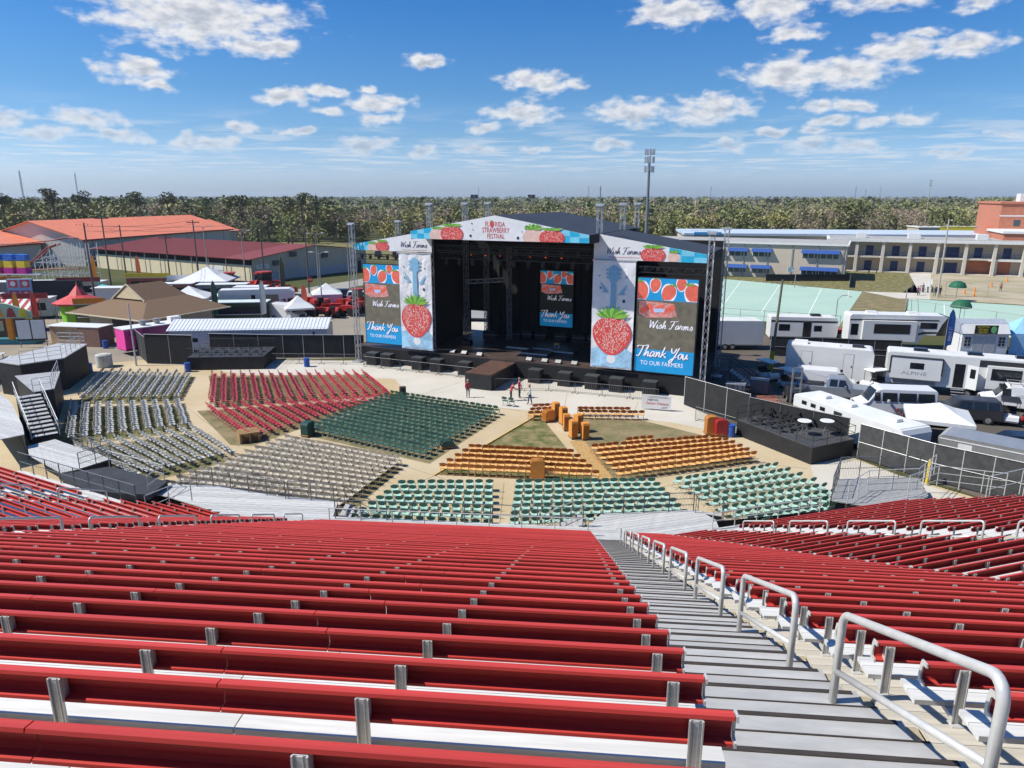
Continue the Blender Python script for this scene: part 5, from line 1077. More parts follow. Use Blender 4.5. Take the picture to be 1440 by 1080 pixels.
# white shed with sign, feather banner
t = thing('garden_shed', 'white garden shed with a black and yellow sale sign', 'shed', (52.8, 79.4, 0), radians(-3))
SH = M('shed siding', (.66, .67, .66), .6, 0, .06, 3); MB().box(-2.5, 2.5, -1.5, 1.5, .1, 2.5).build('wall', SH, t)
m = MB(); m.prism_x([(-1.62, 2.45), (-1.62, 2.5), (-.95, 3.55), (0, 3.95), (.95, 3.55), (1.62, 2.5), (1.62, 2.45)], -2.6, 2.6); m.build('roof', M('grey blue shingle', (.30, .33, .38), .8), t)
m = MB(); m.prism_x([(-1.60, 2.5), (-.97, 3.5), (-1.0, 3.5), (-1.66, 2.5)], -2.55, 2.55); m.build('front_slope', WHITE, t)
o = MB().box(-1.5, 1.0, -1.9, -1.86, 2.55, 3.5).build('sale_sign', BLKP, t)
YT = M('yellow sign ink', (.75, .62, .03), .5); text('SHOWTIME', .27, YT, o, (-.6, -1.91, 3.22), xs=.9); text('SPECIALS', .29, YT, o, (-.6, -1.91, 2.92), xs=.9); text('10% OFF', .29, YT, o, (-.6, -1.91, 2.62), xs=.9); MB().disc_y(.55, -1.905, 3.0, .32, .4, 14).build('green_badge', M('green badge', (.2, .55, .2)), o)
for (x0, x1) in ((-1.3, -.15), (.0, 1.15)): MB().box(x0, x1, -1.53, -1.503, .15, 2.15).build('door', M('pale grey door', (.5, .5, .49)), t)
for x0 in (-2.2, 1.5):
    o = MB().box(x0, x0+.65, -1.525, -1.503, 1.1, 2.1).build('window', GLASS, t); m = MB(); m.box(x0+.30, x0+.35, -1.535, -1.526, 1.1, 2.1)
    for z_ in (1.43, 1.76): m.box(x0, x0+.65, -1.534, -1.526, z_-.02, z_+.02)
    m.build('muntin', WHITE, o)
def feather(x, y, h_, col, label, rz=0., txt=None, lean=.12):
    t = thing('feather_flag', label, 'flag', (x, y, 0), rz, 'feather flags')
    MB().tube([(0, 0, 0), (0, 0, h_*.7), (.1, 0, h_*.9), (.35, 0, h_)], [.035, .03, .02, .012], 6).build('pole', GREYM, t)
    m = MB(); m.prism_y([(.04, h_*.18), (.75, h_*.22), (.85, h_*.55), (.8, h_*.8), (.6, h_*.93), (.35, h_), (.1, h_*.9), (.04, h_*.7)], -.008, .008); m.build('cloth', col, t)
    if txt: text(txt, .5, WHITE, t, (.62, -.012, h_*.30), rot=(pi/2, -pi/2, 0), align='LEFT', xs=.9)
    return t
feather(48.6, 78.4, 5.2, M('blue flag', (.05, .15, .42), .7), 'tall blue feather flag left of the white shed', txt='RENT IT')
# black fences
def fence(pts, h_, label, mesh=BLACKM, post=2.5, rail=RAILM, top=True, thick=.03, see=False, name='screened_fence'):
    t = thing(name, label, 'fence', (pts[0][0], pts[0][1], 0)); o = np.array(pts[0][:2]); Q = [tuple(np.array(p[:2])-o) for p in pts]
    for a, b in zip(Q[:-1], Q[1:]):
        L = hypot(b[0]-a[0], b[1]-a[1]); n = max(1, int(round(L/post)))
        for k in range(n):
            p, q = lerp(a, b, k/n), lerp(a, b, (k+1)/n); m = MB(); wall(m, [p, q], .06, h_-.04+random.uniform(-.03, .02), thick); m.build('screen_panel', mesh, t)
            MB().bar((p[0], p[1], 0), (p[0], p[1], h_+.03), .035, 6).build('post', rail, t)
    MB().bar((Q[-1][0], Q[-1][1], 0), (Q[-1][0], Q[-1][1], h_+.03), .035, 6).build('post', rail, t)
    if top:
        nrm_ = .04
        for z_ in ((h_,) if not see else (h_, h_*.48)):
            m = MB(); m.tube([(p[0]-.02, p[1]-.04, z_) for p in Q], .022, 6); m.build('rail', rail, t)
    return t
fence([(14.7, 58.4), (18.4, 52.8)], 2.5, 'black screened fence at the right foot of the stage'); fence([(18.2, 52.4), (23.4, 47.0)], 2.4, 'black screened fence behind the black seating platform', rail=RAILD)
MESH = M('grey chain link screen', (.055, .055, .053), .7, 0, .3, 2.2, .3)
fence([(23.5, 45.6), (26.2, 41.6), (29.6, 38.2), (34.5, 34.6)], 2.45, 'grey screened chain link fence along the right side behind the wheelchair deck', mesh=MESH, see=True, post=1.9)
fence([(28.9, 77.9), (42.2, 75.6)], 2.2, 'dark screened fence before the white travel trailer', see=True, rail=GREYM); fence([(34.4, 68.2), (38.2, 66.5)], 2.3, 'dark screened fence beside the lettered camper', see=True, rail=GREYM)
t = thing('yellow_bollard', 'yellow bollard by the chain link fence at right', 'bollard', (25.6, 40.9, 0)); MB().lathe([(.09, 0), (.09, 1.6), (.05, 1.68)], n=10).build('post_sleeve', YEL, t); MB().lathe([(.16, 0), (.16, .05)], n=10).build('footing', G_CONL, t)
# black seating platform at right with tables and chairs
PA = atan2(44.4-50.4, 19.7-16.7)
t = thing('seating_platform', 'raised black viewing platform with railing at the right of the arena', 'platform', (16.75, 50.5, 0), PA); PLn = hypot(19.7-16.7, 44.4-50.4)+.2
MB().box(0, PLn, 0, 4.0, 0, 1.15).build('base', BLKP, t); MB().box(-.02, PLn+.02, -.02, 4.02, 1.155, 1.2).build('floor', M('dark grey ply floor', (.06, .06, .06), .6, 0, .4, .8), t)
m = MB()
for (a, b) in (((0, 0), (PLn, 0)), ((PLn, 0), (PLn, 4)), ((PLn, 4), (0, 4)), ((0, 4), (0, 0))):
    for z_ in (1.65, 2.15): m.bar((*a, z_), (*b, z_), .02)
    n_ = int(hypot(b[0]-a[0], b[1]-a[1])/1.3)
    for k in range(n_): p = lerp(a, b, k/n_); m.bar((*p, 1.2), (*p, 2.15), .02)
m.build('railing', BLKP, t)
def sp(x, y, z=1.2): return (16.75+cos(PA)*x-sin(PA)*y, 50.5+sin(PA)*x+cos(PA)*y, z)
for k, (x, y) in enumerate(((4.7, 1.6), (5.4, 3.0))):
    t = thing('round_table', 'white round table on the black platform, %s' % ('nearer the arena' if k == 0 else 'nearer the fence'), 'table', sp(x, y), 0)
    MB().lathe([(.46, .98), (.48, 1.0), (.46, 1.03)], n=20).build('table_top', WHITE, t); m = MB(); [m.bar((.3*cos(a_), .3*sin(a_), 0), (-.12*cos(a_), -.12*sin(a_), .98), .015) for a_ in (.5, 2.1, 3.6, 5.2)]; m.build('leg', GREYM, t)
BK = chair_meshes('black', (.022, .022, .023), (.022, .022, .023), (.03, .03, .03))
for r_ in range(4):
    for q in range(4):
        p = sp(.7+.95*r_, .6+.85*q); t = thing('black_folding_chair', 'black chair on the black platform, %s row from the stage, %s from the arena' % (ordw(r_+1), ordw(q+1)), 'chair', p, PA+pi/2+.5, 'black folding chairs')
        put(BK[0], 'seat', t); put(BK[1], 'backrest', t); put(BK[2], 'frame', t)

trailer(-5.6, 101.5, radians(-6), 9.0, 2.6, 3.4, 'white cargo trailer added behind the stage to fill its rear gap with white', tongue=False)  # added so that the gap in the stage back reads bright white
# ------------------------------------------------------------ left: platforms beside the grandstand
PLT = M('charcoal platform felt', (.03, .032, .038), .7, 0, .3, 1.2)
t = thing('viewing_platform', 'flat black platform beside the left benches, ringed by rails', 'platform', (0, 0, 0))
MB().prism([(-26.9, 39.4), (-24.5, 40.7), (-19.9, 38.3), (-20.0, 36.4), (-23.6, 36.9)], 1.0, 1.3).build('floor', PLT, t)
MB().prism([(-26.7, 39.4), (-24.5, 40.5), (-20.1, 38.2), (-20.2, 36.6), (-23.6, 37.1)], 0, .995).build('base', BLKP, t)
guard([(-20.1, 36.5), (-20.0, 38.2), (-24.5, 40.6)], 1.3, 'silver rail round the flat black platform at left', mat=RAILM)
guard([tuple(FL.pt(31, -12.9, .95)), tuple(FL.pt(31, -3.3, .95))], zt(31)+.02, 'dark mesh rail along the walkway before the far left benches', mesh=True, mids=1)
guard([tuple(FL.pt(32, -3.0, .4)), tuple(FL.pt(35, -3.0, .6))], zt(33), 'silver rail between left benches and black platform', mat=RAILM, hgt=1.2, mids=1)
guard([(-29.4, 45.1), (-25.6, 42.8), (-26.6, 41.0)], 1.0, 'dark mesh rail round the low left deck above the white chairs', mesh=True, mids=2)
sk = MB(); wall(sk, [tuple(FL.pt(31, -13, 1.02)), tuple(FL.pt(31, -3.2, 1.02)), tuple(FL.pt(31, -3.2, .0))], 0, zt(31)-.05); struct(sk.build('walkway_skirt', M('grey concrete skirt', (.30, .29, .27), .9, 0, .15, 1)))
sk = MB(); wall(sk, [(-32.5, 45.2), (-31.6, 46.5), (-29.5, 45.1), (-25.7, 42.8), (-26.8, 40.95)], 0, .94); struct(sk.build('low_deck_skirt', BLKP))
sk = MB(); wall(sk, [(-40.7, 54.7), (-38.4, 52.3), (-33.9, 46.8), (-32.6, 45.1)], 0, 1.84); struct(sk.build('ramp_skirt', BLKP))
# left stairs with black boxes
SAng = atan2(52.6-47.0, -38.0+33.3)-pi/2
t = thing('stairs', 'steel stairs with railings climbing at the left edge beside the black wedge', 'stairs', (-32.7, 47.3, 0), SAng)
for k in range(11): MB().box(-.75, .75, .05+.6*k, .62+.6*k, 1.05+.15*k-.05, 1.05+.15*k).build('step', ALUD, t)
MB().prism_x([(0, 0), (7, 0), (7, 2.4), (6.6, 2.4), (0, .95)], -.8, .8).build('base', BLKP, t)
for sx in (-.85, .85): m = MB(); m.tube([(sx, 0, .9), (sx, 0, 2.0), (sx, 6.8, 3.7), (sx, 6.8, 2.5)], .03, 6); m.tube([(sx, 0, 1.5), (sx, 6.8, 3.1)], .02, 6); [m.bar((sx, 1.36*k, 1.0+.32*k), (sx, 1.36*k, 2.0+.34*k), .025) for k in range(6)]; m.build('hand_rail', RAILM, t)
t = thing('ramp_box', 'black wedge wall with a silver rail right of the left stairs', 'ramp', (0, 0, 0)); MB().prism([(-37.0, 53.2), (-36.2, 54.2), (-39.3, 60.0), (-42.0, 58.4)], 0, 2.5).build('wall_box', BLKP, t); MB().prism([(-37.1, 53.2), (-36.2, 54.3), (-39.3, 60.1), (-42.1, 58.4)], 2.505, 2.56).build('top', ALUD, t)
guard([(-37.2, 53.3), (-36.4, 54.3), (-39.3, 59.9)], 2.56, 'silver rail on the black wedge wall', mat=RAILM, hgt=1.0)
t = thing('black_platform', 'tall black clad platform with silver railing at the far left', 'platform', (0, 0, 0))
MB().prism([(-43.2, 60.8), (-41.0, 63.4), (-42.6, 69.8), (-45.5, 70.0), (-46.0, 62)], 0, 2.9).build('base', BLKP, t); MB().prism([(-43.2, 60.7), (-40.9, 63.4), (-42.5, 69.9), (-45.6, 70.1), (-46.1, 62)], 2.905, 3.0).build('floor', ALUD, t)
guard([(-43.2, 60.9), (-41.1, 63.4), (-42.7, 69.7), (-45.4, 69.9)], 3.0, 'silver rail on top of the tall black platform', mat=RAILM, hgt=1.1, mids=2)
t = thing('side_bleacher', 'silver side bleachers with red seats at the far left edge', 'bleachers', (-49.5, 66.5, 0), radians(104))
for k in range(7):
    MB().box(-7, 6, .9*k, .9*k+.5, .8+.42*k, .85+.42*k).build('footboard', ALUW, t); MB().box(-7, 6, .9*k+.55, .9*k+.85, 1.2+.42*k, 1.25+.42*k).build('seat', RED if k in (2, 5) else ALUW, t)
    for x_ in (-6.5, -2.3, 1.9, 5.6): MB().bar((x_, .9*k+.7, 0), (x_, .9*k+.7, 1.2+.42*k), .05).build('post', GREYM, t)
# fence and black platform beyond the red chairs
fence([(-38.9, 74.0), (-33.6, 73.4)], 3.2, 'black screened fence behind the left light mast', post=2.6); fence([(-42.3, 78.6), (-38.9, 74.0)], 2.9, 'black screened gate by the pink food trailer'); fence([(-33.6, 77.6), (-25.2, 76.8), (-16.3, 76.8)], 2.6, 'black screened fence between white trailer and stage')
t = thing('seating_platform', 'low black platform with black chairs behind the red chairs', 'platform', (-33.2, 70.9, 0), radians(4))
MB().box(0, 7.6, 0, 5.0, 0, 1.3).build('base', BLKP, t); MB().box(-.02, 7.62, -.02, 5.02, 1.305, 1.34).build('floor', PLT, t); m = MB()
for z_ in (1.8, 2.3): m.tube([(0, 0, z_), (7.6, 0, z_), (7.6, 5, z_), (0, 5, z_)], .02, 4)
for k in range(7): m.bar((7.6*k/6, 0, 1.3), (7.6*k/6, 0, 2.3), .02)
m.build('railing', BLKP, t)
for r_ in range(2):
    for q in range(7):
        t = thing('black_folding_chair', 'black chair on the low black platform, %s from the left in the %s row' % (ordw(q+1), 'front' if r_ else 'back'), 'chair', (-32.6+1.0*q, 73.4-1.3*r_+.06*q, 1.34), radians(-60), 'black chairs on low platform'); put(BK[0], 'seat', t); put(BK[1], 'backrest', t); put(BK[2], 'frame', t)
def light_pole(x, y, h_, label, heads=2, col=GREYM, arm=1.2, rz=0., r=.11):
    t = thing('light_pole', label, 'lamp post', (x, y, 0), rz, 'light poles'); MB().tube([(0, 0, 0), (0, 0, h_)], [r, r*.6], 8).build('mast', col, t)
    if heads:
        m = MB()
        for k in range(heads): s_ = 1 if k % 2 == 0 else -1; m.tube([(0, 0, h_-.25), (s_*arm*.5, 0, h_+.05), (s_*arm, 0, h_+.08)], .04, 6)
        m.build('arm', col, t)
        for k in range(heads): s_ = 1 if k % 2 == 0 else -1; MB().prism_x([(-.13, 0), (.13, 0), (.09, .12), (-.09, .12)], s_*arm-.32, s_*arm+.32).build('lamp_head', M('lamp head grey', (.5, .5, .5)), t, loc=(0, 0, h_+.04))
    return t
def utility_pole(x, y, h_, label, arms=1, rz=0., col=None, lean=0.):
    t = thing('utility_pole', label, 'utility pole', (x, y, 0), rz, 'utility poles'); MB().tube([(0, 0, 0), (lean*h_, 0, h_)], [.16, .11], 8).build('pole', col or M('old pole timber', (.11, .09, .075), .9), t)
    m = MB()
    for k in range(arms): m.box(lean*h_-1.1, lean*h_+1.1, -.06, .06, h_-.5-.9*k, h_-.36-.9*k)
    for k in range(5): m.lathe([(.05, h_-.36), (.05, h_-.2)], lean*h_-1.0+.5*k, 0, 6)
    m.build('cross_arm', col or M('old pole timber', (.11, .09, .075)), t); return t
light_pole(-39.6, 73.0, 6.6, 'silver light mast with cameras at the corner of the left black fence', 0, M('bright galvanised', (.55, .55, .55), .4, .3))
# white ribbed roof trailer behind the left fence
RIB = M('white ribbed metal', (.66, .68, .70), .45, .1, .06, 2)
t = thing('long_trailer', 'long white building trailer with ribbed metal roof behind the left fence', 'trailer', (-30.6, 81.0, 0), radians(4.5))
MB().box(-8.2, 9.3, -1.5, 2.6, .4, 2.75).build('wall', M('pale blue siding', (.50, .53, .60), .5), t)
m = MB(); m.prism_x([(-1.7, 2.65), (1.0, 3.55), (2.9, 3.0), (2.9, 2.95), (1.0, 3.45), (-1.7, 2.58)], -8.4, 9.5); rf = m.build('roof', RIB, t); m = MB()
for k in range(3, 48): x_ = -9.4+.4*k; m.prism_x([(-1.7, 2.652), (1.0, 3.552), (1.0, 3.592), (-1.7, 2.692)], x_-.03, x_+.03)
m.build('roof_rib', RIB, rf)
for x_ in (-5.5, -2.6): MB().box(x_-.4, x_+.4, -1.515, -1.503, 1.3, 1.75).build('window', GLASS, t)
MB().box(.9, 1.8, -1.515, -1.503, .45, 2.3).build('door', M('pale blue door', (.4, .45, .55)), t); MB().box(7.7, 7.95, -1.515, -1.503, 1.4, 2.3).build('vent', BLKP, t); wheelset(t, (-1, 0, 1), 3.0, .34)
# brown shingled snack hut
SHG = M('brown shingle', (.17, .105, .06), .9, 0, .25, 3, .4, stretch=(1, 6, 6)); CRM = M('cream wall', (.50, .44, .34), .8)
HA = atan2(105.-97., 0) if False else radians(20)
t = thing('snack_hut', 'brown shingle roofed hut with a cream gablet at its left end', 'building', (-47.2, 94.4, 0), radians(63))
MB().box(-6.0, 3.8, -5.6, 5.6, 0, 2.9).build('wall', CRM, t)
def frust(x0, x1, y0, y1, z0, X0, X1, Y0, Y1, z1): return [(x0, y0, z0), (x1, y0, z0), (x1, y1, z0), (x0, y1, z0), (X0, Y0, z1), (X1, Y0, z1), (X1, Y1, z1), (X0, Y1, z1)]
m = MB(); m.add(frust(-7.8, 5.4, -7.4, 7.4, 2.85, -3.6, 2.4, -2.9, 2.9, 4.6), [(0, 1, 5, 4), (1, 2, 6, 5), (2, 3, 7, 6), (3, 0, 4, 7), (3, 2, 1, 0)]); rf = m.build('roof', SHG, t)
m = MB(); m.add([(-4.1, -3.1, 4.5), (2.4, -2.9, 4.6), (2.4, 2.9, 4.6), (-4.1, 3.1, 4.5), (-4.1, 0, 6.4), (1.0, 0, 6.4)], [(0, 1, 5, 4), (2, 3, 4, 5), (1, 2, 5), (0, 4, 3)]); m.build('upper_roof', SHG, rf)
MB().prism_x([(-2.5, 4.62), (0, 6.2), (2.5, 4.62)], -4.16, -4.11).build('gable_board', M('cream gable board', (.62, .50, .30)), rf); m = MB(); m.bar((-4.2, -3.2, 4.45), (-4.2, 0, 6.45), .09); m.bar((-4.2, 0, 6.45), (-4.2, 3.2, 4.45), .09); m.build('barge_board', M('cream fascia', (.6, .52, .36)), rf)
m = MB(); m.bar((-7.85, -7.42, 2.82), (5.45, -7.42, 2.82), .1); m.bar((-7.85, -7.42, 2.82), (-7.85, 7.4, 2.82), .1); m.build('fascia', M('cream fascia', (.6, .52, .36)), t)
MB().box(-6.06, -6.005, -3.0, 1.0, .9, 2.4).build('serving_hatch', BLKP, t)
t = thing('tarp_booth', 'booth closed up with sagging tan tarps before the brown hut', 'booth', (-51.6, 84.2, 0), radians(-10))
TARP = M('tan tarpaulin', (.42, .29, .18), .8, 0, .15, 1.5, .5)
MB().box(-3.6, .4, -.9, 1.2, 0, 2.3).build('tan_side', TARP, t); MB().box(.42, 3.2, -1.2, 1.2, 0, 2.3).build('brown_side', M('brown tarpaulin', (.22, .12, .09), .8, 0, .15, 1.5, .5), t); MB().box(-3.8, 3.3, -1.25, 1.3, 2.31, 2.38).build('top_frame', WHITE, t)
# pink food trailer and food row
PNK = M('hot pink panel', (.72, .05, .30), .5); PURP = M('plum panel', (.22, .02, .12), .5)
t = thing('food_trailer', 'hot pink food trailer with rooftop fans beside the brown hut', 'food trailer', (-41.6, 81.2, 0), radians(50))
MB().box(-3.6, 3.6, -1.2, 1.2, .5, 2.9).build('body', PURP, t); MB().box(-3.63, -1.7, -1.23, -1.205, .8, 3.0).build('pink_sign', PNK, t); MB().box(-3.64, -3.61, -1.2, 1.2, .6, 3.0).build('pink_end', PNK, t); MB().box(-3.7, 3.7, -1.3, 1.3, 2.905, 3.0).build('roof', WHITE, t); MB().box(-1.4, 3.0, -1.22, -1.203, 1.2, 1.9).build('serving_window', GLASS, t)
text('FRIED', .5, M('plum lettering', (.15, .01, .08)), t, (-2.65, -1.24, 2.2), xs=.8); text('CAKES', .5, M('plum lettering', (.15, .01, .08)), t, (-2.65, -1.24, 1.6), xs=.8) if False else None
for x_ in (-1.0, .6): MB().lathe([(.3, 3.0), (.3, 3.25), (.42, 3.4), (.42, 3.6)], x_, 0, 14).build('roof_fan', GREYM, t)
MB().box(2.0, 3.2, -.5, .5, 3.0, 3.6).build('cooling_unit', WHITE, t); wheelset(t, (-.4, .5), 2.4, .33)
def booth(x, y, rz, L, w_, h_, col, label, roof=WHITE, stripe=None, name='food_stand', cat='stand', hatch=True, sign=None):
    t = thing(name, label, cat, (x, y, 0), rz); hl = L/2
    MB().box(-hl, hl, -w_/2, w_/2, .35, h_).build('body', col, t); MB().box(-hl-.12, hl+.12, -w_/2-.35, w_/2+.1, h_+.003, h_+.12).build('roof', roof, t); MB().box(-hl+.1, hl-.1, -w_/2+.1, w_/2-.1, 0, .345).build('skirting', BLKP, t)
    if hatch: MB().box(-hl*.8, hl*.8, -w_/2-.02, -w_/2-.003, h_*.42, h_*.8).build('serving_hatch', BLKP, t); MB().box(-hl*.85, hl*.85, -w_/2-.3, -w_/2-.003, h_*.38, h_*.41).build('counter', ALUW, t)
    if stripe: MB().box(-hl, hl, -w_/2-.015, -w_/2-.003, h_*.14, h_*.26).build('stripe', stripe, t)
    if sign: o = MB().box(-hl, hl, -w_/2-.4, -w_/2-.3, h_+.12, h_+.9).build('sign_board', sign, t)
    return t
def wc(n, c): return M(n, c, .55, 0, .12, 2)
RWS = wc('dull red stripe', (.35, .04, .04)); LIME = wc('lime panel', (.25, .62, .03)); ORG = wc('festival orange', (.75, .25, .02)); YLW = wc('festival yellow', (.75, .55, .04)); TEAL = wc('teal panel', (.05, .40, .38)); BLU = wc('festival blue', (.03, .14, .50)); MAG = wc('festival magenta', (.50, .02, .25))
booth(-39.8, 101.4, radians(7), 9.5, 2.4, 2.7, wc('dark green stand', (.04, .07, .04)), 'long dark green food trailer with lime sign behind the white ribbed roof', roof=wc('pale mint roof', (.55, .62, .58)))
tm = thing('menu_board', 'lime green menu board at the left end of the dark green food trailer', 'sign', (-43.8, 99.4, 0), radians(7)); MB().box(-.7, .7, -.03, .03, 1.6, 2.5).build('panel', LIME, tm); MB().box(-.5, .2, -.03, .03, .5, 1.6).build('lower_panel', wc('sky panel', (.15, .45, .6)), tm); MB().bar((0, .06, 0), (0, .06, 2.5), .04).build('leg', GREYM, tm)
feather(-42.0, 99.2, 6.0, wc('dark green flag', (.03, .10, .06)), 'dark green feather flag over the dark green food trailer'); feather(-35.4, 99.6, 6.0, wc('white flag', (.6, .6, .55)), 'pale feather flag beside the white motorhome'); feather(-31.0, 104.5, 4.8, wc('orange red flag', (.7, .10, .04)), 'orange red feather flag among the red tractors')
feather(-78.0, 133, 7.0, ORG, 'orange feather flag before the cream barn wall, left one', lean=.2); feather(-70.0, 133.5, 6.8, wc('red orange flag', (.68, .15, .04)), 'red and orange feather flag before the cream barn wall, right one'); feather(-39.6, 122, 7.5, wc('black yellow flag', (.05, .05, .02)), 'black and yellow feather flag by the barn corner')
# motorhome, van and parked things behind the hut
t = thing('motorhome', 'white motorhome with grey lettering stripes behind the dark green food trailer', 'motorhome', (-38.2, 107, 0), radians(12))
m = MB(); m.prism_y([(-5.5, .6), (4.4, .6), (4.6, 1.4), (3.4, 2.3), (5.2, 2.6), (5.2, 3.5), (4.6, 3.9), (-5.3, 3.9), (-5.5, 3.7)], -1.25, 1.25); m.build('body', RVW, t); m = MB(); m.prism_y([(4.2, .5), (6.3, .55), (6.3, 1.3), (5.6, 1.5), (4.9, 2.4), (3.9, 2.5)], -1.05, 1.05); m.build('cab', PW, t); m = MB(); m.prism_y([(5.55, 1.55), (4.95, 2.38), (4.3, 2.4), (4.3, 1.6)], -1.07, 1.07); m.build('cab_window', GLASS, t)
m = MB(); [m.box(-5.3+.2*k, -2.2+.3*k, -1.262, -1.252, 1.3+.35*k, 1.45+.35*k) for k in range(4)]; m.build('stripe', GREYM, t); MB().box(.8, 3.0, -1.265, -1.252, 1.9, 3.1).build('mural', wc('autumn mural', (.25, .20, .14)), t); MB().box(-.9, -.3, -1.265, -1.252, 2.5, 3.1).build('window', GLASS, t); MB().box(-5.515, -5.503, -.8, .7, 1.2, 3.3).build('rear_panel', GLASS, t); wheelset(t, (-2.6, 5.0), 2.3, .38)
car('van', -32.4, 101.8, radians(-25), PW, 'white delivery van nosed out behind the dark green food trailer', 'van', 5.4, 2.0, 2.4)
popup(-49.0, 108, .2, 6.0, 'white marquee behind the brown hut, left of the motorhome', eave=2.6, peak=4.2); popup(-54.5, 128, .1, 9.0, 'wide white marquee before the barn wall', eave=3.0, peak=5.2); popup(-29.6, 113.5, .3, 4.6, 'white pop-up tent with side wall among red tractors', walls=(0, 1), eave=2.4, peak=4.0); popup(-30.6, 101.5, .4, 4.0, 'white pop-up tent half hidden behind the stage side fence', eave=2.0, peak=3.6); popup(-44, 112, .2, 5, 'low white canopy right of the white marquee', eave=2.4, peak=3.3)
def tractor(x, y, rz, label, s_=1., cab=False):
    t = thing('tractor', label, 'tractor', (x, y, 0), rz, 'red tractors'); TR = M('tractor red', (.42, .03, .02), .4)
    MB().prism_y([(-.6*s_, .7*s_), (1.6*s_, .7*s_), (1.65*s_, 1.2*s_), (1.4*s_, 1.35*s_), (.2*s_, 1.45*s_), (-.6*s_, 1.1*s_)], -.35*s_, .35*s_).build('hood', TR, t)
    for s2 in (-1, 1): MB().wheel(-.6*s_, s2*.7*s_, .7*s_, .7*s_, .35*s_, 14).build('rear_wheel', RUBBER, t); MB().wheel(1.2*s_, s2*.6*s_, .42*s_, .42*s_, .25*s_, 12).build('front_wheel', RUBBER, t); MB().prism_y([(-1.3*s_, 1.1*s_), (-1.1*s_, 1.5*s_), (-.2*s_, 1.5*s_), (.0, 1.2*s_)], s2*.7*s_-.2*s_, s2*.7*s_+.2*s_).build('fender', TR, t)
    if cab: MB().box(-1.0*s_, .1*s_, -.55*s_, .55*s_, 1.4*s_, 2.3*s_).build('cab', GLASS, t); MB().box(-1.1*s_, .2*s_, -.65*s_, .65*s_, 2.305*s_, 2.45*s_).build('cab_roof', TR, t)
    else: MB().box(-.9*s_, -.4*s_, -.3*s_, .3*s_, 1.2*s_, 1.7*s_).build('seat', BLKP, t); MB().prism_y([(1.5*s_, .3*s_), (2.6*s_, .3*s_), (2.4*s_, .9*s_), (1.8*s_, 1.0*s_)], -.7*s_, .7*s_).build('loader', TR, t)
TRP = [(-33.8, 108.5, .5, 1.3, 0), (-31.5, 106.5, 1.2, 1.2, 0), (-29.8, 109, 2.2, 1.4, 0), (-27.6, 107.5, .3, 1.1, 0), (-25.4, 110.5, 2.8, 1.3, 0), (-23.6, 108.5, .9, 1.2, 0), (-26.8, 113.5, 1.8, 1.2, 0), (-32.6, 112.4, .2, 1.3, 0), (-51, 131, .3, 1.6, 1), (-47, 132.5, 2.8, 1.5, 1), (-44.4, 130.4, .8, 1.7, 1), (-55, 134, 1.2, 1.4, 0), (-35.6, 111, 2.4, 1.1, 0), (-28.6, 104.6, .2, 1.0, 0), (-26.2, 104.2, 1.5, 1.0, 0), (-24.2, 105.6, 2.9, 1.1, 0), (-30.8, 114.8, 2.2, 1.2, 1), (-24.0, 113.0, .4, 1.3, 1), (-33.2, 105.2, 1.9, 1.0, 0), (-58, 131, .6, 1.4, 1), (-49, 129, 2.4, 1.3, 0), (-41.6, 127.4, 1.1, 1.4, 0)]
for k, (x, y, r_, s_, c_) in enumerate(sorted(TRP)): tractor(x, y, r_, 'red tractor %s parked on the fairground, %s tractor from the left' % ('with cab' if c_ else 'with front loader', ordw(k+1)), s_, c_)
for k, (x, y, c, r_) in enumerate(((-29.2, 124.5, PBK, .2), (-22.4, 119.5, PS, .1), (-20.5, 123.5, PBK, .3), (-25.8, 121.5, PW, .15))): car('suv', x, y, r_, c, '%s parked car from the left on the grass beside the stage screen' % ordw(k+1))
for k in range(9): car('sedan' if k % 2 else 'suv', -77+5.3*k, 214+(k % 2), pi/2+.1*(k % 3), [PBK, PW, PS, PG][k % 4], '%s parked car from the left in the far row behind the red barn' % ordw(k+1))
# barns
BRED = M('dark red roof metal', (.22, .042, .026), .5, .1, .12, .5, stretch=(4, 1, 1)); GRW = M('grey barn siding', (.46, .41, .32), .7, 0, .08, .6); CRW = M('cream barn wall', (.62, .54, .36), .8, 0, .06, .5)
bd = atan2(142.5-160, -51.3+96.6)*0+atan2(-16, 45)
t = thing('red_barn', 'long low barn with dark red roof and grey gable end', 'building', (-53.5, 148.2, 0), radians(-32.7)); BL = 60
m = MB(); m.prism_x([(0, 0), (33, 0), (33, 4.85), (16.5, 6.7), (0, 4.85)], -.25, 0); m.build('gable_wall', GRW, t); MB().box(-BL, -.26, -.3, 0, 0, 3.5).build('front_wall', CRW, t); MB().box(-BL, -.26, 32.7, 33, 0, 4.8).build('rear_wall', GRW, t); MB().box(-BL, -.26, .02, .1, 3.5, 4.7).build('open_gap', BLACK, t)
m = MB(); m.prism_x([(-1.2, 4.85), (16.5, 6.85), (34, 4.85), (34, 4.72), (16.5, 6.72), (-1.2, 4.72)], -BL-1, .6); rf = m.build('roof', BRED, t); m = MB()
for k in range(52): x_ = -BL-.6+1.02*k; m.prism_x([(-1.2, 4.852), (16.5, 6.852), (16.5, 6.89), (-1.2, 4.89)], x_-.04, x_+.04)
m.build('roof_rib', BRED, rf)
for k in range(9): MB().bar((-1.5-6*k, -.9, 0), (-1.5-6*k, -.9, 4.75), .1).build('veranda_post', GREYM, t)
for (y_, z_) in ((5.8, 3.7), (10.5, 5.2), (19.5, 4.4)): o = MB().prism_x([(y_-.8, z_-.55), (y_+.8, z_-.55), (y_+.8, z_+.45), (y_-.8, z_+.45)], .003, .5).build('wall_fan', M('dark fan box', (.08, .08, .085)), t)
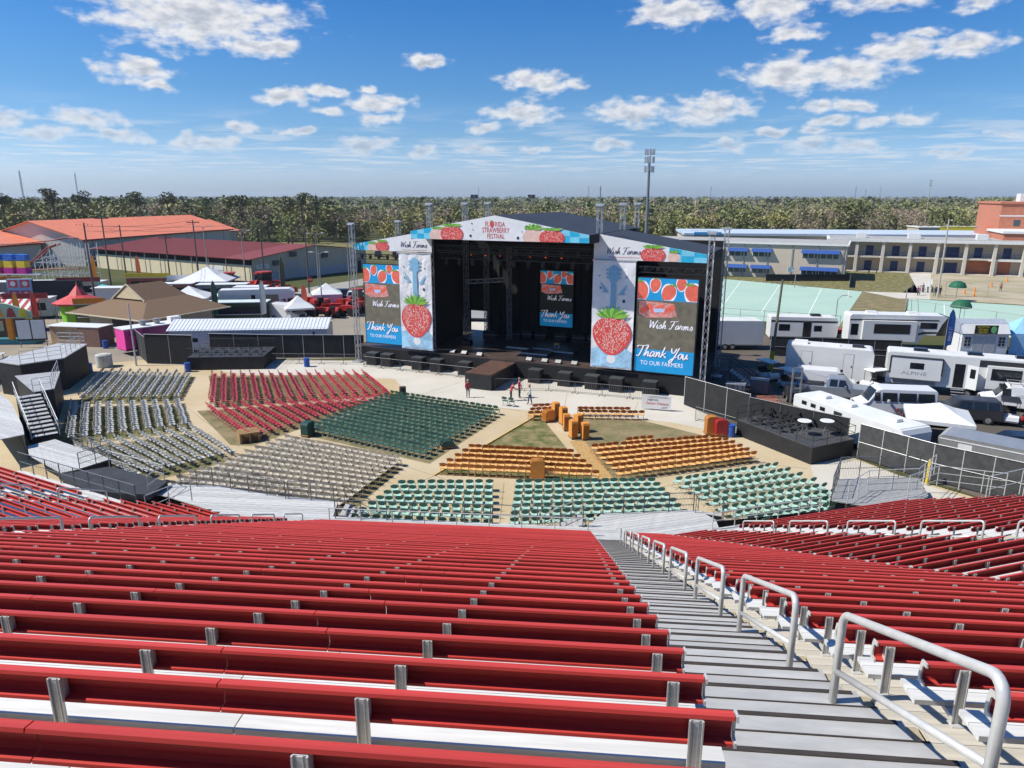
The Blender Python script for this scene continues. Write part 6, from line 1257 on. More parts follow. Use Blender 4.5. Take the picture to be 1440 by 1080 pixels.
MB().box(.003, .06, 9.0, 12.2, 0, 3.9).build('big_door', M('grey door', (.38, .37, .34)), t); MB().box(.003, .06, 30.0, 31.2, 0, 2.4).build('door', BLKP, t); MB().box(.002, .03, .2, 32.8, 0, 1.9).build('plinth', M('pale block', (.40, .40, .40)), t)
o = MB().box(.07, .1, .8, 4.0, 2.7, 3.6).build('barn_sign', WHITE, t); text('Swine Barn', .55, GRT, o, (.11, 2.4, 3.0), rot=(pi/2, 0, pi/2), xs=.9)
o = MB().box(-14.9, -9.4, -.38, -.305, 2.0, 2.9).build('wall_sign', WHITE, t)
ORR = M('orange roof metal', (.82, .27, .14), .45, .1, .08, .4, stretch=(1, 1, 1))
t = thing('exhibition_hall', 'big hall with bright orange metal roof before the woods', 'building', (-109.1, 184, 0), radians(77.9)); m = MB()
WW = M('off white metal wall', (.62, .58, .50), .6)
def hall(nm, x0, x1, y0, y1, e, r_, t, ribs=True, wallm=WW):
    yc = (y0+y1)/2; m = MB(); m.prism_x([(y0, 0), (y1, 0), (y1, e), (yc, r_-.15), (y0, e)], x0, x1); m.build('wall', wallm, t)
    m = MB(); m.prism_x([(y0-.8, e-.12), (yc, r_), (y1+.8, e-.12), (y1+.8, e-.02-.25), (yc, r_-.14), (y0-.8, e-.27)], x0-.8, x1+.8); rf = m.build('roof', ORR, t)
    m = MB(); n = int((x1-x0)/1.6)
    for k in range(n+1):
        x_ = x0-.6+(x1-x0+1.2)*k/n; m.prism_x([(y0-.8, e-.118), (yc, r_+.002), (yc, r_+.07), (y0-.8, e-.05)], x_-.06, x_+.06)
    m.build('roof_rib', ORR, rf); MB().box(x0-.8, x1+.8, y0-.85, y0-.8, e-.5, e-.1).build('gutter', RWS, t)
hall('a', 0, 64, 0, 30, 6.85, 11.3, t); hall('b', -26, -.9, 12, 44, 6.0, 9.6, t)
m = MB(); [m.box(3+9.5*k, 3.3+9.5*k, -.06, -.01, 0, 6.4) for k in range(7)]; m.build('wall_panel_joint', GREYM, t)
hall('c', 64.9, 76, 5, 27, 5.8, 9.4, t)
# carnival
STW = M('ride white steel', (.60, .60, .58), .5); RIDR = M('ride dark red steel', (.20, .03, .025), .5)
t = thing('roller_coaster', 'white lattice roller coaster ride with dark red track before the orange hall', 'ride', (-90, 142, 0), radians(-10))
m = MB()
for ix in range(6):
    for iy in range(3):
        hh = 8.2 if ix > 1 else 5+ix*1.5; m.bar((ix*1.9-5, iy*3.0, 0), (ix*1.9-5, iy*3.0, hh), .09)
for z_ in (2.2, 4.6, 7.4):
    for iy in range(3): m.bar((-5, iy*3, min(z_, 5)), (4.5, iy*3, z_), .06)
    for ix in range(6): m.bar((ix*1.9-5, 0, min(z_, 5.5)), (ix*1.9-5, 6, min(z_, 5.5)), .06)
for ix in range(5):
    for k in range(3): m.bar((ix*1.9-5, 0, 2.4*k), (ix*1.9-3.1, 0, 2.4*k+2.4), .045)
m.build('lattice', STW, t); m = MB()
for y_ in (0, 1.0): m.tube([(-24, y_, 8.2), (-12, y_, 8.0), (-6, y_, 8.4), (0, y_, 9.0), (3.2, y_, 9.6), (4.8, y_, 9.4)], .12, 6); m.tube([(-13, y_, 1.6), (-9, y_, 3.0), (-5, y_, 5.2), (-1.5, y_, 7.6), (.5, y_, 8.2)], .16, 6); m.tube([(-14, y_, 2.9), (-6, y_, 3.1), (0, y_, 3.4), (5, y_, 3.6)], .12, 6)
m.build('track', RIDR, t)
t = thing('swing_ride', 'ride with a row of blue, yellow and magenta seats at the left edge', 'ride', (-93.5, 132, 0), radians(-5))
for k in range(5): x_ = -6+2.5*k; m = MB(); m.prism_y([(x_-.9, 5.9), (x_+.9, 6.1), (x_+.8, 7.0), (x_-.9, 7.1)], -.6, .6); m.build('blue_hood', BLU, t); m = MB(); m.box(x_-.8, x_+.8, -.8, .6, 4.7, 5.85); m.build('yellow_seat', YLW, t); m = MB(); m.box(x_-.9, x_+.9, -.9, .7, 3.6, 4.66); m.build('magenta_base', MAG, t)
m = MB()
for k in range(12): m.bar((-8+1.3*k, 0, 0), (-8.4+1.3*k+.8, .2, 3.7), .09); m.bar((-7.2+1.3*k, .8, 0), (-8.2+1.3*k, .4, 3.7), .07)
m.box(-8.5, 7.5, -1, 1, 3.4, 3.6); m.build('frame', STW, t)
booth(-83.5, 118.5, radians(6), 13, 2.6, 3.6, wc('grey semi trailer', (.22, .23, .24)), 'long grey show trailer with orange end sign at the left', hatch=False, name='show_trailer', cat='trailer')
ts_ = thing('ride_sign', 'orange and teal painted sign at the end of the grey show trailer', 'sign', (-87.2, 112.6, 0), radians(6)); MB().box(-2.2, 2.2, -.1, .1, 1.6, 4.6).build('panel', ORG, ts_); MB().box(-2.2, 2.2, -.12, -.105, 1.6, 2.2).build('teal_base', TEAL, ts_); text('PIC', 1.5, YLW, ts_, (0, -.14, 2.7), xs=.9); [MB().bar((x_, .15, 0), (x_, .15, 4.4), .08).build('leg', GREYM, ts_) for x_ in (-1.8, 1.8)]
t = thing('show_screen', 'big black backed show front with bright painted side panel', 'show front', (-71.5, 111.5, 0), radians(7)); MB().box(-3.2, 4.0, -.3, .3, .6, 4.6).build('black_back', BLKP, t); MB().box(-6.8, -3.22, -.35, .25, -.0, 4.9).build('painted_panel', wc('comic blue', (.30, .45, .60)), t); m = MB(); [m.box(-6.6+1.75*(k % 2), -5.2+1.75*(k % 2), -.37, -.355, .3+1.65*(k//2), 1.5+1.65*(k//2)) for k in range(6)]; m.build('comic_squares', wc('comic red', (.65, .08, .10)), t); m = MB(); [m.disc_y(-5.9+1.75*(k % 2), -.375, .9+1.65*(k//2), .4, .4, 10) for k in range(6)]; m.build('comic_dots', wc('comic white', (.75, .75, .7)), t); MB().box(-3.2, 5, -1.6, .3, .0, .59).build('base_deck', BLU, t)
booth(-60.0, 112.5, radians(5), 11, 2.5, 3.4, WHITE, 'white trailer with red band right of the black show front', stripe=RWS, hatch=False, name='show_trailer', cat='trailer')
for k, (x, y, L, c, lab) in enumerate(((-57.5, 122, 6, wc('rust stand', (.30, .12, .08)), 'rusty red food stand with pale counter behind the white banded trailer'), (-49.0, 121, 8, wc('slate stand', (.18, .19, .21)), 'slate grey food trailer with lettered front right of the rusty stand'), (-43.0, 117.5, 5, wc('navy stand', (.04, .06, .14)), 'navy food stand left of the black chairs and tractors'), (-81.0, 107.5, 6.5, wc('tan stand', (.50, .42, .33)), 'tan ribbed booth below the grey show trailer'))): booth(x, y, radians(6), L, 2.4, 2.9, c, lab)
t = thing('game_tent', 'round red peaked tent over a lime green stall front', 'tent', (-62.0, 101.5, 0)); MB().lathe([(3.3, 2.5), (3.4, 2.75), (1.2, 3.7), (.15, 5.0), (.02, 5.6)], n=10).build('canopy', wc('tent red', (.55, .06, .06)), t)
MB().lathe([(2.3, 0), (2.6, 2.45)], n=10).build('stall_front', LIME, t)
for k in range(8): MB().bar((3.1*cos(k*pi/4), 3.1*sin(k*pi/4), 0), (3.1*cos(k*pi/4), 3.1*sin(k*pi/4), 2.6), .05).build('pole', GREYM, t)
def striped(x, y, rz, L, d_, label, c1, c2=WHITE, n=10, h_=2.6):
    t = thing('striped_awning', label, 'awning', (x, y, 0), rz)
    for k in range(n): a_, b_ = -L/2+L*k/n, -L/2+L*(k+1)/n; MB().prism_x([(-d_/2, h_), (d_/2, h_+1.3), (d_/2, h_+1.34), (-d_/2, h_+.04)], a_, b_).build('stripe', c1 if k % 2 else c2, t)
    for sx in (-L/2+.1, L/2-.1): MB().bar((sx, -d_/2+.1, 0), (sx, -d_/2+.1, h_), .05).build('post', GREYM, t); MB().bar((sx, d_/2-.1, 0), (sx, d_/2-.1, h_+1.2), .05).build('post', GREYM, t)
    MB().box(-L/2+.2, L/2-.2, -.3, d_/2-.2, 0, 1.2).build('counter', c1, t)
striped(-74.0, 95, radians(8), 9, 3.4, 'red and white striped game awning at the left edge, nearer the black show front', RWS); striped(-66.0, 93.8, radians(8), 5, 3.2, 'short red and white striped awning left of the brown hut', RWS); striped(-84, 101, radians(5), 8, 3, 'pale striped awning with yellow pennants at the left edge', YLW)
for k, (x, y, c, cn) in enumerate(((-86.5, 99.5, YLW, 'yellow'), (-83.4, 99.8, WHITE, 'white'), (-81.0, 100, YLW, 'yellow'), (-71.5, 91.5, ORG, 'orange'), (-69.0, 91.3, YLW, 'amber'), (-66.6, 91.3, ORG, 'orange'), (-64.6, 91.6, ORG, 'orange'), (-62.4, 91.8, wc('red pennant', (.6, .05, .03)), 'red'))): feather(x, y, 5.4, c, '%s upright pennant over the striped awnings, %s from the left' % (cn, ordw(k+1)))
t = thing('carousel_front', 'ornate painted ride front in teal, orange and yellow left of the tarp booth', 'show front', (-62.5, 84.0, 0), radians(4)); MB().box(-5, 5, 0, 2.0, 0, .6).build('deck', wc('teal wood', (.05, .22, .25)), t)
MB().prism_y([(-5, 3.2), (5, 3.2), (5, 4.0), (2.5, 4.9), (0, 5.3), (-2.5, 4.9), (-5, 4.0)], -.15, .15).build('arched_sign', wc('sea green sign', (.35, .50, .36)), t)
for k in range(7): x_ = -4.2+1.4*k; MB().prism_y([(x_-.55, 3.35), (x_+.55, 3.35), (x_+.3, 4.3), (x_, 4.5), (x_-.3, 4.3)], -.19, -.155).build('painted_fan', [ORG, RWS, YLW, BLU][k % 4], t)
for k in range(5): MB().box(-4.9+2.3*k, -4.3+2.3*k, -.1, .3, .6, 3.2).build('column', [ORG, YLW, WHITE][k % 3], t)
MB().box(-4.9, 4.9, 1.5, 1.6, .6, 3.1).build('back_panel', wc('rust back', (.18, .08, .06)), t); m = MB(); [m.box(-2.2+1.1*k, -1.5+1.1*k, 1.44, 1.49, 1.4, 2.6) for k in range(4)]; m.build('pictures', wc('cream picture', (.6, .5, .35)), t)
t = thing('info_panel', 'pair of white framed panels beside the ornate ride front', 'panel', (-56.6, 82.6, 0), .2); [MB().box(x0, x0+1.4, -.04, .04, 1.0, 3.2).build('panel', WHITE, t) for x0 in (-1.5, .05)]; MB().box(-1.6, 1.55, .05, .1, .8, 3.3).build('frame', BLKP, t); [MB().bar((x_, .1, 0), (x_, .1, 1.0), .05).build('leg', GREYM, t) for x_ in (-1.4, 1.4)]
for k, (x, y, h_) in enumerate(((-63.5, 108, 13.5), (-72, 128, 14), (-75.5, 140, 12), (-60.0, 137, 13), (-48.5, 140, 12.5), (-66.5, 139, 10), (-37.5, 131.5, 12))): utility_pole(x, y, h_, 'dark timber utility pole by the red barn, %s planted one' % ordw(k+1) if False else '%s utility pole from the near side among the fair stands' % ordw(k+1), 1 if k % 2 else 0, .3)
for k, (x, y, h_, r_) in enumerate(((-56.5, 133, 12, .3), (-47.0, 126, 11.5, .2), (-34.4, 127, 11, .2), (-27.8, 122, 9.5, 0), (-29.5, 110, 9, 0), (-117, 160, 17, 0))): light_pole(x, y, h_, '%s tall lamp post from the left on the fairground' % ordw([2, 3, 4, 6, 5, 1][k]), 2 if k != 3 else 1, M('weathered lamp post', (.28, .27, .25)), rz=r_)
t = thing('stop_sign', 'red stop sign at the road corner near the grey barn', 'sign', (-36.0, 127.5, 0)); MB().bar((0, 0, 0), (0, 0, 3.0), .05).build('post', GREYM, t); MB().prism_y([(.5*cos(pi/8+k*pi/4), 2.9+.5*sin(pi/8+k*pi/4)) for k in range(8)], -.08, -.06).build('plate', M('stop sign red', (.5, .03, .03)), t); text('STOP', .3, WHITE, t, (0, -.09, 2.8))
# overhead wires
WIRE = M('wire black', (.03, .03, .03)); m = MB()
for (a_, b_, z_) in (((-63.5, 108), (-60, 137), 13), ((-72, 128), (-48.5, 140), 12.3), ((-48.5, 140), (-37.5, 131.5), 12), ((-72, 128), (-75.5, 140), 12.0)):
    for dz in (0, -.7): m.tube([(a_[0]+(b_[0]-a_[0])*k/8, a_[1]+(b_[1]-a_[1])*k/8, z_+dz-1.2*4*(k/8)*(1-k/8)*.4) for k in range(9)], .025, 3)
tag(m.build('overhead_wires', WIRE), 'sagging overhead wires strung between the fairground utility poles', 'wires')

def vendor_table(x, y, rz, col, label):
    t = thing('vendor_table', label, 'table', (x, y, 0), rz); MB().box(-.95, .95, -.4, .4, .1, .78).build('cloth', col, t); MB().box(-.97, .97, -.42, .42, .782, .82).build('table_top', WHITE, t)
    for k in range(3): MB().box(-.7+.5*k, -.35+.5*k, -.2, .15, .822, 1.0+.12*k).build('carton', [PALW, WHITE, GREYM][k], t)
VC = [('red', RWS), ('blue', BLU), ('orange', ORG), ('teal', TEAL), ('yellow', YLW)]
for k, (x, y) in enumerate(((-57, 104), (-54, 106), (-47, 117), (-52, 114), (-45.5, 103.5), (-61, 117), (-66, 119), (-38.5, 118), (-34, 116), (-50, 124))): vendor_table(x, y, .3*k, VC[k % 5][1], '%s vendor table with cartons on the fairground, %s one' % (VC[k % 5][0], ['beside the hut', 'far'][k//5]))
def cafe_umbrella(x, y, col, label):
    t = thing('cafe_umbrella', label, 'umbrella', (x, y, 0)); MB().bar((0, 0, 0), (0, 0, 2.5), .04, 6).build('pole', GREYM, t); MB().lathe([(1.5, 2.15), (1.45, 2.25), (.1, 2.75), (.02, 2.8)], n=8).build('canopy', col, t)
for k, (x, y) in enumerate(((-58.5, 107.5), (-55.8, 112), (-64.5, 124), (-70, 122), (-42.5, 108.5))): cafe_umbrella(x, y, VC[k][1], '%s cafe umbrella among the fairground stalls' % VC[k][0])
for k, (x, y, L, c) in enumerate(((-66, 131, 8, wc('brick red stand', (.32, .09, .06))), (-74.5, 124, 7, wc('cream stand', (.55, .48, .36))), (-88, 124.5, 6, wc('plum stand', (.20, .04, .12))), (-95, 118, 7, wc('sea stand', (.08, .25, .30))), (-58, 127.5, 6, wc('black stand', (.03, .03, .035))))): booth(x, y, radians(4+3*k), L, 2.6, 3.0, c, ['brick red', 'cream', 'plum', 'sea blue', 'black'][k]+' food stand with pale roof among the far fair stalls', sign=[YLW, RWS, ORG, YLW, WHITE][k])

for k, (x, y, c, r_, kd) in enumerate(((-62.5, 114.8, PW, .2, 'pickup'), (-53.0, 119.5, PBK, 1.4, 'pickup'), (-45.2, 123.5, PG, .4, 'suv'), (-37.4, 114.2, PW, 2.0, 'van'), (-23.4, 117.0, PRED, .2, 'pickup'), (-70.0, 116.5, PS, .3, 'van'), (-78.5, 113.2, PW, .1, 'van'))): car(kd, x, y, r_, c, ['white pickup before the white banded trailer', 'black pickup between the food stands', 'graphite suv before the wide marquee', 'white van beside the red tractors', 'red pickup beside the stage screen', 'silver van behind the black show front', 'white van at the left behind the striped awnings'][k], 'truck' if kd == 'pickup' else kd)
for k, (x, y, L, c) in enumerate(((-79, 102.5, 7, wc('royal stand', (.04, .10, .38))), (-88.5, 108.5, 6, wc('scarlet stand', (.50, .05, .04))), (-70.5, 103.8, 6, wc('pale show trailer', (.48, .50, .52))), (-58.5, 98.8, 4, wc('olive stand', (.16, .18, .06))), (-92, 103, 6, wc('amber stand', (.60, .33, .03))))): booth(x, y, radians(3+4*k), L, 2.4, 2.9, c, ['royal blue', 'scarlet', 'pale grey', 'olive', 'amber'][k]+' game stand behind the striped awnings', sign=[YLW, WHITE, RWS, ORG, TEAL][k], name='game_stand')
# ------------------------------------------------------------ school buildings
SCW = M('beige school stucco', (.52, .44, .35), .8, 0, .06, .5); PIL = M('pale pilaster', (.58, .53, .45), .8); ROOFG = M('grey gravel roof', (.34, .33, .31), .9, 0, .15, .4); AWN = M('blue awning', (.02, .07, .26), .6, 0, .1, 3); GLB = M('tinted school glass', (.06, .09, .10), .15); BRK = M('orange brick', (.46, .17, .10), .85, 0, .12, 1.2); BLUD = M('navy door', (.02, .04, .13), .5); TRW = M('white roof trim', (.68, .68, .66), .6)
t = thing('school_wing', 'two storey beige school wing with blue window awnings', 'building', (70.3, 151.5, 0), radians(-26)); L_ = 48
MB().box(-L_, 0, 0, 15, 0, 7.2).build('wall', SCW, t); MB().box(-L_-.4, .4, -.4, 15.4, 7.203, 7.6).build('roof_edge', TRW, t); MB().box(-L_, 0, 0, 15, 7.603, 7.66).build('roof', ROOFG, t)
for k in range(10): MB().box(-.5-5.05*k-.14, -.5-5.05*k+.14, -.12, -.003, 0, 7.2).build('downpipe', GREYM, t)
for (xa, xb) in ((-8.6, -1.4), (-18.9, -15.0), (-24.0, -20.0), (-29, -25.1), (-34.1, -30.2), (-39.1, -35.2), (-44, -40.4)):
    for zb in (.9, 4.5):
        o = MB().box(xa, xb, -.05, -.003, zb, zb+1.5).build('window', GLB, t); n_ = max(2, int((xb-xa)/1.2)); m = MB(); [m.box(xa+(xb-xa)*q/n_-.05, xa+(xb-xa)*q/n_+.05, -.08, -.051, zb, zb+1.5) for q in range(n_+1)]; m.build('mullion', TRW, o)
        m = MB(); m.prism_x([(-.004, zb+1.75), (-1.0, zb+1.05), (-1.0, zb+1.0), (-.004, zb+1.2)], xa-.2, xb+.2); m.build('awning', AWN, t)
t = thing('school_gallery', 'two storey school gallery with concrete columns and blue doors', 'building', (76.5, 174.2, 0), radians(-22)); GLn = 46
m = MB(); m.box(0, GLn, 2.6, 14, 0, 7.0); m.build('wall', SCW, t); MB().box(-.5, GLn+.5, -.9, 15, 7.003, 7.6).build('roof_edge', TRW, t); MB().box(0, GLn, 0, 14, 7.603, 7.7).build('roof', ROOFG, t); MB().box(0, GLn, -.3, 2.59, 3.35, 3.7).build('upper_walkway', PIL, t); MB().box(0, GLn, -.3, 2.59, 0, .15).build('ground_walkway', PIL, t)
for k in range(9): MB().box(.1+5.6*k, .75+5.6*k, -.6, .1, 0, 7.0).build('column', PIL, t)
m = MB()
for k in range(24): m.bar((GLn*k/23, -.2, 3.7), (GLn*k/23, -.2, 4.7), .03)
m.bar((0, -.2, 4.7), (GLn, -.2, 4.7), .05); m.build('balcony_rail', BLUD, t)
for k in range(8):
    for zb in (.16, 3.71): o = MB().box(2.6+5.6*k, 4.2+5.6*k+(1.0 if k in (4, 7) else 0), 2.55, 2.597, zb, zb+2.3).build('door', BLUD, t)
MB().box(29.5, 38.0, 2.5, 2.545, .16, 3.3).build('brick_panel', BRK, t)
for k, (x_, s_) in enumerate(((6, 1), (17, 1.3), (31, 1.1), (38, 1.5))): MB().box(x_, x_+2*s_, 4, 6, 7.7, 8.9).build('roof_plant', TRW, t)
t = thing('brick_school', 'tall orange brick school block at the right edge', 'building', (112, 166, 0), radians(-22)); MB().box(0, 50, -2, 30, 0, 9.2).build('wall', BRK, t); MB().box(2, 50, 14, 40, 9.2, 15.6).build('upper_wall', BRK, t); MB().box(-.3, 50, -2.3, 13.99, 9.203, 9.7).build('roof_edge', TRW, t); MB().box(1.7, 50, 13.7, 40.3, 15.603, 16.1).build('upper_roof_edge', BRK, t); MB().box(1.9, 50, 13.95, 13.995, 12.6, 12.9).build('band_course', TRW, t)
for k in range(5): MB().box(5+6*k, 6.3+6*k, 13.93, 13.99, 10.4, 11.8).build('window', GLB, t)
MB().box(6, 11, 16, 20, 16.11, 18).build('roof_plant', TRW, t); MB().box(-3, 8, -6, -2.02, 3.2, 3.6).build('porch_roof', TRW, t); MB().box(-2, -1, -5.6, -5, 0, 3.19).build('porch_post', PIL, t)
t = thing('link_roof', 'long flat white edged roof behind the school wing', 'building', (46, 192, 0), radians(-8)); MB().box(0, 82, 0, 26, 0, 7.4).build('wall', SCW, t); MB().box(-.5, 82.5, -.6, 26.5, 7.403, 8.0).build('roof_edge', M('blue grey roof trim', (.45, .52, .58)), t); MB().box(2, 9, -.9, -.61, 7.6, 8.3).build('blue_sign', M('bright blue roof panel', (.05, .3, .6)), t)
t = thing('store', 'low tan store with a yellow sign band beyond the school', 'building', (150, 268, 0), radians(-12)); MB().box(0, 34, 0, 14, 0, 6.2).build('wall', M('tan store wall', (.5, .42, .3)), t); MB().box(7, 19, -.3, -.01, 4.4, 6.8).build('yellow_sign', M('yellow sign band', (.75, .6, .03)), t); MB().box(-.3, 34.3, -.3, 14.3, 6.203, 6.6).build('roof_edge', TRW, t)
# court fence, hoops, benches, screens
fence([(66.0, 139.5), (72.5, 153)], 1.4, 'low black wind screen at the end of the school wing', rail=GREYM, post=4); fence([(53.5, 150.5), (71.0, 150.5)], 1.5, 'black draped barrier on the lawn before the school windows', rail=BLKP, post=3)
def wirefence(pts, h_, label, post=3.0):
    t = thing('wire_fence', label, 'fence', (pts[0][0], pts[0][1], 0)); o = np.array(pts[0]); Q = [tuple(np.array(p)-o) for p in pts]
    for z_ in (h_, h_*.5, .1):
        m = MB(); m.tube([(p[0], p[1], z_) for p in Q], .03, 4); m.build('rail', GREYM, t)
    for a_, b_ in zip(Q[:-1], Q[1:]):
        n_ = max(1, int(hypot(b_[0]-a_[0], b_[1]-a_[1])/post))
        for k in range(n_+1): p = lerp(a_, b_, k/n_); MB().bar((p[0], p[1], 0), (p[0], p[1], h_+.05), .035, 5).build('post', GREYM, t)
wirefence([(27.0, 104.6), (44.6, 95.6)], 1.6, 'wire fence along the near edge of the left ball court'); wirefence([(56.6, 101.2), (63.8, 86.6), (90, 69.8)], 3.0, 'tall wire fence along the near edge of the right ball court', 4); wirefence([(68.9, 124.2), (56.7, 101.9)], 2.6, 'wire fence between the worn grass and the right ball court', 4); wirefence([(78, 128), (118, 108)], 2.4, 'wire fence across the sandy sports field', 6)
def hoop(x, y, rz, label):
    t = thing('basketball_hoop', label, 'hoop', (x, y, 0), rz); MB().tube([(0, 0, 0), (0, 0, 2.6), (0, -.5, 3.2), (0, -1.3, 3.3)], .07, 8).build('post', GREYM, t); MB().box(-.9, .9, -1.38, -1.33, 2.9, 3.9).build('backboard', WHITE, t); m = MB(); m.tube([(.23*cos(k*pi/6), -1.65+.23*sin(k*pi/6), 3.05) for k in range(13)], .02, 5); m.build('rim', RWS, t)
hoop(48.0, 104.5, 1.2, 'basketball hoop at the near right of the left ball court'); hoop(55.5, 140, 3.6, 'basketball hoop at the far right of the left ball court')
for k, (x, y) in enumerate(((62.6, 98.6), (76.0, 121.5))):
    t = thing('shade_umbrella', 'dark green half round umbrella %s' % ('on the right ball court' if k == 0 else 'on the sandy field by the school path'), 'umbrella', (x, y, 0)); MB().bar((0, 0, 0), (0, 0, 2.6), .05, 6).build('pole', GREYM, t); MB().lathe([(1.35, 2.3), (1.3, 2.6), (1.0, 3.1), (.5, 3.35), (.02, 3.42)], n=14).build('canopy', M('bottle green canvas', (.01, .10, .05), .7), t)
t = thing('aluminium_bleacher', 'small aluminium bleachers beside the school path', 'bleachers', (79, 137, 0), radians(60))
for k in range(4): MB().box(-5, 5, -.5*k, -.5*k+.28, .4+.35*k, .45+.35*k).build('seat', ALUW, t); MB().box(-4.6, -4.5, -.5*k, -.5*k+.1, 0, .4+.35*k).build('post', GREYM, t); MB().box(4.5, 4.6, -.5*k, -.5*k+.1, 0, .4+.35*k).build('post', GREYM, t)
utility_pole(26.0, 69.6, 9.4, 'leaning bare timber pole with a yellow base right of the stage', 0, radians(0), M('grey green timber', (.16, .15, .10)), lean=.04)
t = thing('pole_sleeve', 'yellow padding round the foot of the leaning timber pole', 'padding', (26.0, 69.6, 0)); MB().lathe([(.22, 0), (.22, 2.3)], .04, 0, 10).build('pad', YEL, t); MB().lathe([(.225, 1.1), (.225, 1.16)], .04, 0, 10).build('strap', BLKP, t)
utility_pole(75.5, 126, 13.5, 'tall pale pole with a lamp arm on the school path', 0, 0, M('pale concrete pole', (.42, .38, .32))); utility_pole(170, 300, 24, 'tall pale power pole beyond the school', 3, .4, M('pale concrete pole', (.42, .38, .32)))
# cell tower and distant masts
t = thing('cell_tower', 'slim monopole cell tower with antenna crown behind the stage', 'tower', (37.5, 203, 0)); MB().tube([(0, 0, 0), (0, 0, 28)], [.55, .30], 12).build('mast', M('grey monopole', (.16, .17, .18), .6), t)
for z_ in (24.5, 27.0, 29.0):
    m = MB()
    for k in range(9): a_ = 2*pi*k/9+z_; m.box(1.25*cos(a_)-.18, 1.25*cos(a_)+.18, 1.25*sin(a_)-.1, 1.25*sin(a_)+.1, z_-.8, z_+.8); m.bar((0, 0, z_), (1.2*cos(a_), 1.2*sin(a_), z_), .05)
    m.build('antenna_ring', M('pale antenna', (.58, .60, .62)), t)
t.scale = (1, 1, 1)
def mast(x, y, h_, label, kind='lattice'):
    t = thing('radio_mast', label, 'mast', (x, y, 0)); m = MB()
    if kind == 'lattice': truss(m, (0, 0, 0), (0, 0, h_), h_*.014+.5, int(h_/3), .12)
    else: m.bar((0, 0, 0), (0, 0, h_), .35, 6)
    m.build('shaft', GREYM, t); MB().lathe([(.5, h_), (.6, h_+1), (.1, h_+3)], n=8).build('top', GREYM, t)
    if kind == 'board': MB().box(-4.2, 4.2, -.4, .4, h_-1, h_+3.2).build('panel', M('dark billboard', (.03, .04, .06)), t)
for k, (x, y, h_, kd) in enumerate(((-505, 760, 41, 'lattice'), (-590, 1000, 46, 'lattice'), (-42, 820, 16.5, 'board'), (22, 830, 16.5, 'board'), (104, 1000, 29, 'lattice'), (60, 500, 22, 'pole'), (270, 1000, 28, 'pole'), (-68, 1500, 35, 'lattice'), (700, 1500, 36, 'lattice'), (900, 1800, 42, 'lattice'), (480, 1000, 25, 'pole'))):
    mast(x, y, h_, '%s on the skyline, %s of the far masts from the left' % ({'lattice': 'thin lattice mast', 'board': 'dark billboard on a post', 'pole': 'slim dark pole'}[kd], ordw([2, 1, 4, 5, 7, 6, 8, 3, 10, 11, 9][k])), kd)
# ------------------------------------------------------------ trees
BARK = M('bark', (.10, .075, .055), .95, 0, .3, 4)
LEAFM = [M('oak foliage', (0.131, 0.151, 0.053), .7, 0, .35, .5, rnd=.25, col2=(0.237, 0.240, 0.083)), M('olive foliage', (0.229, 0.223, 0.068), .7, 0, .35, .5, rnd=.2, col2=(0.369, 0.319, 0.106)), M('bare twig haze', (0.299, 0.231, 0.167), .9, 0, .25, .5, rnd=.2, col2=(0.439, 0.335, 0.242)), M('pine foliage', (0.088, 0.109, 0.052), .75, 0, .3, .5, rnd=.2, col2=(0.150, 0.159, 0.068))]
def crown_np(rs, kind, h_, r_, n, size):
    """leaf clump quads through the crown volume"""
    lobes = []
    if kind == 'pine':
        for k in range(6): a_ = rs.uniform(0, 6.28); lobes.append((r_*.5*cos(a_)*rs.uniform(.2, 1), r_*.5*sin(a_)*rs.uniform(.2, 1), h_*rs.uniform(.72, .97), r_*rs.uniform(.35, .6), h_*.055))
    else:
        for k in range(13):
            a_ = rs.uniform(0, 6.28); q = rs.uniform(.1, .75); zz = rs.uniform(.18, .86); lobes.append((r_*q*cos(a_), r_*q*sin(a_), h_*zz, r_*rs.uniform(.3, .5), h_*rs.uniform(.10, .17)))
    V = []; 
    for k in range(n):
        lx, ly, lz, lr, lh = lobes[rs.randrange(len(lobes))]
        a_, b_ = rs.uniform(0, 6.28), math.asin(rs.uniform(-.9, 1)); q = rs.uniform(.55, 1.05)
        c = np.array([lx+lr*q*cos(a_)*cos(b_), ly+lr*q*sin(a_)*cos(b_), lz+lh*q*sin(b_)])
        u = np.array([rs.gauss(0, 1), rs.gauss(0, 1), rs.gauss(0, .7)]); u /= np.linalg.norm(u); v_ = np.cross(u, [rs.gauss(0, 1), rs.gauss(0, 1), rs.gauss(0, 1)]); v_ /= np.linalg.norm(v_)+1e-9
        s_ = size*rs.uniform(.6, 1.3); t1, t2 = rs.uniform(.6, 1.2), rs.uniform(.4, .9)
        V += [c-u*s_*.5, c+v_*s_*.45*t1-u*s_*.1, c+u*s_*.55, c-v_*s_*.45*t2+u*s_*.1]
    return np.array(V)
def limbs(mb, rs, h_, r_, kind):
    mb.tube([(0, 0, 0), (rs.uniform(-.3, .3), rs.uniform(-.3, .3), h_*.4), (rs.uniform(-.6, .6), rs.uniform(-.6, .6), h_*(.9 if kind == 'pine' else .68))], [h_*.022+.1, h_*.016+.05, h_*.006+.02], 6)
    for k in range(6 if kind != 'pine' else 4):
        a_ = rs.uniform(0, 6.28); z0 = h_*rs.uniform(.3, .6) if kind != 'pine' else h_*rs.uniform(.65, .85)
        mb.tube([(0, 0, z0), (r_*.35*cos(a_), r_*.35*sin(a_), z0+h_*.12), (r_*.7*cos(a_), r_*.7*sin(a_), z0+h_*.2)], [h_*.009+.03, h_*.005+.02, .02], 4)
TEMPL = {}
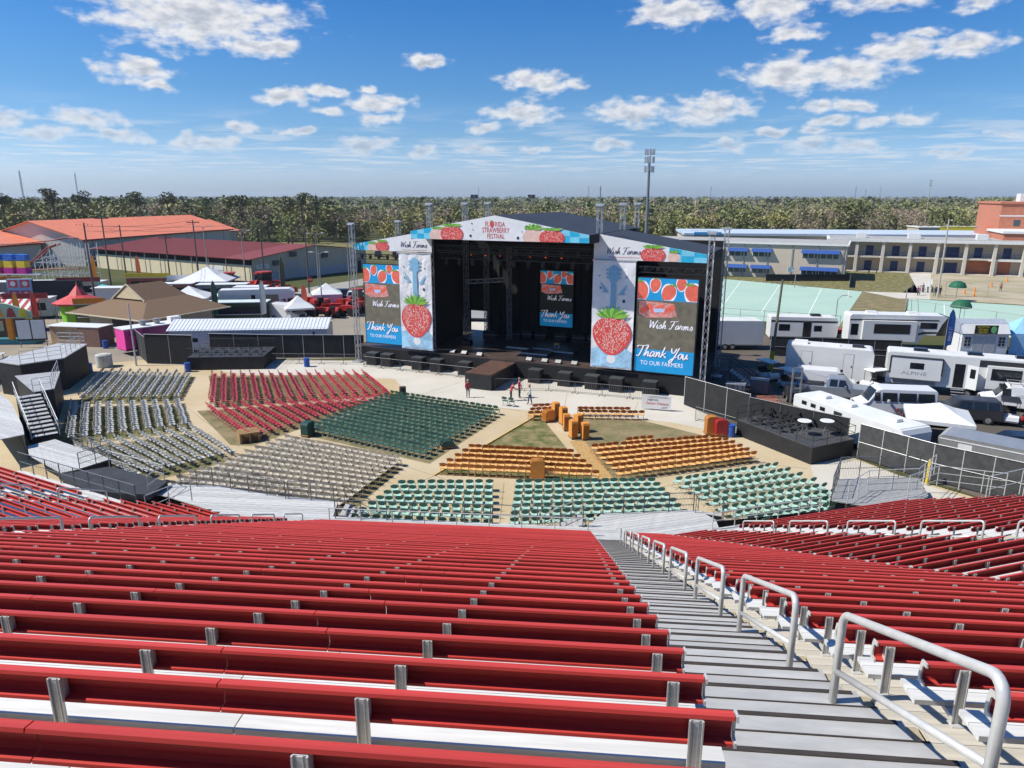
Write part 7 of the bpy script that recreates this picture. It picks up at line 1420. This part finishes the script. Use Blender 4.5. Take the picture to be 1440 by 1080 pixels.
for kind, li, h_, r_, n, sz, cnt in (('oak', 0, 14, 6.5, 900, .85, 3), ('olive', 1, 12, 5.5, 800, .8, 2), ('bare', 2, 13, 5.5, 900, .42, 2), ('pine', 3, 19, 4.2, 520, .8, 3)):
    TEMPL[kind] = []
    for c_ in range(cnt):
        rs = random.Random(hash(kind) % 1 + c_*17+li*101); V = crown_np(rs, kind, h_, r_, n, sz)
        me = bpy.data.meshes.new('crown'); me.from_pydata(V.tolist(), [], [(4*q, 4*q+1, 4*q+2, 4*q+3) for q in range(n)]); me.materials.append(LEAFM[li]); mb = MB(); limbs(mb, rs, h_, r_, kind)
        TEMPL[kind].append((me, mb.mesh('trunk', BARK), V, li))
def gxy(px, Y): return ((px-720)/1000*1.03*Y, Y)
TREES = []
rs = random.Random(5)
spots = [(10, 250, 'oak', 1.15), (45, 270, 'pine', 1.0), (80, 285, 'oak', 1.25), (112, 275, 'pine', 1.05), (150, 270, 'pine', 1.02), (185, 290, 'oak', 1.2), (222, 300, 'pine', 1.0), (265, 280, 'pine', 1.0), (300, 290, 'oak', 1.2), (335, 300, 'bare', 1.2), (362, 270, 'bare', 1.15), (395, 290, 'oak', 1.15), (425, 275, 'pine', .92), (441, 285, 'pine', .98), (460, 280, 'pine', .95), (490, 300, 'bare', 1.1), (420, 255, 'oak', .85), (455, 248, 'oak', .6), (380, 252, 'oak', .8), (520, 300, 'bare', 1.0), (548, 310, 'oak', .95), (580, 320, 'olive', 1.0), (615, 310, 'bare', .95), (650, 315, 'olive', 1.0), (690, 330, 'oak', .9), (725, 320, 'olive', .95), (765, 330, 'bare', 1.0), (800, 325, 'olive', 1.0), (840, 310, 'bare', 1.05),
         (880, 320, 'olive', 1.0), (935, 270, 'oak', .95), (962, 250, 'olive', 1.05), (990, 262, 'olive', 1.0), (1020, 250, 'oak', 1.05), (1048, 258, 'oak', 1.0), (1075, 248, 'olive', 1.1), (1105, 255, 'bare', 1.15), (1138, 262, 'bare', 1.15), (1170, 258, 'oak', 1.2), (1200, 250, 'bare', 1.1), (1232, 262, 'bare', 1.1), (1262, 275, 'bare', 1.1), (1300, 300, 'oak', 1.0), (1332, 300, 'olive', 1.05), (1362, 310, 'oak', 1.0), (1180, 290, 'oak', 1.25)]
DES = {'oak': 'dense green tree', 'olive': 'yellow green tree', 'bare': 'grey brown bare tree', 'pine': 'tall thin topped pine'}
for k, (px, Y, kd, s_) in enumerate(sorted(spots)):
    x, y = gxy(px, Y); tp = TEMPL[kd][k % len(TEMPL[kd])]; n_ = {'oak': 'tree', 'olive': 'tree', 'bare': 'bare_tree', 'pine': 'pine_tree'}[kd]
    where = 'behind the halls' if px < 330 else 'beyond the far field' if px < 505 else 'behind the stage roof' if px < 920 else 'behind the school'
    t = thing(n_, '%s %s, %s tree from the left' % (DES[kd], where, ordw(k+1)), 'tree', (x, y, 0), rs.uniform(0, 6.28), 'trees at the edge of the wood')
    t.scale = (s_*rs.uniform(.9, 1.1), s_*rs.uniform(.9, 1.1), s_); put(tp[0], 'crown', t); put(tp[1], 'trunk', t)
# the wood behind, one mass
def forest(name, label, pts, seed, sub=1):
    r2 = np.random.RandomState(seed); buf = {0: [], 1: [], 2: [], 3: []}
    for (x, y, kd, s_, thin) in pts:
        tp = TEMPL[kd][r2.randint(len(TEMPL[kd]))]; V = tp[2].reshape(-1, 4, 3); idx = r2.permutation(len(V))[:max(40, int(len(V)*thin))]; V = V[idx].copy()
        c = V.mean(axis=1, keepdims=True); V = c+(V-c)*(1/sqrt(thin))*.95; a_ = r2.uniform(0, 6.28); R = np.array([[cos(a_), sin(a_), 0], [-sin(a_), cos(a_), 0], [0, 0, 1]]); V = (V.reshape(-1, 3)@R)*s_+np.array([x, y, 0]); buf[tp[3]].append(V)
    A = []; mi = []
    for li, L in buf.items():
        if L: q = np.concatenate(L); A.append(q); mi += [li]*(len(q)//4)
    A = np.concatenate(A).astype(np.float32); n_ = len(A)//4; me = bpy.data.meshes.new(name); me.vertices.add(len(A)); me.vertices.foreach_set('co', A.ravel()); me.loops.add(len(A)); me.loops.foreach_set('vertex_index', np.arange(len(A), dtype=np.int32)); me.polygons.add(n_); me.polygons.foreach_set('loop_start', np.arange(n_, dtype=np.int32)*4); me.polygons.foreach_set('material_index', np.array(mi, dtype=np.int32))
    for m_ in FORM: me.materials.append(m_)
    me.update(calc_edges=True); o = put(me, name); tag(o, label, 'trees'); return stuff(o)
def forest_mat(nm, a, b):
    m = M(nm, a, .75, 0, .3, .035, col2=b); return m
FORM = [forest_mat('wood oak', (0.114, 0.136, 0.048), (0.246, 0.240, 0.087)), forest_mat('wood olive', (0.211, 0.208, 0.064), (0.351, 0.303, 0.106)), forest_mat('wood bare', (0.264, 0.208, 0.148), (0.421, 0.327, 0.234)), forest_mat('wood pine', (0.088, 0.105, 0.052), (0.140, 0.151, 0.068))]
pts = []; rs = random.Random(9)
for k in range(1500):
    Y = 275+rs.random()**1.4*420; px = rs.uniform(-90, 1530); 
    if 365 < px < 505 and Y < 285: continue
    if px > 920 and Y < 262: continue
    x, y = gxy(px, Y); kd = rs.choices(['oak', 'olive', 'bare', 'pine'], (5, 2, 4, 1.0) if px < 520 else (3, 4, 4, .25))[0]; s_ = rs.uniform(.6, 1.16)*(1.12 if px < 480 else .92)*(.72 if kd == 'pine' else 1); pts.append((x, y, kd, s_, .40 if Y < 360 else .18))
forest('woodland', 'deep mixed wood filling the background behind the fairground and school', pts, 3)
pts = []
for k in range(2600):
    Y = 700+rs.random()**1.6*3900; px = rs.uniform(-150, 1590); x, y = gxy(px, Y); kd = rs.choices(['oak', 'olive', 'bare', 'pine'], (5, 1, 2, 1))[0]; pts.append((x, y, kd, rs.uniform(.8, 1.12)*(1+Y/9000)*(.75 if kd == 'pine' else 1), .06))
forest('distant_woodland', 'thin dark line of far woods along the horizon', pts, 4)
# ------------------------------------------------------------ people
SKIN = M('skin', (.45, .26, .17), .6)
def person(x, y, rz, label, top, legs, hair, pose='stand', h_=1.72, z=0., detail=True):
    t = thing('person', label, 'person', (x, y, z), rz); k = h_/1.72
    lean = {'stand': 0, 'bend': .35, 'walk': .08}[pose]
    def J(*p): return tuple(q*k for q in p)
    hip = (0, 0, .90); ch = (0, lean*.45, 1.30-lean*.12); nk = (0, lean*.62, 1.46-lean*.2); hd = (0, lean*.72+.02, 1.60-lean*.25)
    st_ = .14 if pose == 'walk' else .0
    bones = [(hip, .135), ((0, lean*.2, 1.08), .13), (ch, .15), (nk, .06), (hd, .085), ((0, hd[1]+.01, hd[2]+.09), .07)]
    v = [J(*b[0]) for b in bones]; r = [b[1]*k for b in bones]; e = [(i, i+1) for i in range(5)]
    def chain(start, pts):
        p = start
        for c, q in pts: v.append(J(*c)); r.append(q*k); e.append((p, len(v)-1)); p = len(v)-1
    for s_ in (-1, 1):
        chain(0, [((s_*.10, 0, .84), .095), ((s_*.11, s_*st_*.6+.02, .48), .065), ((s_*.11, s_*st_, .09), .045), ((s_*.12, s_*st_+.13, .035), .04)])
        if pose == 'bend': arm = [((s_*.19, ch[1], 1.36), .06), ((s_*.22, ch[1]+.16, 1.12), .045), ((s_*.16, ch[1]+.38, 1.0), .036), ((s_*.14, ch[1]+.46, .98), .034)]
        else: arm = [((s_*.19, ch[1], 1.40), .062), ((s_*.25, ch[1]-.02, 1.13), .047), ((s_*.23, ch[1]+.12, .90), .037), ((s_*.22, ch[1]+.16, .81), .034)]
        chain(2, arm)
    me = bpy.data.meshes.new('body'); me.from_pydata(v, e, []); o = put(me, 'body', t)
    o.modifiers.new('skin', 'SKIN'); sv = me.skin_vertices[0].data
    for i, q in enumerate(r): sv[i].radius = (q, q*(.72 if i < 3 else 1))
    sv[0].use_root = True; sb = o.modifiers.new('smooth', 'SUBSURF'); sb.levels = 1; sb.render_levels = 1
    # clothing colours by height: one body, three materials through a position mask
    m = bpy.data.materials.new('clothed body'); m.use_nodes = True; nt_ = m.node_tree; p_ = nt_.nodes['Principled BSDF']; p_.inputs['Roughness'].default_value = .75
    tcn = nt_.nodes.new('ShaderNodeTexCoord'); sp_ = nt_.nodes.new('ShaderNodeSeparateXYZ'); nt_.links.new(tcn.outputs['Object'], sp_.inputs[0]); rp = nt_.nodes.new('ShaderNodeValToRGB'); nt_.links.new(math_n(nt_, 'DIVIDE', sp_.outputs[2], h_), rp.inputs[0]); rp.color_ramp.interpolation = 'CONSTANT'
    els = rp.color_ramp.elements; els[0].position = 0; els[0].color = (.03, .03, .03, 1); els[1].position = .055; els[1].color = (*legs, 1)
    a_ = els.new(.535); a_.color = (*top, 1); b_ = els.new(.835-lean*.12); b_.color = (.45, .26, .17, 1); nt_.links.new(rp.outputs[0], p_.inputs['Base Color']); me.materials.append(m)
    hb = MB(); cx, cy, cz = 0, hd[1]*k, (hd[2]+.05)*k; n_ = 10; rows = [(0.01, .125), (.06, .11), (.095, .06), (.105, .0), (.10, -.03)]
    hb.lathe([(a*k, cz+b*k) for a, b in reversed(rows)], cx, cy-.018*k, n_); hb.build('hair', M('hair '+label[:18], hair, .8), t, smooth=True)
    if detail:
        f = MB(); f.bar((0, (hd[1]+.075)*k, (hd[2]+.0)*k), (0, (hd[1]+.11)*k, (hd[2]-.015)*k), .014*k, 4); f.build('nose', SKIN, t)
        for s_ in (-1, 1): MB().lathe([(.004, -.012*k), (.012*k, 0), (.004, .012*k)], 0, 0, 6).build('eye', BLKP, t, loc=(s_*.032*k, (hd[1]+.078)*k, (hd[2]+.03)*k))
        for s_ in (-1, 1):
            hx, hy, hz_ = (s_*.22, ch[1]+.16, .81) if pose != 'bend' else (s_*.14, ch[1]+.46, .98); h1 = MB()
            for q in range(5): h1.tube([((hx+.012*(q-2))*k, hy*k, hz_*k), ((hx+.016*(q-2))*k, (hy+.05)*k, (hz_-.03-(.01 if q in (1, 2, 3) else 0))*k), ((hx+.016*(q-2))*k, (hy+.07)*k, (hz_-.06)*k)], [.010*k, .009*k, .007*k], 5)
            h1.build('hand', SKIN, t)
    return t
RD, JN, KH, GY = (.45, .03, .06), (.03, .05, .11), (.05, .05, .055), (.42, .44, .46)
person(-3.9, 60.7, radians(-160), 'person in red top and grey trousers standing left of the runway', RD, (.10, .11, .12), (.45, .38, .26), h_=1.62)
person(-.1, 59.7, radians(-70), 'person in red shirt bending over the green chairs, left of the trio', RD, KH, (.08, .05, .03), 'bend', 1.68)
person(.65, 60.6, radians(-110), 'person in red hooded top standing in the middle of the trio', (.50, .05, .10), KH, (.30, .22, .14), 'stand', 1.80)
person(1.55, 58.5, radians(100), 'person in grey shirt and jeans facing the pair in red', GY, JN, (.25, .20, .16), 'walk', 1.76)
for k, (x, y, c, l, lab) in enumerate(((73.2, 128.2, (.3, .05, .2), KH, 'person in a plum top among the group on the school path'), (73.9, 128.8, (.4, .1, .1), KH, 'person in a rust top among the group on the school path'), (75.8, 127.4, (.02, .02, .02), (.02, .02, .02), 'person all in black right of the group on the school path'), (77.2, 128.2, (.03, .03, .035), (.03, .03, .03), 'heavy dark dressed person at the right end of the path group'), (75.0, 133.5, (.03, .03, .03), KH, 'dark dressed person farther up the school path'), (76.2, 132.0, (.10, .07, .05), KH, 'person in brown up the school path near the bleachers'), (81.5, 163.5, (.02, .02, .02), (.02, .02, .02), 'person in black on the lawn at the school wing corner'), (84.0, 165, (.03, .03, .03), (.02, .02, .03), 'person in dark clothes on the lawn before the gallery'), (92, 134, (.35, .10, .05), KH, 'person in orange brown on the sandy field'))):
    person(x, y, k*1.1, lab, c, l, (.05, .04, .03), 'stand' if k % 2 else 'walk', 1.72, detail=False)
for k, (x, y) in enumerate(((83.5, 131.2), (86.8, 133.5), (82.6, 127), (95.5, 142), (104, 150))):
    t = thing('traffic_cone', 'orange traffic cone on the sandy field, %s from the school path' % ordw(k+1), 'cone', (x, y, 0)); MB().lathe([(.22, .03), (.05, .9), (.03, .92)], n=10).build('cone', ORG, t); MB().box(-.3, .3, -.3, .3, 0, .04).build('base', ORG, t)
# stage side clutter at right
t = thing('stage_stairs', 'dark steel stairs and landing at the right end of the stage', 'stairs', sw(21.0, 5.0), SA)
for k in range(9): MB().box(-.6+.28*k, -.3+.28*k, -.6, .6, 1.55-.18*k, 1.6-.18*k).build('step', GREYM, t)
m = MB()
for s_ in (-.62, .62): m.tube([(-2.2, s_, 2.75), (-.6, s_, 2.75), (1.9, s_, 1.2), (1.9, s_, 0)], .03, 5); m.bar((-2.2, s_, 0), (-2.2, s_, 2.75), .04); m.bar((-.6, s_, 0), (-.6, s_, 2.75), .04)
m.build('railing', BLKP, t); MB().box(-2.3, -.6, -.65, .65, 1.55, 1.62).build('landing', BLKP, t)
for k, (x, y, h_) in enumerate(((21.4, 1.6, 1.2), (23.2, 3.8, 1.3), (20.2, -.4, 1.0))):
    t = thing('equipment_case', '%s grey equipment case beside the right end of the stage' % ['low', 'tall', 'small'][k], 'case', sw(x, y), SA); MB().box(-.8, .8, -.5, .5, .12, h_).build('box', M('grey case', (.10, .11, .12), .5), t); MB().box(-.82, .82, -.52, .52, h_+.003, h_+.05).build('lid', GREYM, t)
t = thing('blue_bin', 'blue plastic tub on the ground before the lettered camper', 'bin', (35.6, 60.0, 0), .4); MB().lathe([(.34, 0), (.42, .75)], n=12).build('tub', BLUEB, t); MB().lathe([(.42, .75), (.45, .78), (.42, .8)], n=12).build('rim', BLUEB, t)
# ------------------------------------------------------------ air: a faint even haze that pales the far woods
HZ = bpy.data.materials.new('haze air'); HZ.use_nodes = True; ht = HZ.node_tree; ht.nodes.clear(); ho = ht.nodes.new('ShaderNodeOutputMaterial'); hv = ht.nodes.new('ShaderNodeVolumePrincipled')
hv.inputs['Color'].default_value = (.80, .88, 1.0, 1); hv.inputs['Density'].default_value = .00010; hv.inputs['Anisotropy'].default_value = .2; ht.links.new(hv.outputs[0], ho.inputs['Volume'])
hb_ = stuff(MB().box(-8000, 8000, -300, 7000, -1.5, 62).build('haze', HZ)); tag(hb_, 'faint pale haze lying over the whole place', 'haze')
dup = {k: v for k, v in LABELS.items() if v > 1}
print('LABEL DUPES', len(dup), list(dup)[:10]); print('OBJECTS', len(bpy.data.objects))
